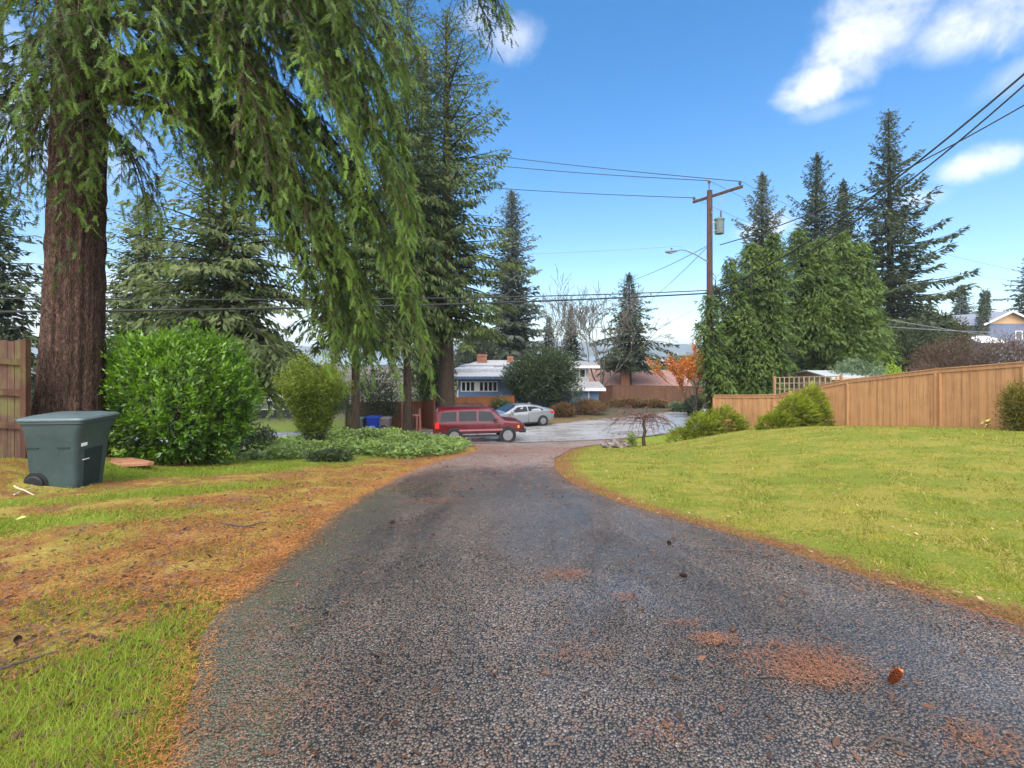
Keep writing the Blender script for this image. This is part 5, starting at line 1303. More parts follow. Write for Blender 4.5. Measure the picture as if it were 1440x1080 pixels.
# the blue split level house
def blue_house():
    Y = 42.0; zb = -3.6
    x0, x1 = X_at(643, Y), X_at(770, Y)
    t = thing('blue_house', 'blue split level house with pale low roofs and brick chimneys behind the cedar fence', 'house', (x0, Y, zb))
    def bx(name, a, b, c, d, e, f, m): 
        q = MB(); q.box(a - x0, b - x0, c - Y, d - Y, e - zb, f - zb); return q.build(name, m, t)
    ze = EYE - 37 / F * Y
    bx('wall', x0, x1, Y, Y + 7, zb - .2, ze, BLUE)
    z = lambda v, y=Y: EYE + (HZ - v) / F * y
    # lower lean-to roof
    q = MB(); X0, X1 = x0 - .9, x1 + .3; ya, yb = Y - .9, Y + 4.2; za, zc = z(531, Y), z(524, Y + 4.2)
    q.hexa([(X0 - x0, ya - Y, za - zb), (X1 - x0, ya - Y, za - zb), (X1 - x0, yb - Y, zc - zb), (X0 - x0 + .9, yb - Y, zc - zb)], [(X0 - x0, ya - Y, za - zb + .14), (X1 - x0, ya - Y, za - zb + .14), (X1 - x0, yb - Y, zc - zb + .14), (X0 - x0 + .9, yb - Y, zc - zb + .14)])
    q.build('roof', LROOF, t)
    g = MB(); g.box(X0 - x0, X1 - x0, ya - Y - .06, ya - Y - .004, za - zb - .08, za - zb + .15); g.build('gutter', BLUE_D, t)
    bx('corner_trim', x0 - .03, x0 + .1, Y - .03, Y - .004, zb, ze - .25, WHITE)
    # upper storey, wide hipped roof
    Yu = 46.2; ux0, ux1 = X_at(646, Yu), X_at(792, Yu)
    bx('wall', ux0, ux1, Yu, Yu + 7, z(530, Yu), z(514, Yu), plain('grey blue upper wall', (0.20, 0.23, 0.28), 0.6))
    ex0, ex1, ey0, ey1 = X_at(634, Yu - 1), X_at(806, Yu - 1), Yu - 1.2, Yu + 9
    e = z(519.5, ey0); rd = z(506.5, Yu + 3.8)
    q = MB(); q.add([(ex0 - x0, ey0 - Y, e - zb), (ex1 - x0, ey0 - Y, e - zb), (ex1 - x0, ey1 - Y, e - zb), (ex0 - x0, ey1 - Y, e - zb), (X_at(676, Yu + 4) - x0, Yu + 3.8 - Y, rd - zb), (X_at(762, Yu + 4) - x0, Yu + 3.8 - Y, rd - zb)],
                    [(0, 1, 5, 4), (1, 2, 5), (2, 3, 4, 5), (3, 0, 4), (0, 3, 2, 1)]); q.build('roof', LROOF, t)
    f = MB(); f.box(ex0 - x0 - .02, ex1 - x0 + .02, ey0 - Y - .05, ey0 - Y - .004, e - zb - .28, e - zb + .03); f.build('fascia', plain('grey fascia', (0.36, 0.38, 0.42), 0.6), t)
    # windows: lower row, upper clerestory
    def window(ua, ub, va, vb, y, n, blanks=()):
        xa, xb = X_at(ua, y) - x0, X_at(ub, y) - x0; z0_, z1_ = z(vb, y) - zb, z(va, y) - zb; yy = y - Y; fr = .07
        f = MB(); f.box(xa - fr, xb + fr, yy - .07, yy - .003, z0_ - fr, z0_); f.box(xa - fr, xb + fr, yy - .07, yy - .003, z1_, z1_ + fr)
        for k in range(n + 1):
            c = xa + (xb - xa) * k / n; f.box(c - fr * .8, c + fr * .8, yy - .068, yy - .003, z0_, z1_)
        for k in blanks:
            f.box(xa + (xb - xa) * k / n + .057, xa + (xb - xa) * (k + 1) / n - .057, yy - .05, yy - .003, z0_, z1_)
        fo = f.build('window', WHITE, t)
        for k in range(n):
            if k in blanks: continue
            p = MB(); p.box(xa + (xb - xa) * k / n + .057, xa + (xb - xa) * (k + 1) / n - .057, yy - .03, yy - .005, z0_, z1_); p.build('pane', GLASS, fo)
    window(649, 699, 537.5, 549.5, Y, 8, (3,))
    window(655, 684, 516.5, 524, Yu, 6); window(686, 693, 516.5, 524, Yu, 2, (0,))
    for (u, v0, v1, wd, y) in ((678, 498, 511, .95, Yu + 2.6), (717.5, 501, 512, .6, Yu + 2.8)):
        xc = X_at(u, y) - x0; c = MB(); c.box(xc - wd / 2, xc + wd / 2, y - Y - .35, y - Y + .35, z(v1, y) - zb - .3, z(v0, y) - zb); c.box(xc - wd * .56, xc + wd * .56, y - Y - .4, y - Y + .4, z(v0, y) - zb - .22, z(v0, y) - zb - .08); c.build('chimney', BRICK, t)
blue_house()
def zv(v, Y): return EYE + (HZ - v) / F * Y
def mod(Y, u0, u1): return X_at(u0, Y), X_at(u1, Y)
a, b = mod(41, 797, 842)
gable_house('garage', 'small blue garage with grey roof right of the round evergreen', a, b, 41, 46, -3.5, zv(547, 41), zv(539, 43.5), BLUE, GROOF, WHITE, wins=(), doors=((X_at(806, 41), X_at(827, 41), -3.4, zv(550.5, 41), plain('blue garage door', (0.16, 0.23, 0.33), 0.6)),), over=0.5, cat='garage')
a, b = mod(46.5, 806, 828)
gable_house('house_wing', 'pale upper wing with flat eave showing right of the round evergreen', a, b, 46.5, 52, -3.5, zv(515, 46.5), zv(510, 49), plain('cream siding', (0.42, 0.45, 0.42), 0.6), GROOF, WHITE, wins=((X_at(815, 46.5), X_at(823, 46.5), zv(530, 46.5), zv(520, 46.5), 1),), over=0.9)
a, b = mod(55, 838, 966)
gable_house('russet_house', 'long low house with faded russet roof and square brick chimney beyond the brown fence', a, b, 55, 64, -4.2, zv(544, 55), zv(522, 59.5), plain('dull tan wall', (0.3, 0.22, 0.17), 0.7), RROOF, plain('brown trim', (0.12, 0.07, 0.05), 0.7), over=0.6, chim=((X_at(879, 54.6), 54.7, 0.95, -3.4, zv(522, 54.7)),))
a, b = mod(36, 362, 440)
gable_house('grey_house', 'dark grey house with pale roof left of the yellow green shrub', a, b, 36, 44, -4.0, zv(560, 36), zv(543, 40), plain('charcoal siding', (0.035, 0.04, 0.05), 0.6), LROOF, WHITE, wins=((X_at(384, 36), X_at(402, 36), zv(575, 36), zv(563, 36), 1), (X_at(360.5, 36), X_at(376, 36), zv(575, 36), zv(563, 36), 2)), over=0.5, glass=plain('pale blind behind glass', (0.3, 0.3, 0.29), 0.3, spec=0.6))
a, b = mod(25.6, 1150, 1236)
gable_house('garden_shed', 'low garden shed with grey metal roof behind the tan fence', a, b, 24.4, 28.0, h1(17, 25), zv(531, 24.4), zv(522, 26.2), plain('shed boards', (0.32, 0.24, 0.17), 0.7), plain('grey metal roofing', (0.34, 0.36, 0.38), 0.45, 0.15, stretch=(6, 0.3, 1)), plain('shed trim', (0.42, 0.32, 0.22), 0.6), over=0.25, cat='shed', roof_t=0.05)
# houses up on the right
PEACH = m_siding('peach gable siding', (0.48, 0.30, 0.15), 0.25); SLATE = m_siding('slate blue siding', (0.13, 0.15, 0.22), 0.25)
gable_house('gabled_house', 'slate blue house with peach gable at the right edge', X_at(1384, 66), X_at(1452, 66), 66, 82, 0.0, zv(455, 66), zv(439, 66), SLATE, plain('grey blue shingles', (0.19, 0.20, 0.24), 0.7), WHITE, axis='y', gablem=PEACH, over=0.6, wins=((X_at(1428, 66), X_at(1437, 66), zv(477, 66), zv(466, 66), 1),))
gable_house('gabled_house', 'small house with white trimmed gable left of the leaning snag', X_at(1345, 86), X_at(1370, 86), 86, 98, 0.0, zv(458, 86), zv(447, 86), plain('grey green siding', (0.2, 0.23, 0.22), 0.7), GROOF, WHITE, axis='y', over=0.7)
gable_house('carport', 'low white roofed carport in front of the slate blue house', X_at(1378, 56), X_at(1404, 56), 56, 60, 0.0, zv(480, 56), zv(474, 58), SLATE, plain('white metal roofing', (0.6, 0.6, 0.62), 0.5), WHITE, over=0.5, cat='carport')
def far_steps():
    Y = 30; z0 = h1(X_at(1432, Y), Y)
    t = thing('slat_deck', 'grey horizontal slat deck stairs above the fence at the right edge', 'deck', (X_at(1432, Y), Y, z0))
    for k in range(5):
        m = MB(); m.box(-.9, 1.5, k * .25, k * .25 + .22, zv(508, Y) - z0 + k * .2 - .06, zv(508, Y) - z0 + k * .2); m.build('step', plain('grey deck boards', (0.25, 0.26, 0.24), 0.8), t)
    for s in (-.85, 1.4):
        m = MB(); m.beam((s, 0, 0), (s, 0, zv(508, Y) - z0 - .061), .1, .1); m.build('post', plain('grey deck boards', (0.25, 0.26, 0.24), 0.8), t)
far_steps()
# distant houses below the hill, seen between the trees
r = random.Random(8)
for k, (u, Y, vr, w_, wallc, roofc, lab) in enumerate([(935, 120, 512, 12, (0.5, 0.45, 0.38), RROOF, 'distant cream house with reddish roof above the brown fence'), (905, 170, 508, 12, (0.55, 0.55, 0.53), GROOF, 'distant pale grey house far behind the layered conifer'),
                                          (958, 200, 507, 16, (0.45, 0.36, 0.28), GROOF, 'distant tan house just left of the orange maple'), (835, 150, 511, 11, (0.5, 0.42, 0.36), RROOF, 'distant house behind the leafless pale tree')]):
    x = X_at(u, Y); zb = h1(x, Y)
    gable_house('far_house', lab, x - w_ / 2, x + w_ / 2, Y, Y + 9, zb, min(zv(vr + 4, Y), zv(vr, Y) - 1.2), zv(vr, Y), plain('far wall %d' % k, wallc, 0.7), roofc, WHITE, over=0.5, wins=((x - w_ * .3, x - w_ * .1, zb + 1.0, zb + 2.2, 2),))
for k, (u, Y, vt, rr, lab) in enumerate([(920, 105, 515, 5, 'rounded distant tree left of the far cream house'), (948, 140, 507, 6, 'rounded distant tree beside the far tan house'), (975, 160, 503, 8, 'rounded distant tree behind the orange maple'), (862, 125, 509, 5, 'rounded distant tree behind the russet roof ridge'), (905, 240, 504, 8, 'hazy distant tree in front of the water')]):
    x = X_at(u, Y); zb = h1(x, Y)
    shrub('far_tree', lab, x, Y, rr, rr, (zv(vt, Y) - zb) / 2, BROWNT if k % 2 else GREYG, 2500, (0.9, 0.4), 200 + k, z0=zb, cat='tree', stems=4)
# ------------------------------------------------------------------ utility pole and wires
POLE = m_wood('creosoted pole wood', (0.032, 0.019, 0.014), (0.10, 0.055, 0.042), 0.85)
STEEL = plain('galvanised steel', (0.25, 0.26, 0.27), 0.45, 0.15, metallic=0.6)
DARK = plain('black rubber', (0.012, 0.012, 0.013), 0.6, 0.3)
PX, PY = X_at(998, 26), 26.0
PZ = h1(PX, PY)
PT = EYE + (HZ - 268) / F * PY
def pole():
    t = thing('utility_pole', 'brown wooden utility pole with crossarm, transformer and street lamp at the lawn corner', 'utility pole', (PX, PY, PZ))
    H = PT - PZ
    m = MB(); m.tube([(0, 0, -.4), (0, 0, H * .5), (0, 0, H)], [.19, .165, .14], 14); m.build('shaft', POLE, t, smooth=0.6)
    # crossarm runs along the street, nearer end right
    zc = EYE + (HZ - 276) / F * PY - PZ
    A = Vector((X_at(970, 27.4) - PX, 1.35, zc + .0)); B = Vector((X_at(1039, 24.75) - PX, -1.25, zc + .0))
    A.z = EYE + (HZ - 289) / F * 27.4 - PZ; B.z = EYE + (HZ - 261) / F * 24.75 - PZ
    A.z = B.z = (A.z + B.z) / 2
    nr = Vector((0.1, -0.2, 0))
    A += nr; B += nr
    m = MB(); m.beam(A, B, .10, .13); m.build('crossarm', POLE, t)
    for f in (0.02, 0.95):
        p = A.lerp(B, f); m = MB(); m.lathe([(.02, 0), (.02, .06), (.075, .08), (.06, .13), (.085, .15), (.05, .2), (.03, .23)], 10, (p.x, p.y, p.z + .06)); m.build('insulator', plain('brown glazed porcelain', (0.06, 0.035, 0.03), 0.3), t)
    m = MB(); m.tube([(-.07, -.1, H - .1), (-.07, -.1, H + .35)], .025, 8); m.lathe([(.03, 0), (.08, .03), (.06, .08), (.085, .11), (.04, .17)], 10, (-.07, -.1, H + .34)); m.build('insulator', plain('brown glazed porcelain', (0.06, 0.035, 0.03), 0.3), t)
    mid = A.lerp(B, .62)
    for s in (-1, 1):
        m = MB(); q = A.lerp(B, .5 + .22 * s); m.beam((0.03, -.14, zc - .95), q - Vector((0, 0, .06)), .012, .04); m.build('brace', STEEL, t)
    # transformer on the right
    zt = EYE + (HZ - 308) / F * 26 - PZ
    c = (.50, -.05, zt - .82); m = MB(); m.lathe([(.20, 0), (.24, .02), (.24, .74), (.27, .75), (.27, .80), (.2, .86), (.05, .9)], 20, c); 
    for z in (.12, .3, .48, .64): m.lathe([(.245, z), (.252, z + .01), (.252, z + .03), (.245, z + .04)], 20, c)
    tr_ = m.build('transformer', plain('weathered grey green enamel', (0.10, 0.13, 0.12), 0.5), t, smooth=0.6)
    m = MB(); m.lathe([(.03, 0), (.05, .05), (.03, .1), (.05, .15), (.03, .2), (.045, .26), (.02, .38)], 10, (c[0] + .08, c[1], c[2] + .88)); m.build('bushing', plain('brown glazed porcelain', (0.06, 0.035, 0.03), 0.3), tr_)
    m = MB(); m.box(.10, .30, -.10, -.02, c[2] + .12, c[2] + .2); m.box(.10, .30, -.10, -.02, c[2] + .58, c[2] + .66); m.build('bracket', STEEL, tr_)
    # lamp arm and head
    z = lambda v: EYE + (HZ - v) / F * 26 - PZ
    P = [(-.12, -.06, z(368.5)), (X_at(978, 25.8) - PX, -.2, z(359)), (X_at(965, 25.7) - PX, -.3, z(354)), (X_at(957, 25.7) - PX, -.34, z(353)), (X_at(950, 25.6) - PX, -.38, z(355))]
    m = MB(); m.tube(P, [.035, .032, .03, .03, .03], 8); la = m.build('lamp_arm', plain('dull blue grey steel', (0.14, 0.17, 0.22), 0.5), t, smooth=0.8)
    e = Vector(P[-1]); m = MB()
    ax = Vector((-1, -.1, -.12)).normalized(); rings = []
    sd_ = ax.cross(Vector((0, 0, 1))).normalized(); up = sd_.cross(ax)
    for (s, w_, hh) in ((-.08, .05, .05), (.05, .10, .07), (.22, .16, .10), (.42, .15, .09), (.55, .07, .04)):
        c0 = e + ax * s; rings.append([tuple(c0 + sd_ * (w_ * math.cos(a)) + up * (hh * math.sin(a))) for a in [2 * math.pi * k / 12 for k in range(12)]])
    m.loft(rings); hd = m.build('lamp_head', plain('dull blue grey steel', (0.14, 0.17, 0.22), 0.5), la, smooth=0.8)
    m = MB(); q = e + ax * .28 - up * .085; m.lathe([(.09, 0), (.12, .03), (.12, .05)], 12, tuple(q - Vector((0, 0, .03)))); m.build('lens', plain('clouded lamp lens', (0.4, 0.4, 0.38), 0.3), hd)
    m = MB(); q = e + ax * .2 + up * .1; m.lathe([(.04, 0), (.04, .07), (.02, .08)], 10, tuple(q)); m.build('photocell', DARK, hd)
    for k, (dx, zz) in enumerate(((.12, z(398)), (.12, z(404)))):
        m = MB(); m.tube([(.1, -.16, zz + .5), (.24, -.24, zz + .25), (.2, -.22, zz - .2), (.1, -.17, zz - .4)], .016, 6); m.build('drip_loop', DARK, t)
    return A + Vector((PX, PY, PZ)), B + Vector((PX, PY, PZ))
PA, PB = pole()

def wire(label, a, b, sag, r=0.018, mat=None, g='overhead wires', n=40):
    a, b = Vector(a), Vector(b); m = MB()
    pts = [a.lerp(b, k / n) - Vector((0, 0, 4 * sag * (k / n) * (1 - k / n))) - a for k in range(n + 1)]
    m.tube(pts, r, 6)
    o = m.build('overhead_wire', mat or WIRE, None, smooth=1.0); o.location = a
    return tag(o, label, 'wire', g)
WIRE = plain('black cable sheath', (0.025, 0.025, 0.028), 0.6, 0.2)
WIRE_L = plain('weathered grey cable', (0.16, 0.18, 0.2), 0.6, 0.2)
# next poles along the street are out of the picture; wires run on to them
LP = lambda z, d=0: Vector((-32.0, 23.0 + d, z))
ztop = PT + .5
wire('topmost thin power wire from the right crossarm tip to the tall conifers on the left', PB + Vector((-.05, 0, .25)), at(560, 200, 40), 0.2, .020, WIRE)
wire('second power wire from the pole top to the tall conifers on the left', (PX - .07, PY - .1, ztop), at(560, 216, 40), 0.25, .020, WIRE)
wire('third power wire from the left crossarm tip to the tall conifers on the left', PA + Vector((0, 0, .25)), at(580, 255, 40), 0.15, .020, WIRE)
wire('thin power wire from the right crossarm tip passing behind the narrow conifer', PB + Vector((-.05, 0, .25)), at(1200, 318, 60), 0.5, .014, WIRE_L)
wire('thin power wire from the pole top passing behind the narrow conifer', (PX - .07, PY - .1, ztop), at(1200, 338, 60), 0.4, .014, WIRE_L)
wire('thin power wire from the left crossarm tip behind the transformer', PA + Vector((0, 0, .25)), at(1200, 368, 60), 0.3, .014, WIRE_L)
zc1 = EYE + (HZ - 409) / F * 26; zc2 = EYE + (HZ - 413) / F * 26
wire('upper communication cable crossing the whole left half of the view', (PX - .15, PY - .2, zc1), at(-80, 419, 15.5), 0.22, .026)
wire('lower thicker communication cable crossing the whole left half of the view', (PX - .15, PY - .2, zc2), at(-80, 439, 15.5), 0.20, .038)
wire('thick cable rising from the pole to the upper right, uppermost of the three', (PX + .1, PY - .2, zc1 - .1), at(1500, 52, 12.6), 0.75, .032)
wire('cable just below the uppermost one rising to the right top edge', (PX + .1, PY - .2, zc2 - .25), at(1500, 66, 12.8), 0.95, .026)
wire('cable rising from the transformer to the right edge, lowest of the rising three', (PX + .5, PY - .1, EYE + (HZ - 345) / F * 26), at(1500, 113, 15), 0.55, .024)
wire('service drop running down left from the lamp arm behind the leafless tree', (PX - .15, PY, EYE + (HZ - 346) / F * 26), at(868, 400, 49), 0.25, .016)
wire('second service drop running down left below the lamp arm', (PX - .15, PY, EYE + (HZ - 348) / F * 26), at(880, 446, 52), 0.35, .016)
wire('faint far wire crossing low sky between tall conifers and lamp', at(680, 360, 60), at(960, 346, 62), 0.1, .016, WIRE_L)
wire('faint slanting wire over the distant ridge', at(905, 470, 90), at(975, 436, 60), 0.1, .016, WIRE_L)
wire('upper pale wire over the brown hedge on the right', at(1190, 439, 33), at(1480, 484, 31), 0.1, .018, WIRE_L)
wire('lower pale wire over the brown hedge on the right', at(1180, 454, 33), at(1480, 470, 30), 0.12, .020, WIRE_L)
wire('upper faint wire in the sky at the right edge', at(1300, 350, 60), at(1480, 392, 70), 0.1, .020, WIRE_L)
wire('lower faint wire in the sky at the right edge', at(1300, 376, 60), at(1480, 402, 70), 0.1, .018, WIRE_L)

# ------------------------------------------------------------------ vehicles
def m_paint(name, col, flake=0.1, rough=0.28, coat=0.35, dirt=0.25):
    m, w = new_mat(name)
    tc = w.n('ShaderNodeTexCoord').outputs['Object']; n = noise(w, tc, 2.5, 5.0); f = noise(w, tc, 30.0, 3.0)
    z = w.n('ShaderNodeSeparateXYZ', _0=tc).outputs[2]
    low = w.math('MULTIPLY', w.ramp(w.math('ADD', z, w.math('MULTIPLY', f, 0.3)), 1.0, 0.4, 0.0, 1.0), dirt)
    c = w.mix(w.math('MULTIPLY', n, 0.25), col, tuple(x * 0.7 for x in col)); c = w.mix(low, c, (0.09, 0.08, 0.07))
    finish(w, c, w.math('ADD', rough, w.math('MULTIPLY', low, 0.5)), 0.5, flake, None, Coat_Weight=coat, Coat_Roughness=0.08)
    return m
TYRE = plain('tyre rubber', (0.016, 0.016, 0.017), 0.8, 0.3)
ALLOY = plain('alloy wheel', (0.24, 0.24, 0.25), 0.4, 0.15, metallic=0.6)
CARGLASS = plain('tinted car glass', (0.012, 0.014, 0.016), 0.06, 0.2, 2.0, spec=0.3)
PLAST = plain('black trim plastic', (0.02, 0.02, 0.022), 0.55, 0.2)
TAIL = plain('red tail lamp lens', (0.55, 0.025, 0.018), 0.2, 0.1, spec=0.7)
AMBER = plain('amber lamp lens', (0.75, 0.30, 0.04), 0.2, 0.1, spec=0.7)
CLEAR = plain('clear lamp lens', (0.65, 0.66, 0.68), 0.15, 0.08, spec=0.8)

def car(name, label, cat, loc, rz, ST, paint, wheels, wr, wins, parts, arch=1.14, nspoke=5):
    """ST: stations along the length: (x, z_bottom, half_low, half_belt, z_belt, half_top, z_top); greenhouse where z_top - z_belt > 0.2"""
    t = thing(name, label, cat, loc, rz)
    def ring(s):
        x, zb, wl, wb, zbelt, wt, zt = s
        hs = [(wl * .80, zb), (wl * .97, zb + .06), (wl, zb + (zbelt - zb) * .38), (wb * 1.005, zb + (zbelt - zb) * .72), (wb * .985, zbelt), (wt + (wb - wt) * .18, zbelt + (zt - zbelt) * .80), (wt * .90, zt - (zt - zbelt) * .06 - .01), (wt * .55, zt), (0, zt + .012)]
        return [(x, y, z) for (y, z) in hs] + [(x, -y, z) for (y, z) in hs[-2::-1]]
    xs = np.array([s[0] for s in ST]); arr = np.array(ST)
    xx = np.unique(np.concatenate([xs, np.linspace(xs[0], xs[-1], 64)]))
    dense = [tuple([x] + [float(np.interp(x, xs, arr[:, k])) for k in range(1, 7)]) for x in xx]
    m = MB(); rings = [ring(s) for s in dense]; V = [p for r_ in rings for p in r_]; n = len(rings[0]); fs = []
    def inarch(x, z): return any((x - wx) ** 2 + (z - wr) ** 2 < (wr * arch) ** 2 for wx in wheels)
    for i in range(len(rings) - 1):
        for j in range(n - 1):
            q = (i * n + j, i * n + j + 1, (i + 1) * n + j + 1, (i + 1) * n + j)
            fs.append(q)
        fs.append((i * n + n - 1, i * n, (i + 1) * n, (i + 1) * n + n - 1))
    fs.append(tuple(range(n))[::-1]); fs.append(tuple((len(rings) - 1) * n + j for j in range(n)))
    m.add(V, fs)
    body = m.build('body', paint, t, smooth=0.55)
    for wx in wheels:
        for sg in (-1, 1):
            wl = float(np.interp(wx, xs, arr[:, 3])) * 1.0
            a = MB(); a.disc((wx, sg * (wl - .045), wr + .005), (0, 1, 0), wr * arch, .12, 28); a.build('wheel_arch', PLAST, t)
            w_ = MB(); prof = [(wr * .6, -.10), (wr * .93, -.10), (wr, -.07), (wr, .07), (wr * .93, .10), (wr * .6, .10)]
            w_.M = Matrix.Translation((wx, sg * (wl - .055), wr)) @ Matrix.Rotation(rad(90), 4, 'X')
            w_.lathe(prof, 28); wo = w_.build('wheel', TYRE, t, smooth=0.6)
            h_ = MB(); h_.M = Matrix.Translation((wx, sg * (wl + .035), wr)) @ Matrix.Rotation(rad(90), 4, 'X')
            h_.lathe([(wr * .56, -.02), (wr * .66, .0), (wr * .66, .03), (wr * .56, .03)], 28)
            for k in range(nspoke):
                an = 2 * math.pi * k / nspoke; c_, s_ = math.cos(an), math.sin(an); d_ = wr * .09
                h_.add([(c_ * wr * .1 - s_ * d_, s_ * wr * .1 + c_ * d_, -.022), (c_ * wr * .62 - s_ * d_ * 1.5, s_ * wr * .62 + c_ * d_ * 1.5, -.022), (c_ * wr * .62 + s_ * d_ * 1.5, s_ * wr * .62 - c_ * d_ * 1.5, -.022), (c_ * wr * .1 + s_ * d_, s_ * wr * .1 - c_ * d_, -.022),
                        (c_ * wr * .1 - s_ * d_, s_ * wr * .1 + c_ * d_, .032), (c_ * wr * .62 - s_ * d_ * 1.5, s_ * wr * .62 + c_ * d_ * 1.5, .026), (c_ * wr * .62 + s_ * d_ * 1.5, s_ * wr * .62 - c_ * d_ * 1.5, .026), (c_ * wr * .1 + s_ * d_, s_ * wr * .1 - c_ * d_, .032)],
                       [(0, 1, 2, 3), (4, 7, 6, 5), (0, 4, 5, 1), (1, 5, 6, 2), (2, 6, 7, 3), (3, 7, 4, 0)])
            h_.disc((0, 0, .0), (0, 0, 1), wr * .16, .075, 12); h_.disc((0, 0, -.028), (0, 0, 1), wr * .6, .01, 20)
            h_.build('rim', ALLOY, wo)
    def side_pt(x, f, sg, out=.012):
        s = [float(np.interp(x, xs, arr[:, k])) for k in range(1, 7)]
        zb, wl, wb, zbelt, wt, zt = s
        y0, z0_ = wb * .985, zbelt; y1, z1_ = wt + (wb - wt) * .18, zbelt + (zt - zbelt) * .80
        return Vector((x, sg * (y0 + (y1 - y0) * f + out), z0_ + (z1_ - z0_) * f))
    for (nm, poly, mt) in wins:                                      # polygons (x, f) on the greenhouse side
        for sg in (-1, 1):
            g = MB(); o_ = [side_pt(x, f, sg) for x, f in poly]; i_ = [side_pt(x, f, sg, -.02) for x, f in poly]; k = len(poly)
            g.add(o_ + i_, [tuple(range(k)), tuple(range(k, 2 * k))[::-1]] + [(j, (j + 1) % k, k + (j + 1) % k, k + j) for j in range(k)]); g.build(nm, mt, t)
    for (nm, fn, mt) in parts:
        g = MB(); fn(g); g.build(nm, mt, t, bevel=0.0)
    return t

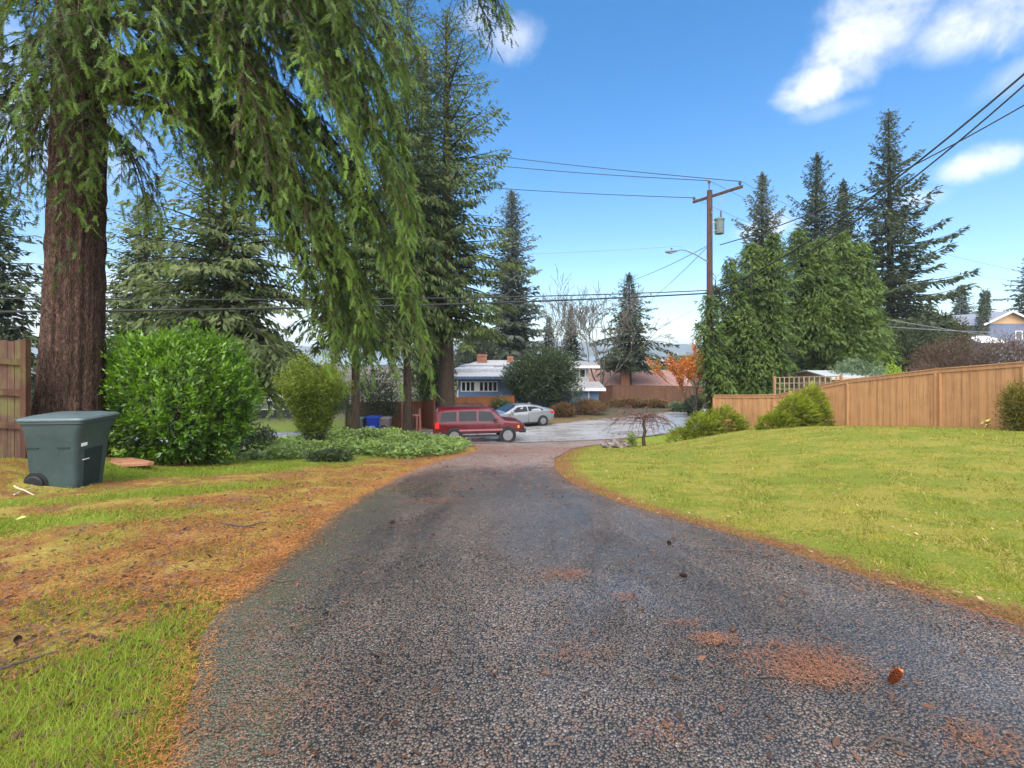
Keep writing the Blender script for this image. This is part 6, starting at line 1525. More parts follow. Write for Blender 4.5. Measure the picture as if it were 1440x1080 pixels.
# red four wheel drive, heading right along the street
def suv():
    RED = m_paint('dark red car paint', (0.10, 0.005, 0.011))
    ST = [(-2.42, .62, .84, .86, 1.02, .80, 1.10), (-2.38, .48, .88, .91, 1.06, .77, 1.60), (-2.28, .44, .92, .94, 1.08, .74, 1.74), (-1.9, .42, .95, .955, 1.09, .72, 1.80), (-1.0, .40, .96, .96, 1.09, .72, 1.83), (0.0, .40, .96, .96, 1.08, .71, 1.82), (0.55, .40, .96, .955, 1.07, .69, 1.77),
          (0.8, .41, .955, .95, 1.07, .70, 1.64), (1.28, .42, .95, .945, 1.06, .82, 1.18), (1.4, .42, .945, .94, 1.04, .83, 1.12), (2.0, .44, .93, .92, .98, .80, 1.07), (2.25, .46, .88, .87, .92, .74, 1.0), (2.42, .52, .78, .77, .84, .66, .90)]
    ST = [(a, b + .09, c, d, e + .02, f, g_ + .02) for (a, b, c, d, e, f, g_) in ST]
    wins = [('rear_side_window', [(-2.16, .10), (-1.30, .10), (-1.30, .92), (-2.10, .92)], CARGLASS), ('middle_side_window', [(-1.16, .10), (-.22, .10), (-.22, .93), (-1.16, .93)], CARGLASS), ('front_side_window', [(-.10, .10), (.93, .12), (.56, .93), (-.10, .93)], CARGLASS)]
    def windshield(g):
        g.hexa([(1.25, -.78, 1.205), (1.25, .78, 1.205), (1.23, .78, 1.19), (1.23, -.78, 1.19)], [(.70, -.62, 1.71), (.70, .62, 1.71), (.66, .62, 1.69), (.66, -.62, 1.69)])
    def rear_window(g): g.hexa([(-2.43, -.66, 1.14), (-2.43, .66, 1.14), (-2.37, .66, 1.14), (-2.37, -.66, 1.14)], [(-2.375, -.6, 1.58), (-2.375, .6, 1.58), (-2.32, .6, 1.58), (-2.32, -.6, 1.58)])
    def bumper_f(g): g.box(2.14, 2.50, -.84, .84, .50, .70)
    def bumper_r(g): g.box(-2.54, -2.36, -.88, .88, .52, .74)
    def grille(g):
        g.box(2.34, 2.46, -.46, .46, .73, .87)
    def molding(g):
        for sg in (-1, 1): g.hexa([(-1.15, sg * .955, .66), (1.2, sg * .95, .66), (1.2, sg * .985, .66), (-1.15, sg * .985, .66)], [(-1.15, sg * .955, .74), (1.2, sg * .95, .74), (1.2, sg * .985, .74), (-1.15, sg * .985, .74)])
    def board(g):
        for sg in (-1, 1): g.box(-.95, 1.05, *sorted((sg * .80, sg * 1.0)), .36, .43)
    def rails(g):
        for sg in (-1, 1):
            g.tube([(-1.95, sg * .62, 1.80), (-1.8, sg * .62, 1.895), (.1, sg * .62, 1.895), (.3, sg * .62, 1.82)], .022, 8)
        for x in (-1.5, -.4): g.tube([(x, -.62, 1.90), (x, .62, 1.90)], .02, 8)
    def tails(sg): return lambda g: g.hexa([(-2.45, sg * .92, .80), (-2.20, sg * .955, .80), (-2.20, sg * .72, .80), (-2.45, sg * .72, .80)], [(-2.42, sg * .92, 1.12), (-2.22, sg * .955, 1.12), (-2.22, sg * .72, 1.12), (-2.42, sg * .72, 1.12)])
    def heads(sg): return lambda g: g.hexa([(2.18, sg * .885, .74), (2.45, sg * .74, .74), (2.46, sg * .48, .74), (2.2, sg * .48, .74)], [(2.18, sg * .875, .90), (2.42, sg * .72, .89), (2.43, sg * .48, .89), (2.2, sg * .48, .90)])
    def amber(sg): return lambda g: g.hexa([(2.02, sg * .935, .76), (2.175, sg * .89, .76), (2.175, sg * .80, .76), (2.02, sg * .80, .76)], [(2.02, sg * .925, .90), (2.175, sg * .88, .90), (2.175, sg * .80, .90), (2.02, sg * .80, .90)])
    def mirror(sg): return lambda g: g.box(.74, .92, *sorted((sg * .95, sg * 1.13)), 1.10, 1.27)
    def handles(g):
        for sg in (-1, 1):
            for x in (-.95, .05): g.box(x, x + .17, *sorted((sg * .95, sg * .985)), .95, .99)
    def seams(g):
        for sg in (-1, 1):
            for x in (-1.23, -.16, 1.02): g.box(x - .008, x + .008, *sorted((sg * .94, sg * .966)), .47, 1.07)
    parts = [('windshield', windshield, CARGLASS), ('rear_window', rear_window, CARGLASS), ('front_bumper', bumper_f, PLAST), ('rear_bumper', bumper_r, RED), ('grille', grille, PLAST), ('side_moulding', molding, plain('grey red moulding', (0.30, 0.12, 0.12), 0.4)), ('running_board', board, PLAST), ('roof_rack', rails, PLAST),
             ('tail_lamp', tails(-1), TAIL), ('tail_lamp', tails(1), TAIL), ('headlight', heads(-1), CLEAR), ('headlight', heads(1), CLEAR), ('turn_signal', amber(-1), AMBER), ('turn_signal', amber(1), AMBER), ('wing_mirror', mirror(-1), RED), ('wing_mirror', mirror(1), RED), ('door_handle', handles, PLAST), ('door_seam', seams, PLAST)]
    cx, cy = -1.75, 25.7
    return car('red_suv', 'dark red four wheel drive with roof rack driving right along the wet street', 'car', (cx, cy, h1(cx, cy) + .05), rad(9), ST, RED, (-1.42, 1.48), .40, wins, parts)
sv = suv(); sv.scale = (0.95, 1.0, 1.0)
def silver():
    SIL = m_paint('silver car paint', (0.24, 0.25, 0.27), 0.35, 0.3, 0.6, 0.15)
    ST = [(-2.36, .50, .72, .76, .80, .60, .88), (-2.28, .34, .84, .88, .93, .68, 1.03), (-1.95, .28, .90, .915, .97, .60, 1.12), (-1.3, .24, .92, .93, .97, .56, 1.32), (-.6, .22, .93, .935, .95, .56, 1.42), (0.0, .22, .93, .93, .93, .57, 1.44), (.45, .22, .93, .925, .92, .60, 1.36), (1.2, .23, .92, .91, .90, .78, .99), (1.35, .23, .915, .90, .89, .78, .95), (1.95, .26, .89, .86, .80, .72, .86), (2.25, .30, .80, .78, .70, .62, .74), (2.36, .36, .68, .66, .62, .5, .66)]
    wins = [('rear_side_window', [(-1.55, .16), (-.42, .14), (-.42, .92), (-.95, .92), (-1.4, .62)], CARGLASS), ('front_side_window', [(-.34, .14), (.88, .16), (.72, .42), (.30, .92), (-.34, .92)], CARGLASS)]
    def windshield(g): g.hexa([(1.15, -.74, 1.03), (1.15, .74, 1.03), (1.12, .74, 1.01), (1.12, -.74, 1.01)], [(.42, -.54, 1.405), (.42, .54, 1.405), (.38, .54, 1.385), (.38, -.54, 1.385)])
    def rearw(g): g.hexa([(-1.92, -.56, 1.135), (-1.92, .56, 1.135), (-1.88, .56, 1.12), (-1.88, -.56, 1.12)], [(-.95, -.5, 1.39), (-.95, .5, 1.39), (-.92, .5, 1.37), (-.92, -.5, 1.37)])
    tails = lambda sg: lambda g: g.hexa([(-2.31, sg * .875, .80), (-1.98, sg * .925, .80), (-1.98, sg * .7, .80), (-2.33, sg * .55, .80)], [(-2.30, sg * .86, .94), (-2.02, sg * .91, .95), (-2.02, sg * .7, .95), (-2.31, sg * .55, .94)])
    heads = lambda sg: lambda g: g.hexa([(1.80, sg * .89, .62), (2.27, sg * .77, .58), (2.30, sg * .5, .58), (1.9, sg * .5, .62)], [(1.80, sg * .875, .76), (2.2, sg * .76, .70), (2.24, sg * .5, .71), (1.9, sg * .5, .78)])
    mirror = lambda sg: lambda g: g.box(.70, .86, *sorted((sg * .92, sg * 1.08)), .93, 1.06)
    sill = lambda g: [g.box(-1.0, 1.1, *sorted((sg * .86, sg * .945)), .21, .29) for sg in (-1, 1)]
    grille = lambda g: g.box(2.26, 2.385, -.42, .42, .40, .60)
    handles = lambda g: [g.box(x, x + .18, *sorted((sg * .92, sg * .95)), .80, .83) for sg in (-1, 1) for x in (-.75, .15)]
    seams = lambda g: [g.box(x - .006, x + .006, *sorted((sg * .92, sg * .945)), .30, .93) for sg in (-1, 1) for x in (-.38, .95)]
    fin = lambda g: g.hexa([(-.95, -.02, 1.39), (-.72, -.02, 1.42), (-.72, .02, 1.42), (-.95, .02, 1.39)], [(-.95, -.01, 1.47), (-.9, -.01, 1.47), (-.9, .01, 1.47), (-.95, .01, 1.47)])
    parts = [('windshield', windshield, CARGLASS), ('rear_window', rearw, CARGLASS), ('tail_lamp', tails(-1), TAIL), ('tail_lamp', tails(1), TAIL), ('headlight', heads(-1), CLEAR), ('headlight', heads(1), CLEAR), ('wing_mirror', mirror(-1), SIL), ('wing_mirror', mirror(1), SIL), ('sill', sill, PLAST), ('grille', grille, PLAST), ('door_handle', handles, SIL), ('door_seam', seams, PLAST), ('roof_antenna', fin, SIL)]
    cx, cy = 0.35, 31.9
    return car('silver_car', 'silver low roofed car parked across the street, partly behind the red four wheel drive', 'car', (cx, cy, h1(cx, cy) + .05), rad(180 + 24), ST, SIL, (-1.42, 1.42), .335, wins, parts, arch=1.1, nspoke=7)
silver()

# ------------------------------------------------------------------ wheeled bins
def rrect(hx, hy, r, z, cx=0, cy=0, n=4):
    p = []
    for (sx, sy, a0) in ((1, 1, 0), (-1, 1, 90), (-1, -1, 180), (1, -1, 270)):
        for k in range(n + 1):
            a = rad(a0 + 90 * k / n); p.append((cx + sx * (hx - r) + r * math.cos(a), cy + sy * (hy - r) + r * math.sin(a), z))
    return p
def wheelie(name, label, loc, rz, bodym, lidm, W=.70, D=.84, H=1.08, detail=True, group=None, logo=None):
    """x: back (wheels, -x) to front (+x)"""
    t = thing(name, label, 'bin', loc, rz, group)
    m = MB()
    m.loft([rrect(D * .355, W * .37, .05, .0, -.01), rrect(D * .365, W * .38, .06, .03, -.01), rrect(D * .43, W * .45, .07, H * .70, .0), rrect(D * .435, W * .455, .07, H * .71, 0), rrect(D * .45, W * .47, .07, H * .80, .012), rrect(D * .475, W * .485, .06, H * .87, .02), rrect(D * .485, W * .49, .06, H * .94, .02)])
    b = m.build('body', bodym, t, smooth=0.7)
    m = MB(); m.loft([rrect(D * .50, W * .505, .06, H * .905, .02), rrect(D * .515, W * .52, .06, H * .915, .02), rrect(D * .515, W * .52, .06, H * .94, .02), rrect(D * .50, W * .505, .06, H * .945, .02)]); m.build('rim', bodym, b, smooth=0.5)
    m = MB(); m.loft([rrect(D * .53, W * .535, .07, H * .948, .025), rrect(D * .535, W * .54, .07, H * .965, .025), rrect(D * .52, W * .52, .07, H * .985, .02), rrect(D * .36, W * .36, .08, H * 1.015, 0), rrect(D * .1, W * .1, .03, H * 1.02, 0)]); m.build('lid', lidm, t, smooth=0.6)
    m = MB(); m.tube([(-D * .5, -W * .36, H * .93), (-D * .60, -W * .36, H * .96), (-D * .60, W * .36, H * .96), (-D * .5, W * .36, H * .93)], .018, 8); m.build('handle', bodym, t)
    for sg in (-1, 1):
        c = (-D * .27, sg * W * .415, .125)
        a = MB(); a.disc((c[0] + .01, sg * W * .37, .14), (0, 1, 0), .165, .05, 24); a.build('wheel_recess', DARK, t)
        w_ = MB(); w_.M = Matrix.Translation(c) @ Matrix.Rotation(rad(90), 4, 'X'); w_.lathe([(.05, -.03), (.115, -.03), (.13, -.018), (.13, .018), (.115, .03), (.05, .03)], 24)
        for k in range(8):
            a_ = 2 * math.pi * k / 8; w_.beam((.03 * math.cos(a_), .03 * math.sin(a_), 0), (.11 * math.cos(a_), .11 * math.sin(a_), 0), .012, .035)
        wo = w_.build('wheel', DARK, t, smooth=0.5)
        h_ = MB(); h_.disc((c[0], c[1] + sg * .034, c[2]), (0, 1, 0), .02, .02, 10); h_.build('hub', plain('grey hub plastic', (0.2, 0.2, 0.2), 0.5), wo)
    if detail:
        for sg in (-1, 1):
            m = MB(); yo = lambda z: W * (.38 + .07 * z / (H * .7))
            m.box(.10, .26, *sorted((sg * (yo(.65) - .02), sg * (yo(.65) + .012))), .640, .662); m.box(-.33, -.16, *sorted((sg * (yo(.65) - .02), sg * (yo(.65) + .012))), .640, .658); m.build('side_slot', plain('dark bin moulding', (0.012, 0.022, 0.022), 0.6), t)
        m = MB(); xf = lambda z: D * (.365 + .065 * z / (H * .7)) - .01
        m.hexa([(xf(.10) - .06, -W * .20, .06), (xf(.10) + .006, -W * .20, .06), (xf(.10) + .006, W * .20, .06), (xf(.10) - .06, W * .20, .06)], [(xf(.62) - .06, -W * .24, .60), (xf(.62) + .010, -W * .24, .60), (xf(.62) + .010, W * .24, .60), (xf(.62) - .06, W * .24, .60)])
        m.build('front_recess', plain('dark bin moulding', (0.012, 0.022, 0.022), 0.6), t)
        m = MB(); m.box(D * .40, D * .445, -W * .40, W * .40, H * .80 - .012, H * .80 + .012); m.build('lift_bar', plain('dark bin moulding', (0.012, 0.022, 0.022), 0.6), t)
        m = MB(); x = xf(.68) + .008
        m.hexa([(x - .02, -W * .34, .655), (x + .006, -W * .34, .655), (x + .006, -W * .20, .655), (x - .02, -W * .20, .655)], [(x - .018, -W * .34, .70), (x + .010, -W * .34, .70), (x + .010, -W * .20, .70), (x - .018, -W * .20, .70)]); m.build('sticker', WHITE, t)
        m = MB(); x = xf(.45) + .006
        m.hexa([(x - .01, -W * .28, .45), (x + .012, -W * .28, .45), (x + .012, -W * .12, .45), (x - .01, -W * .12, .45)], [(x - .008, -W * .28, .462), (x + .014, -W * .28, .462), (x + .014, -W * .12, .462), (x - .008, -W * .12, .462)]); m.build('reflector_strip', WHITE, t)
    if logo:
        m = MB(); x = D * .425; m.hexa([(x - .02, -W * .2, .45), (x + .02, -W * .2, .45), (x + .02, W * .2, .45), (x - .02, W * .2, .45)], [(x - .02, -W * .2, .62), (x + .022, -W * .2, .62), (x + .022, W * .2, .62), (x - .02, W * .2, .62)]); m.build('label_panel', logo, t)
    return t
GREENBIN = plain('blue green bin plastic', (0.042, 0.066, 0.066), 0.45, 0.22, 1.6, bmp=0.25, bscale=160)
GREENLID = plain('blue green lid plastic', (0.085, 0.115, 0.118), 0.35, 0.18, 2.0)
bx, by = X_at(97, 7.15), 7.15
wheelie('wheeled_bin', 'large blue green wheeled bin with flat lid, in the grass before the huge fir', (bx, by, h1(bx, by) - .06), rad(4), GREENBIN, GREENLID, W=.71, D=.85, H=1.09)
for (u, Y, c, lab, lc, lg) in ((505, 28.0, (0.10, 0.13, 0.12), 'grey green wheeled bin, leftmost of the three before the red fence', (0.13, 0.16, 0.15), (0.02, 0.02, 0.02)), (525.5, 28.0, (0.012, 0.045, 0.36), 'bright blue wheeled bin in the middle of the three before the red fence', (0.02, 0.07, 0.42), (0.2, 0.28, 0.6)), (541.5, 28.2, (0.19, 0.16, 0.16), 'grey brown wheeled bin, rightmost of the three before the red fence', (0.26, 0.23, 0.22), (0.03, 0.03, 0.03))):
    x = X_at(u, Y); w_ = .66 if u != 525.5 else .76
    wheelie('wheeled_bin', lab, (x, Y, h1(x, Y)), rad(-90), plain('bin plastic %d' % u, c, 0.5), plain('bin lid plastic %d' % u, lc, 0.45), W=w_, D=.75, H=1.06 if u != 525.5 else 1.14, detail=False, group='wheeled bins across the street', logo=plain('bin marking %d' % u, lg, 0.5))

# red wooden bench with two tall posts in front of the fence
def bench():
    Y = 29.3; xa, xb = X_at(567, Y), X_at(591.5, Y); z0 = h1((xa + xb) / 2, Y); cx = (xa + xb) / 2
    t = thing('garden_bench', 'red wooden bench between two uneven posts in front of the red fence', 'bench', (cx, Y, z0))
    W_ = plain('pale red wood', (0.42, 0.17, 0.13), 0.7); z = lambda v: zv(v, Y) - z0
    for (x, v, w_) in ((xa, 567, .14), (xb, 575.5, .11)):
        m = MB(); m.hexa([(x - cx - w_ / 2, -.06, -.1), (x - cx + w_ / 2, -.06, -.1), (x - cx + w_ / 2, .06, -.1), (x - cx - w_ / 2, .06, -.1)], [(x - cx - w_ * .5 - .04, -.06, z(v)), (x - cx + w_ * .1 - .04, -.06, z(v) + .06), (x - cx + w_ * .1 - .04, .06, z(v) + .06), (x - cx - w_ * .5 - .04, .06, z(v))]); m.build('post', W_, t)
    m = MB(); m.box(xa - cx + .09, xb - cx - .075, -.22, .22, z(584.5), z(583)); m.build('seat', W_, t)
    m = MB(); m.box(X_at(573, Y) - cx, X_at(578.5, Y) - cx, .16, .2, z(583) + .01, z(576)); m.build('backrest', W_, t)
    for x in (xa - cx + .2, xb - cx - .2):
        m = MB(); m.box(x - .04, x + .04, -.18, -.1, -.1, z(584.5) - .004); m.build('leg', W_, t)
bench()
# ------------------------------------------------------------------ small things on the ground
def rock():
    Y = 20.6; x = X_at(866, Y); z0 = h1(x, Y); r = rng(130)
    bm = bmesh.new(); bmesh.ops.create_icosphere(bm, subdivisions=4, radius=1)
    for v in bm.verts:
        p = v.co; n = 0.16 * math.sin(p.x * 5 + 1) * math.cos(p.y * 4) + 0.1 * math.sin(p.z * 9 + p.x * 7) + 0.05 * math.sin(p.x * 17) * math.sin(p.z * 15 + p.y * 8)
        v.co = Vector((round(p.x * 3) / 3 * .25 + p.x * .75, p.y, p.z)) * (1 + n)
        v.co.x *= .58; v.co.y *= .42; v.co.z = v.co.z * .27 + .10
    me = bpy.data.meshes.new('rock'); bm.to_mesh(me); bm.free()
    m, w = new_mat('lichened grey rock'); tc = w.n('ShaderNodeTexCoord').outputs['Object']
    c = w.mix(w.ramp(noise(w, tc, 5, 5), .4, .6), (0.06, 0.05, 0.045), (0.24, 0.20, 0.18)); c = w.mix(w.ramp(noise(w, tc, 9, 4), .55, .65, 0, .7), c, (0.12, 0.09, 0.04))
    finish(w, c, .85, .2, 0, bump(w, noise(w, tc, 14, 5), .8, .05))
    o = link('rock', me, m); o.location = (x, Y, z0); tag(o, 'mottled grey boulder on the lawn edge left of the small weeping maple', 'rock')
rock()
S('edge_plant', 'tuft of green leaves right beside the mottled boulder', 888, 608, 620, 880, 895, 20.5, IVY, 500, (0.09, 0.04), 131, stems=3)
for (u, v, lab) in ((873, 616, 'dark green'),): pass

def slab():
    a = G(150, 652); b = G(212, 655); 
    x, y = G(180, 654); z0 = h1(x, y); m = MB(); r = random.Random(4)
    pr = [(-.42, -.05), (-.30, -.15), (.0, -.18), (.34, -.12), (.46, -.02), (.25, .12), (-.1, .2), (-.36, .13)]
    m.loft([[(p[0], p[1], .0) for p in pr], [(p[0] * 1.0, p[1], .045 + .03 * (p[0] < 0)) for p in pr], [(p[0] * .93, p[1] * .9, .06 + .035 * (p[0] < 0)) for p in pr]])
    o = m.build('bark_slab', m_wood('orange fallen bark', (0.20, 0.075, 0.035), (0.38, 0.19, 0.11), .9), None, smooth=.6); o.location = (x, y, z0); o.rotation_euler = (0, 0, .1)
    tag(o, 'flat slab of orange bark lying between the big bin and the laurel', 'bark')
slab()

CONE = leafy('cone scales', (0.18, 0.045, 0.018), (0.50, 0.17, 0.065), 0.6, 0.0)
CONE_D = leafy('dark cone scales', (0.025, 0.016, 0.012), (0.09, 0.05, 0.035), 0.7, 0.0)
def cone_parts(t, mat, n=70, Ln=.085, R=.021):
    r = rng(140)
    i = np.arange(n); f = i / n; a = i * 2.39996
    rr = R * np.sin(np.pi * (0.12 + 0.80 * f)) ** 0.7
    o = np.stack([np.cos(a), np.sin(a), np.zeros(n)], 1)
    P = np.stack([np.cos(a) * rr * .45, np.sin(a) * rr * .45, Ln * f], 1)
    D = unit(o * 0.85 + np.array([0, 0, 0.65])); L = Leaves()
    for k in range(2):
        V, _ = rhombs(P + np.array([0, 0, -.002 * k]), D, rr * 1.15 + .004, np.full(n, R * .95), unit(np.array([0, 0, 1.0]) - o * .5), 0.62, 0.06); L.add(V, np.clip(.45 + r.normal(0, .25, n), 0, 1))
    L.build('scales', mat, t)
    m = MB(); m.lathe([(.003, 0), (R * .55, Ln * .2), (R * .6, Ln * .5), (R * .35, Ln * .85), (.002, Ln)], 10); m.build('core', plain('cone core', (0.06, 0.025, 0.015), 0.8), t, smooth=.8)
def cones():
    spec = [((1250, 976), 'reddish fir cone lying near right on the driveway, largest of the fallen cones', CONE, (0.4, 0.25, 0.25), 1.0), ((955, 816), 'dark fir cone in the middle of the driveway', CONE_D, (1.45, 0, 1.0), .65), ((1028, 899), 'small black fir cone beside the small orange needle patch', CONE_D, (1.5, 0, 2.2), .6), ((938, 769), 'dark fir cone near the far right edge of the driveway', CONE_D, (1.5, 0, .4), .6),
            ((1272, 958), 'dark broken cone just behind the reddish fir cone', CONE_D, (1.5, 0, 3.6), .55), ((25, 902), 'dark fir cone in the litter at the left edge', CONE_D, (1.4, 0, .8), .8), ((250, 914), 'dark fir cone in the grass left of the driveway edge', CONE_D, (1.45, 0, 2.4), .8), ((548, 740), 'dark fir cone on the driveway left of its middle', CONE_D, (1.5, 0, 1.7), .6)]
    protos = {}
    for (uv, lab, mt, rot, sc) in spec:
        x, y = G(*uv)
        if mt.name not in protos:
            t = thing('fir_cone', lab, 'fir cone', group='fallen fir cones'); cone_parts(t, mt); protos[mt.name] = t
        else:
            t = copy_tree(protos[mt.name]); t['label'] = lab
        t.location = (x, y, h1(x, y) + (.030 if x > edge_x(DLl, y) else 0.0) + .018 * sc); t.rotation_euler = rot; t.scale = (sc * .8, sc * .8, sc * (1.1 if sc == 1.0 else 1.0))
cones()

STICK = plain('grey brown twig', (0.07, 0.05, 0.04), .85); STICK_L = plain('pale peeled stick', (0.42, 0.34, 0.22), .8)
def sticks():
    spec = [([(20, 688), (48, 700)], 'pale straight stick on the ground left of the big bin', STICK_L, .012), ([(20, 700), (34, 694), (50, 690)], 'second pale stick crossing beside the first left of the big bin', STICK_L, .012), ([(1222, 1068), (1240, 1052), (1262, 1056), (1288, 1068)], 'dark curved twig at the bottom right of the driveway', STICK, .006), ([(0, 950), (40, 938), (82, 926)], 'long dark twig on the orange litter at the left edge', STICK, .008), ([(160, 1016), (190, 1012), (214, 1004)], 'thin twig lying on the grass at bottom left', STICK, .006),
            ([(1195, 962), (1220, 968), (1243, 975)], 'thin twig reaching left from the reddish fir cone', STICK, .004), ([(1150, 900), (1172, 912), (1184, 922)], 'short twig at the top of the big needle patch', STICK, .004), ([(1330, 1020), (1350, 1040), (1385, 1062)], 'thin twig near the bottom right corner', STICK, .005), ([(368, 820), (395, 826), (415, 823)], 'short dark twig near the left edge of the driveway', STICK, .006), ([(310, 740), (345, 746), (375, 738)], 'dark branch piece in the middle of the needle litter', STICK, .010), ([(1010, 780), (1052, 783)], 'dark twig in the lawn near the driveway edge', STICK, .006)]
    for (uvs, lab, mt, rr) in spec:
        p = [Vector(on(*G(*q), .0)) for q in uvs]
        for q in p: q.z += (.034 if (edge_x(DLl, q.y) < q.x < edge_x(DRl, q.y)) else .02) + rr
        o = p[0].copy(); pts = []
        for k in range(len(p) - 1):
            for s in range(4): pts.append(p[k].lerp(p[k + 1], s / 4) - o + Vector((0, 0, random.Random(k * 7 + s).uniform(0, rr))))
        pts.append(p[-1] - o)
        m = MB(); m.tube(pts, [rr * (1 - .5 * k / len(pts)) for k in range(len(pts))], 6)
        ob = m.build('fallen_twig', mt, None, smooth=1); ob.location = o; tag(ob, lab, 'twig', 'fallen twigs')
sticks()
def leaf_card():
    x, y = G(28, 737); L = Leaves(); r = rng(3)
    V, _ = rhombs(np.array([[-.05, 0, .03]]), np.array([[1.0, .3, .25]]) / 1.07, np.array([.10]), np.array([.05]), np.array([[0, -.3, 1.0]]), .5, .1); L.add(V, np.array([.9]))
    o = L.build('fallen_leaf', plain('yellow leaf', (0.62, 0.52, 0.15), .6)); o.location = (x, y, h1(x, y) + .01); tag(o, 'single yellow leaf in the green grass below the big bin', 'leaf')
leaf_card()
def flag_leaf():
    x, y = 13.75, 14.0; L = Leaves(); r = rng(31); n = 14
    V, _ = rhombs(r.normal(0, .10, (n, 3)) * np.array([1, .5, .5]) + np.array([0, 0, .18]), unit(r.normal(0, 1, (n, 3))), np.full(n, .13), np.full(n, .06), r.normal(0, 1, (n, 3))); L.add(V, r.uniform(.5, 1, n))
    t = thing('yellow_seedling', 'small yellow leaved seedling at the foot of the tan fence', 'plant', (x, y, h1(x, y)))
    L.build('leaves', plain('yellow leaf', (0.62, 0.52, 0.15), .6), t); m = MB(); m.tube([(0, 0, 0), (.01, 0, .1), (0, 0, .2)], .006, 5); m.build('stem', STICK, t)
flag_leaf()

# ------------------------------------------------------------------ grass blades, needle litter
def in_frame(x, y, z, pad=60):
    u = 720 + x / y * F; v = HZ - (z - EYE) / y * F
    return (u > -pad) & (u < 1440 + pad) & (v < 1080 + pad)
def blades(name, label, x, y, z, ln, wd, mat, rb, seed, up=1.0):
    r = rng(seed); n = len(x)
    D = unit(r.normal(0, 0.55, (n, 3)) * np.array([1, 1, .3]) + np.array([0, 0, up]))
    S = unit(np.cross(D, r.normal(0, 1, (n, 3)))); P = np.stack([x, y, z], 1); b = r.normal(0, .35, (n, 3)) * np.array([1, 1, 0])
    V = np.stack([P - S * wd[:, None] / 2, P + S * wd[:, None] / 2, P + (D + b * .4) * ln[:, None]], 1).reshape(-1, 3)
    o = np_mesh(name, V, np.arange(len(V)).reshape(-1, 3), mat, None, np.repeat(rb, 3)); tag(o, label, 'grass', kind='stuff'); return o
GRASS = leafy('lawn grass', (0.07, 0.095, 0.008), (0.33, 0.315, 0.045), .6, .35, .2, (0.42, 0.34, 0.12), .62, 2.6)
MOSSG = leafy('bright moss grass', (0.10, 0.145, 0.010), (0.27, 0.34, 0.045), .6, .35, .2, None, .4, 1.5)
def lawn_grass():
    r = rng(150); n = 520000
    y = 1.6 / r.uniform(1 / 30, 1 / 0.9, n) * .6; y = np.clip(y, 1.0, 25)
    x = r.uniform(0, 1, n) * (17 - 0) + 0.3
    lx = edge_x(LW_L, y); rx = edge_x(LW_R, y); z = h(x, y) + .015
    ok = (x > lx + r.exponential(.05, n)) & (x < rx) & in_frame(x, y, z) & (y < 24.6); x, y, z = x[ok], y[ok], z[ok]; n = len(x)
    cl = np.sin(x * 4.3 + y * 2.1) * np.sin(y * 5.1 - x * 1.7)
    ln = (.026 + .028 * r.uniform(0, 1, n) ** 2) * (1 + .75 * cl); wd = (.0035 + .0011 * y) * r.uniform(.7, 1.3, n)
    blades('lawn_grass', 'short yellow green grass of the lawn', x, y, z, ln, wd, GRASS, np.clip(.44 + .22 * cl - .35 * (np.sin(x * 1.9 + 1.3 * np.sin(y * 1.1)) * np.sin(y * 2.4 + x) > .62) + r.normal(0, .28, n), 0, 1), 151, .8)
lawn_grass()
def bank_grass():
    r = rng(152); n = 500000
    y = np.clip(1.0 / r.uniform(1 / 11.5, 1 / 1.2, n), 1.2, 12); x = -r.uniform(0, 1, n) * 10.5
    ex = edge_x(DLl, y)
    g = np.zeros(n)
    def blob(c, sx, sy, a, ang):
        co, s = math.cos(ang), math.sin(ang); p = (x - c[0]) * co + (y - c[1]) * s; q = -(x - c[0]) * s + (y - c[1]) * co
        return a * np.exp(-(p / sx) ** 2 - (q / sy) ** 2)
    g += blob(G(60, 735), 1.7, .40, 1, .35) + blob(G(260, 690), 1.5, .4, 1, .5) + blob(G(400, 655), 1.6, .8, .9, .7) + blob(G(170, 960), .75, .30, 1, .55) + blob(G(80, 1040), .9, .4, 1, .5) + blob(G(290, 880), .5, .2, .75, .6) + blob(G(470, 770), .5, .2, .4, .8) + blob(G(250, 665), 1.6, .5, .8, .3)
    g += .07 + .55 * (y < 3.4) * np.exp(-((ex - x) / .5) ** 2) + .28 * (np.sin(x * 3 + y * 2.2) * np.sin(y * 4 - x * 1.6) > .35) + .18 * ((x < -6) & (y > 5))
    z = h(x, y); ok = (r.uniform(0, 1, n) < g * 1.05) & (x < ex - r.exponential(.06, n)) & in_frame(x, y, z); x, y, z, g = x[ok], y[ok], z[ok], g[ok]; n = len(x)
    ln = (.03 + .035 * r.uniform(0, 1, n)) * np.clip(.6 + .5 * g, .5, 1.1) * np.where(y < 3.4, 1.25, 1); wd = (.0035 + .0011 * y) * r.uniform(.7, 1.3, n)
    blades('bank_grass', 'bright green grass tufts on the left bank', x, y, z, ln, wd, MOSSG, np.clip(.25 + .35 * g + r.normal(0, .2, n), 0, 1), 153, .8)
bank_grass()

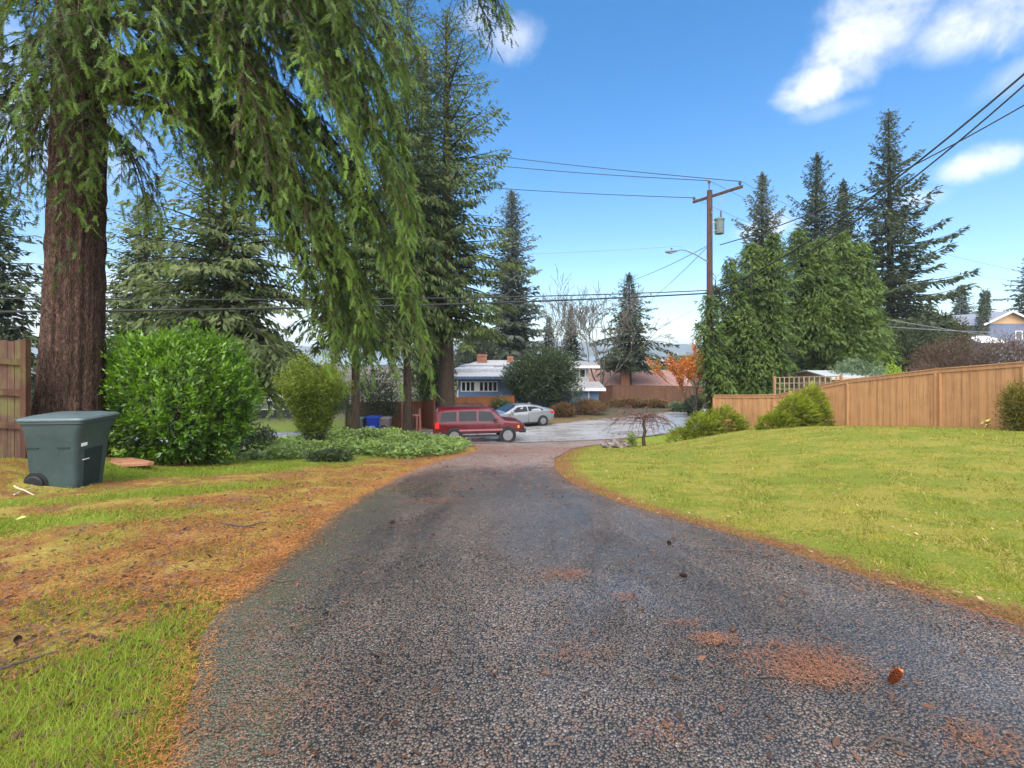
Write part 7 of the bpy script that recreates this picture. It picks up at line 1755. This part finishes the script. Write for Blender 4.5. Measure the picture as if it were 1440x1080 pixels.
NEED = leafy('dropped fir needles', (0.12, 0.046, 0.028), (0.29, 0.138, 0.078), .7, .1, .2, None, .3, 2.0)
NEED_B = leafy('orange fir needles', (0.13, 0.044, 0.014), (0.48, 0.215, 0.065), .7, .1, .2, None, .35, 2.0)
def litter():
    r = rng(160); X = []; Y = []; O = []; E = []
    def put(x, y, e=.012): X.append(x); Y.append(y); E.append(np.full(len(x), e))
    # left bank, most along the driveway edge
    n = 190000; y = np.clip(1.0 / r.uniform(1 / 14, 1 / 1.1, n), 1.1, 16); x = edge_x(DLl, y) - np.abs(r.normal(0, 1, n)) * 1.6; put(x, y)
    # onto the driveway from both edges
    n = 34000; y = 1.0 / r.uniform(1 / 16, 1 / 1.1, n); put(edge_x(DLl, y) + r.normal(-.03, .10, n), y, .034)
    n = 3600; y = 1.0 / r.uniform(1 / 12, 1 / 1.2, n); put(edge_x(DLl, y) + np.abs(r.normal(0, .42, n)), y, .036)
    n = 26000; y = 1.0 / r.uniform(1 / 22, 1 / 1.0, n); put(edge_x(DRl, y) + r.normal(.06, .17, n), y, .036)
    # all over, thin
    n = 4200; y = 1.0 / r.uniform(1 / 20, 1 / 1.0, n); f = r.uniform(0, 1, n); put(edge_x(DLl, y) * (1 - f) + edge_x(DRl, y) * f, y, .036)
    # the top of the driveway is brown with needles
    n = 16000; y = r.uniform(6.5, 22, n); f = r.uniform(0, 1, n) ** 1.3; put(edge_x(DLl, y) * (1 - f) + edge_x(DRl, y) * f, y, .036)
    # drifts
    for (u, v, sx, sy, m) in ((1130, 940, .17, .085, 1700), (1165, 965, .13, .05, 700), (1005, 910, .07, .035, 380), (792, 815, .11, .06, 360), (612, 709, .22, .12, 420), (880, 850, .05, .03, 120), (965, 885, .06, .03, 100), (1385, 1060, .10, .06, 420), (380, 1000, .22, .12, 450), (350, 900, .14, .10, 220), (930, 1040, .08, .04, 120), (820, 930, .12, .06, 160)):
        c = G(u, v); put(c[0] + r.normal(0, sx, m), c[1] + r.normal(0, sy, m), .038)
    x = np.concatenate(X); y = np.concatenate(Y); e = np.concatenate(E); z = h(x, y) + e + r.uniform(0, .012, len(x))
    ok = in_frame(x, y, z) & (y > .9) & ((x > edge_x(DLl, y) + .2) | (y > 3.2) | (r.uniform(0, 1, len(x)) < .28)); x, y, z = x[ok], y[ok], z[ok]; n = len(x)
    a = r.uniform(0, 6.283, n); D = unit(np.stack([np.cos(a), np.sin(a), r.normal(0.02, .12, n)], 1))
    ln = r.uniform(.018, .04, n); wd = (.0016 + .0007 * y) * r.uniform(.8, 1.3, n)
    on_bank = x < edge_x(DLl, y) + .10; rb = np.clip(r.normal(.45, .28, n), 0, 1); N = np.tile([0, 0, 1.0], (n, 1)) + r.normal(0, .25, (n, 3))
    for k, mat, nm, lab in ((on_bank, NEED_B, 'needle_litter', 'bright orange fallen fir needles covering the left bank'), (~on_bank, NEED, 'needle_litter', 'brown fallen fir needles along the lawn edge and in small drifts on the driveway')):
        L = Leaves(); V, _ = rhombs(np.stack([x, y, z], 1)[k], D[k], ln[k], wd[k], N[k]); L.add(V, rb[k]); o = L.build(nm, mat); tag(o, lab, 'needles', kind='stuff')
    # bits of bark, twig ends and dead leaves in the litter
    n = 17000; y = 1.0 / r.uniform(1 / 20, 1 / 1.1, n); side = r.uniform(0, 1, n)
    x = np.where(side < .6, edge_x(DLl, y) - np.abs(r.normal(0, 1.5, n)), edge_x(DLl, y) + (edge_x(DRl, y) - edge_x(DLl, y)) * r.uniform(0, 1, n))
    keep = (side < .6) | (y > 6) | (r.uniform(0, 1, n) < .12); x, y = x[keep], y[keep]; n = len(x)
    z = h(x, y) + np.where(x > edge_x(DLl, y), .036, .018); ok = in_frame(x, y, z); x, y, z = x[ok], y[ok], z[ok]; n = len(x)
    a = r.uniform(0, 6.28, n); L = Leaves(); D = unit(np.stack([np.cos(a), np.sin(a), r.uniform(-.05, .4, n)], 1)); ln = r.uniform(.02, .07, n)
    V, _ = rhombs(np.stack([x, y, z], 1), D, ln, ln * r.uniform(.12, .5, n), unit(r.normal(0, .4, (n, 3)) + np.array([0, 0, 1]))); L.add(V, r.uniform(0, 1, n))
    o = L.build('bark_litter', leafy('bark crumbs', (0.02, 0.013, 0.010), (0.15, 0.075, 0.045), .85, 0, .2)); tag(o, 'dark bark crumbs and twig ends in the litter', 'litter', kind='stuff')
litter()

def lawn_debris():
    r = rng(170); n = 2600; y = 1.0 / r.uniform(1 / 20, 1 / 1.8, n); x = edge_x(LW_L, y) + r.uniform(0, 1, n) ** 1.3 * 11
    ok = (x < edge_x(LW_R, y) - .1) & in_frame(x, y, h(x, y)); x, y = x[ok], y[ok]; n = len(x); a = r.uniform(0, 6.28, n); ln = r.uniform(.02, .055, n)
    L = Leaves(); V, _ = rhombs(np.stack([x, y, h(x, y) + .04 + r.uniform(0, .015, n)], 1), unit(np.stack([np.cos(a), np.sin(a), r.normal(0, .25, n)], 1)), ln, ln * r.uniform(.15, .6, n), unit(r.normal(0, .3, (n, 3)) + np.array([0, 0, 1]))); L.add(V, r.uniform(0, 1, n))
    o = L.build('fallen_leaves', leafy('small dead leaves', (0.06, 0.03, 0.015), (0.42, 0.30, 0.14), .8, 0, .2)); tag(o, 'small dead leaves and twig bits scattered over the lawn', 'leaves', kind='stuff')
lawn_debris()

# ------------------------------------------------------------------ air
def haze():
    m = bpy.data.materials.new('damp air'); m.use_nodes = True; w = NT(m.node_tree); m.node_tree.nodes.clear()
    out = w.n('ShaderNodeOutputMaterial'); v = w.n('ShaderNodeVolumePrincipled')
    v.inputs['Color'].default_value = (0.80, 0.88, 1.0, 1); v.inputs['Density'].default_value = 0.00040; v.inputs['Anisotropy'].default_value = 0.2
    w.t.links.new(v.outputs[0], out.inputs['Volume'])
    q = MB(); q.box(-2700, 2700, -80, 3400, -20, 60); o = q.build('haze', m); tag(o, kind='stuff')
if HAZE: haze()
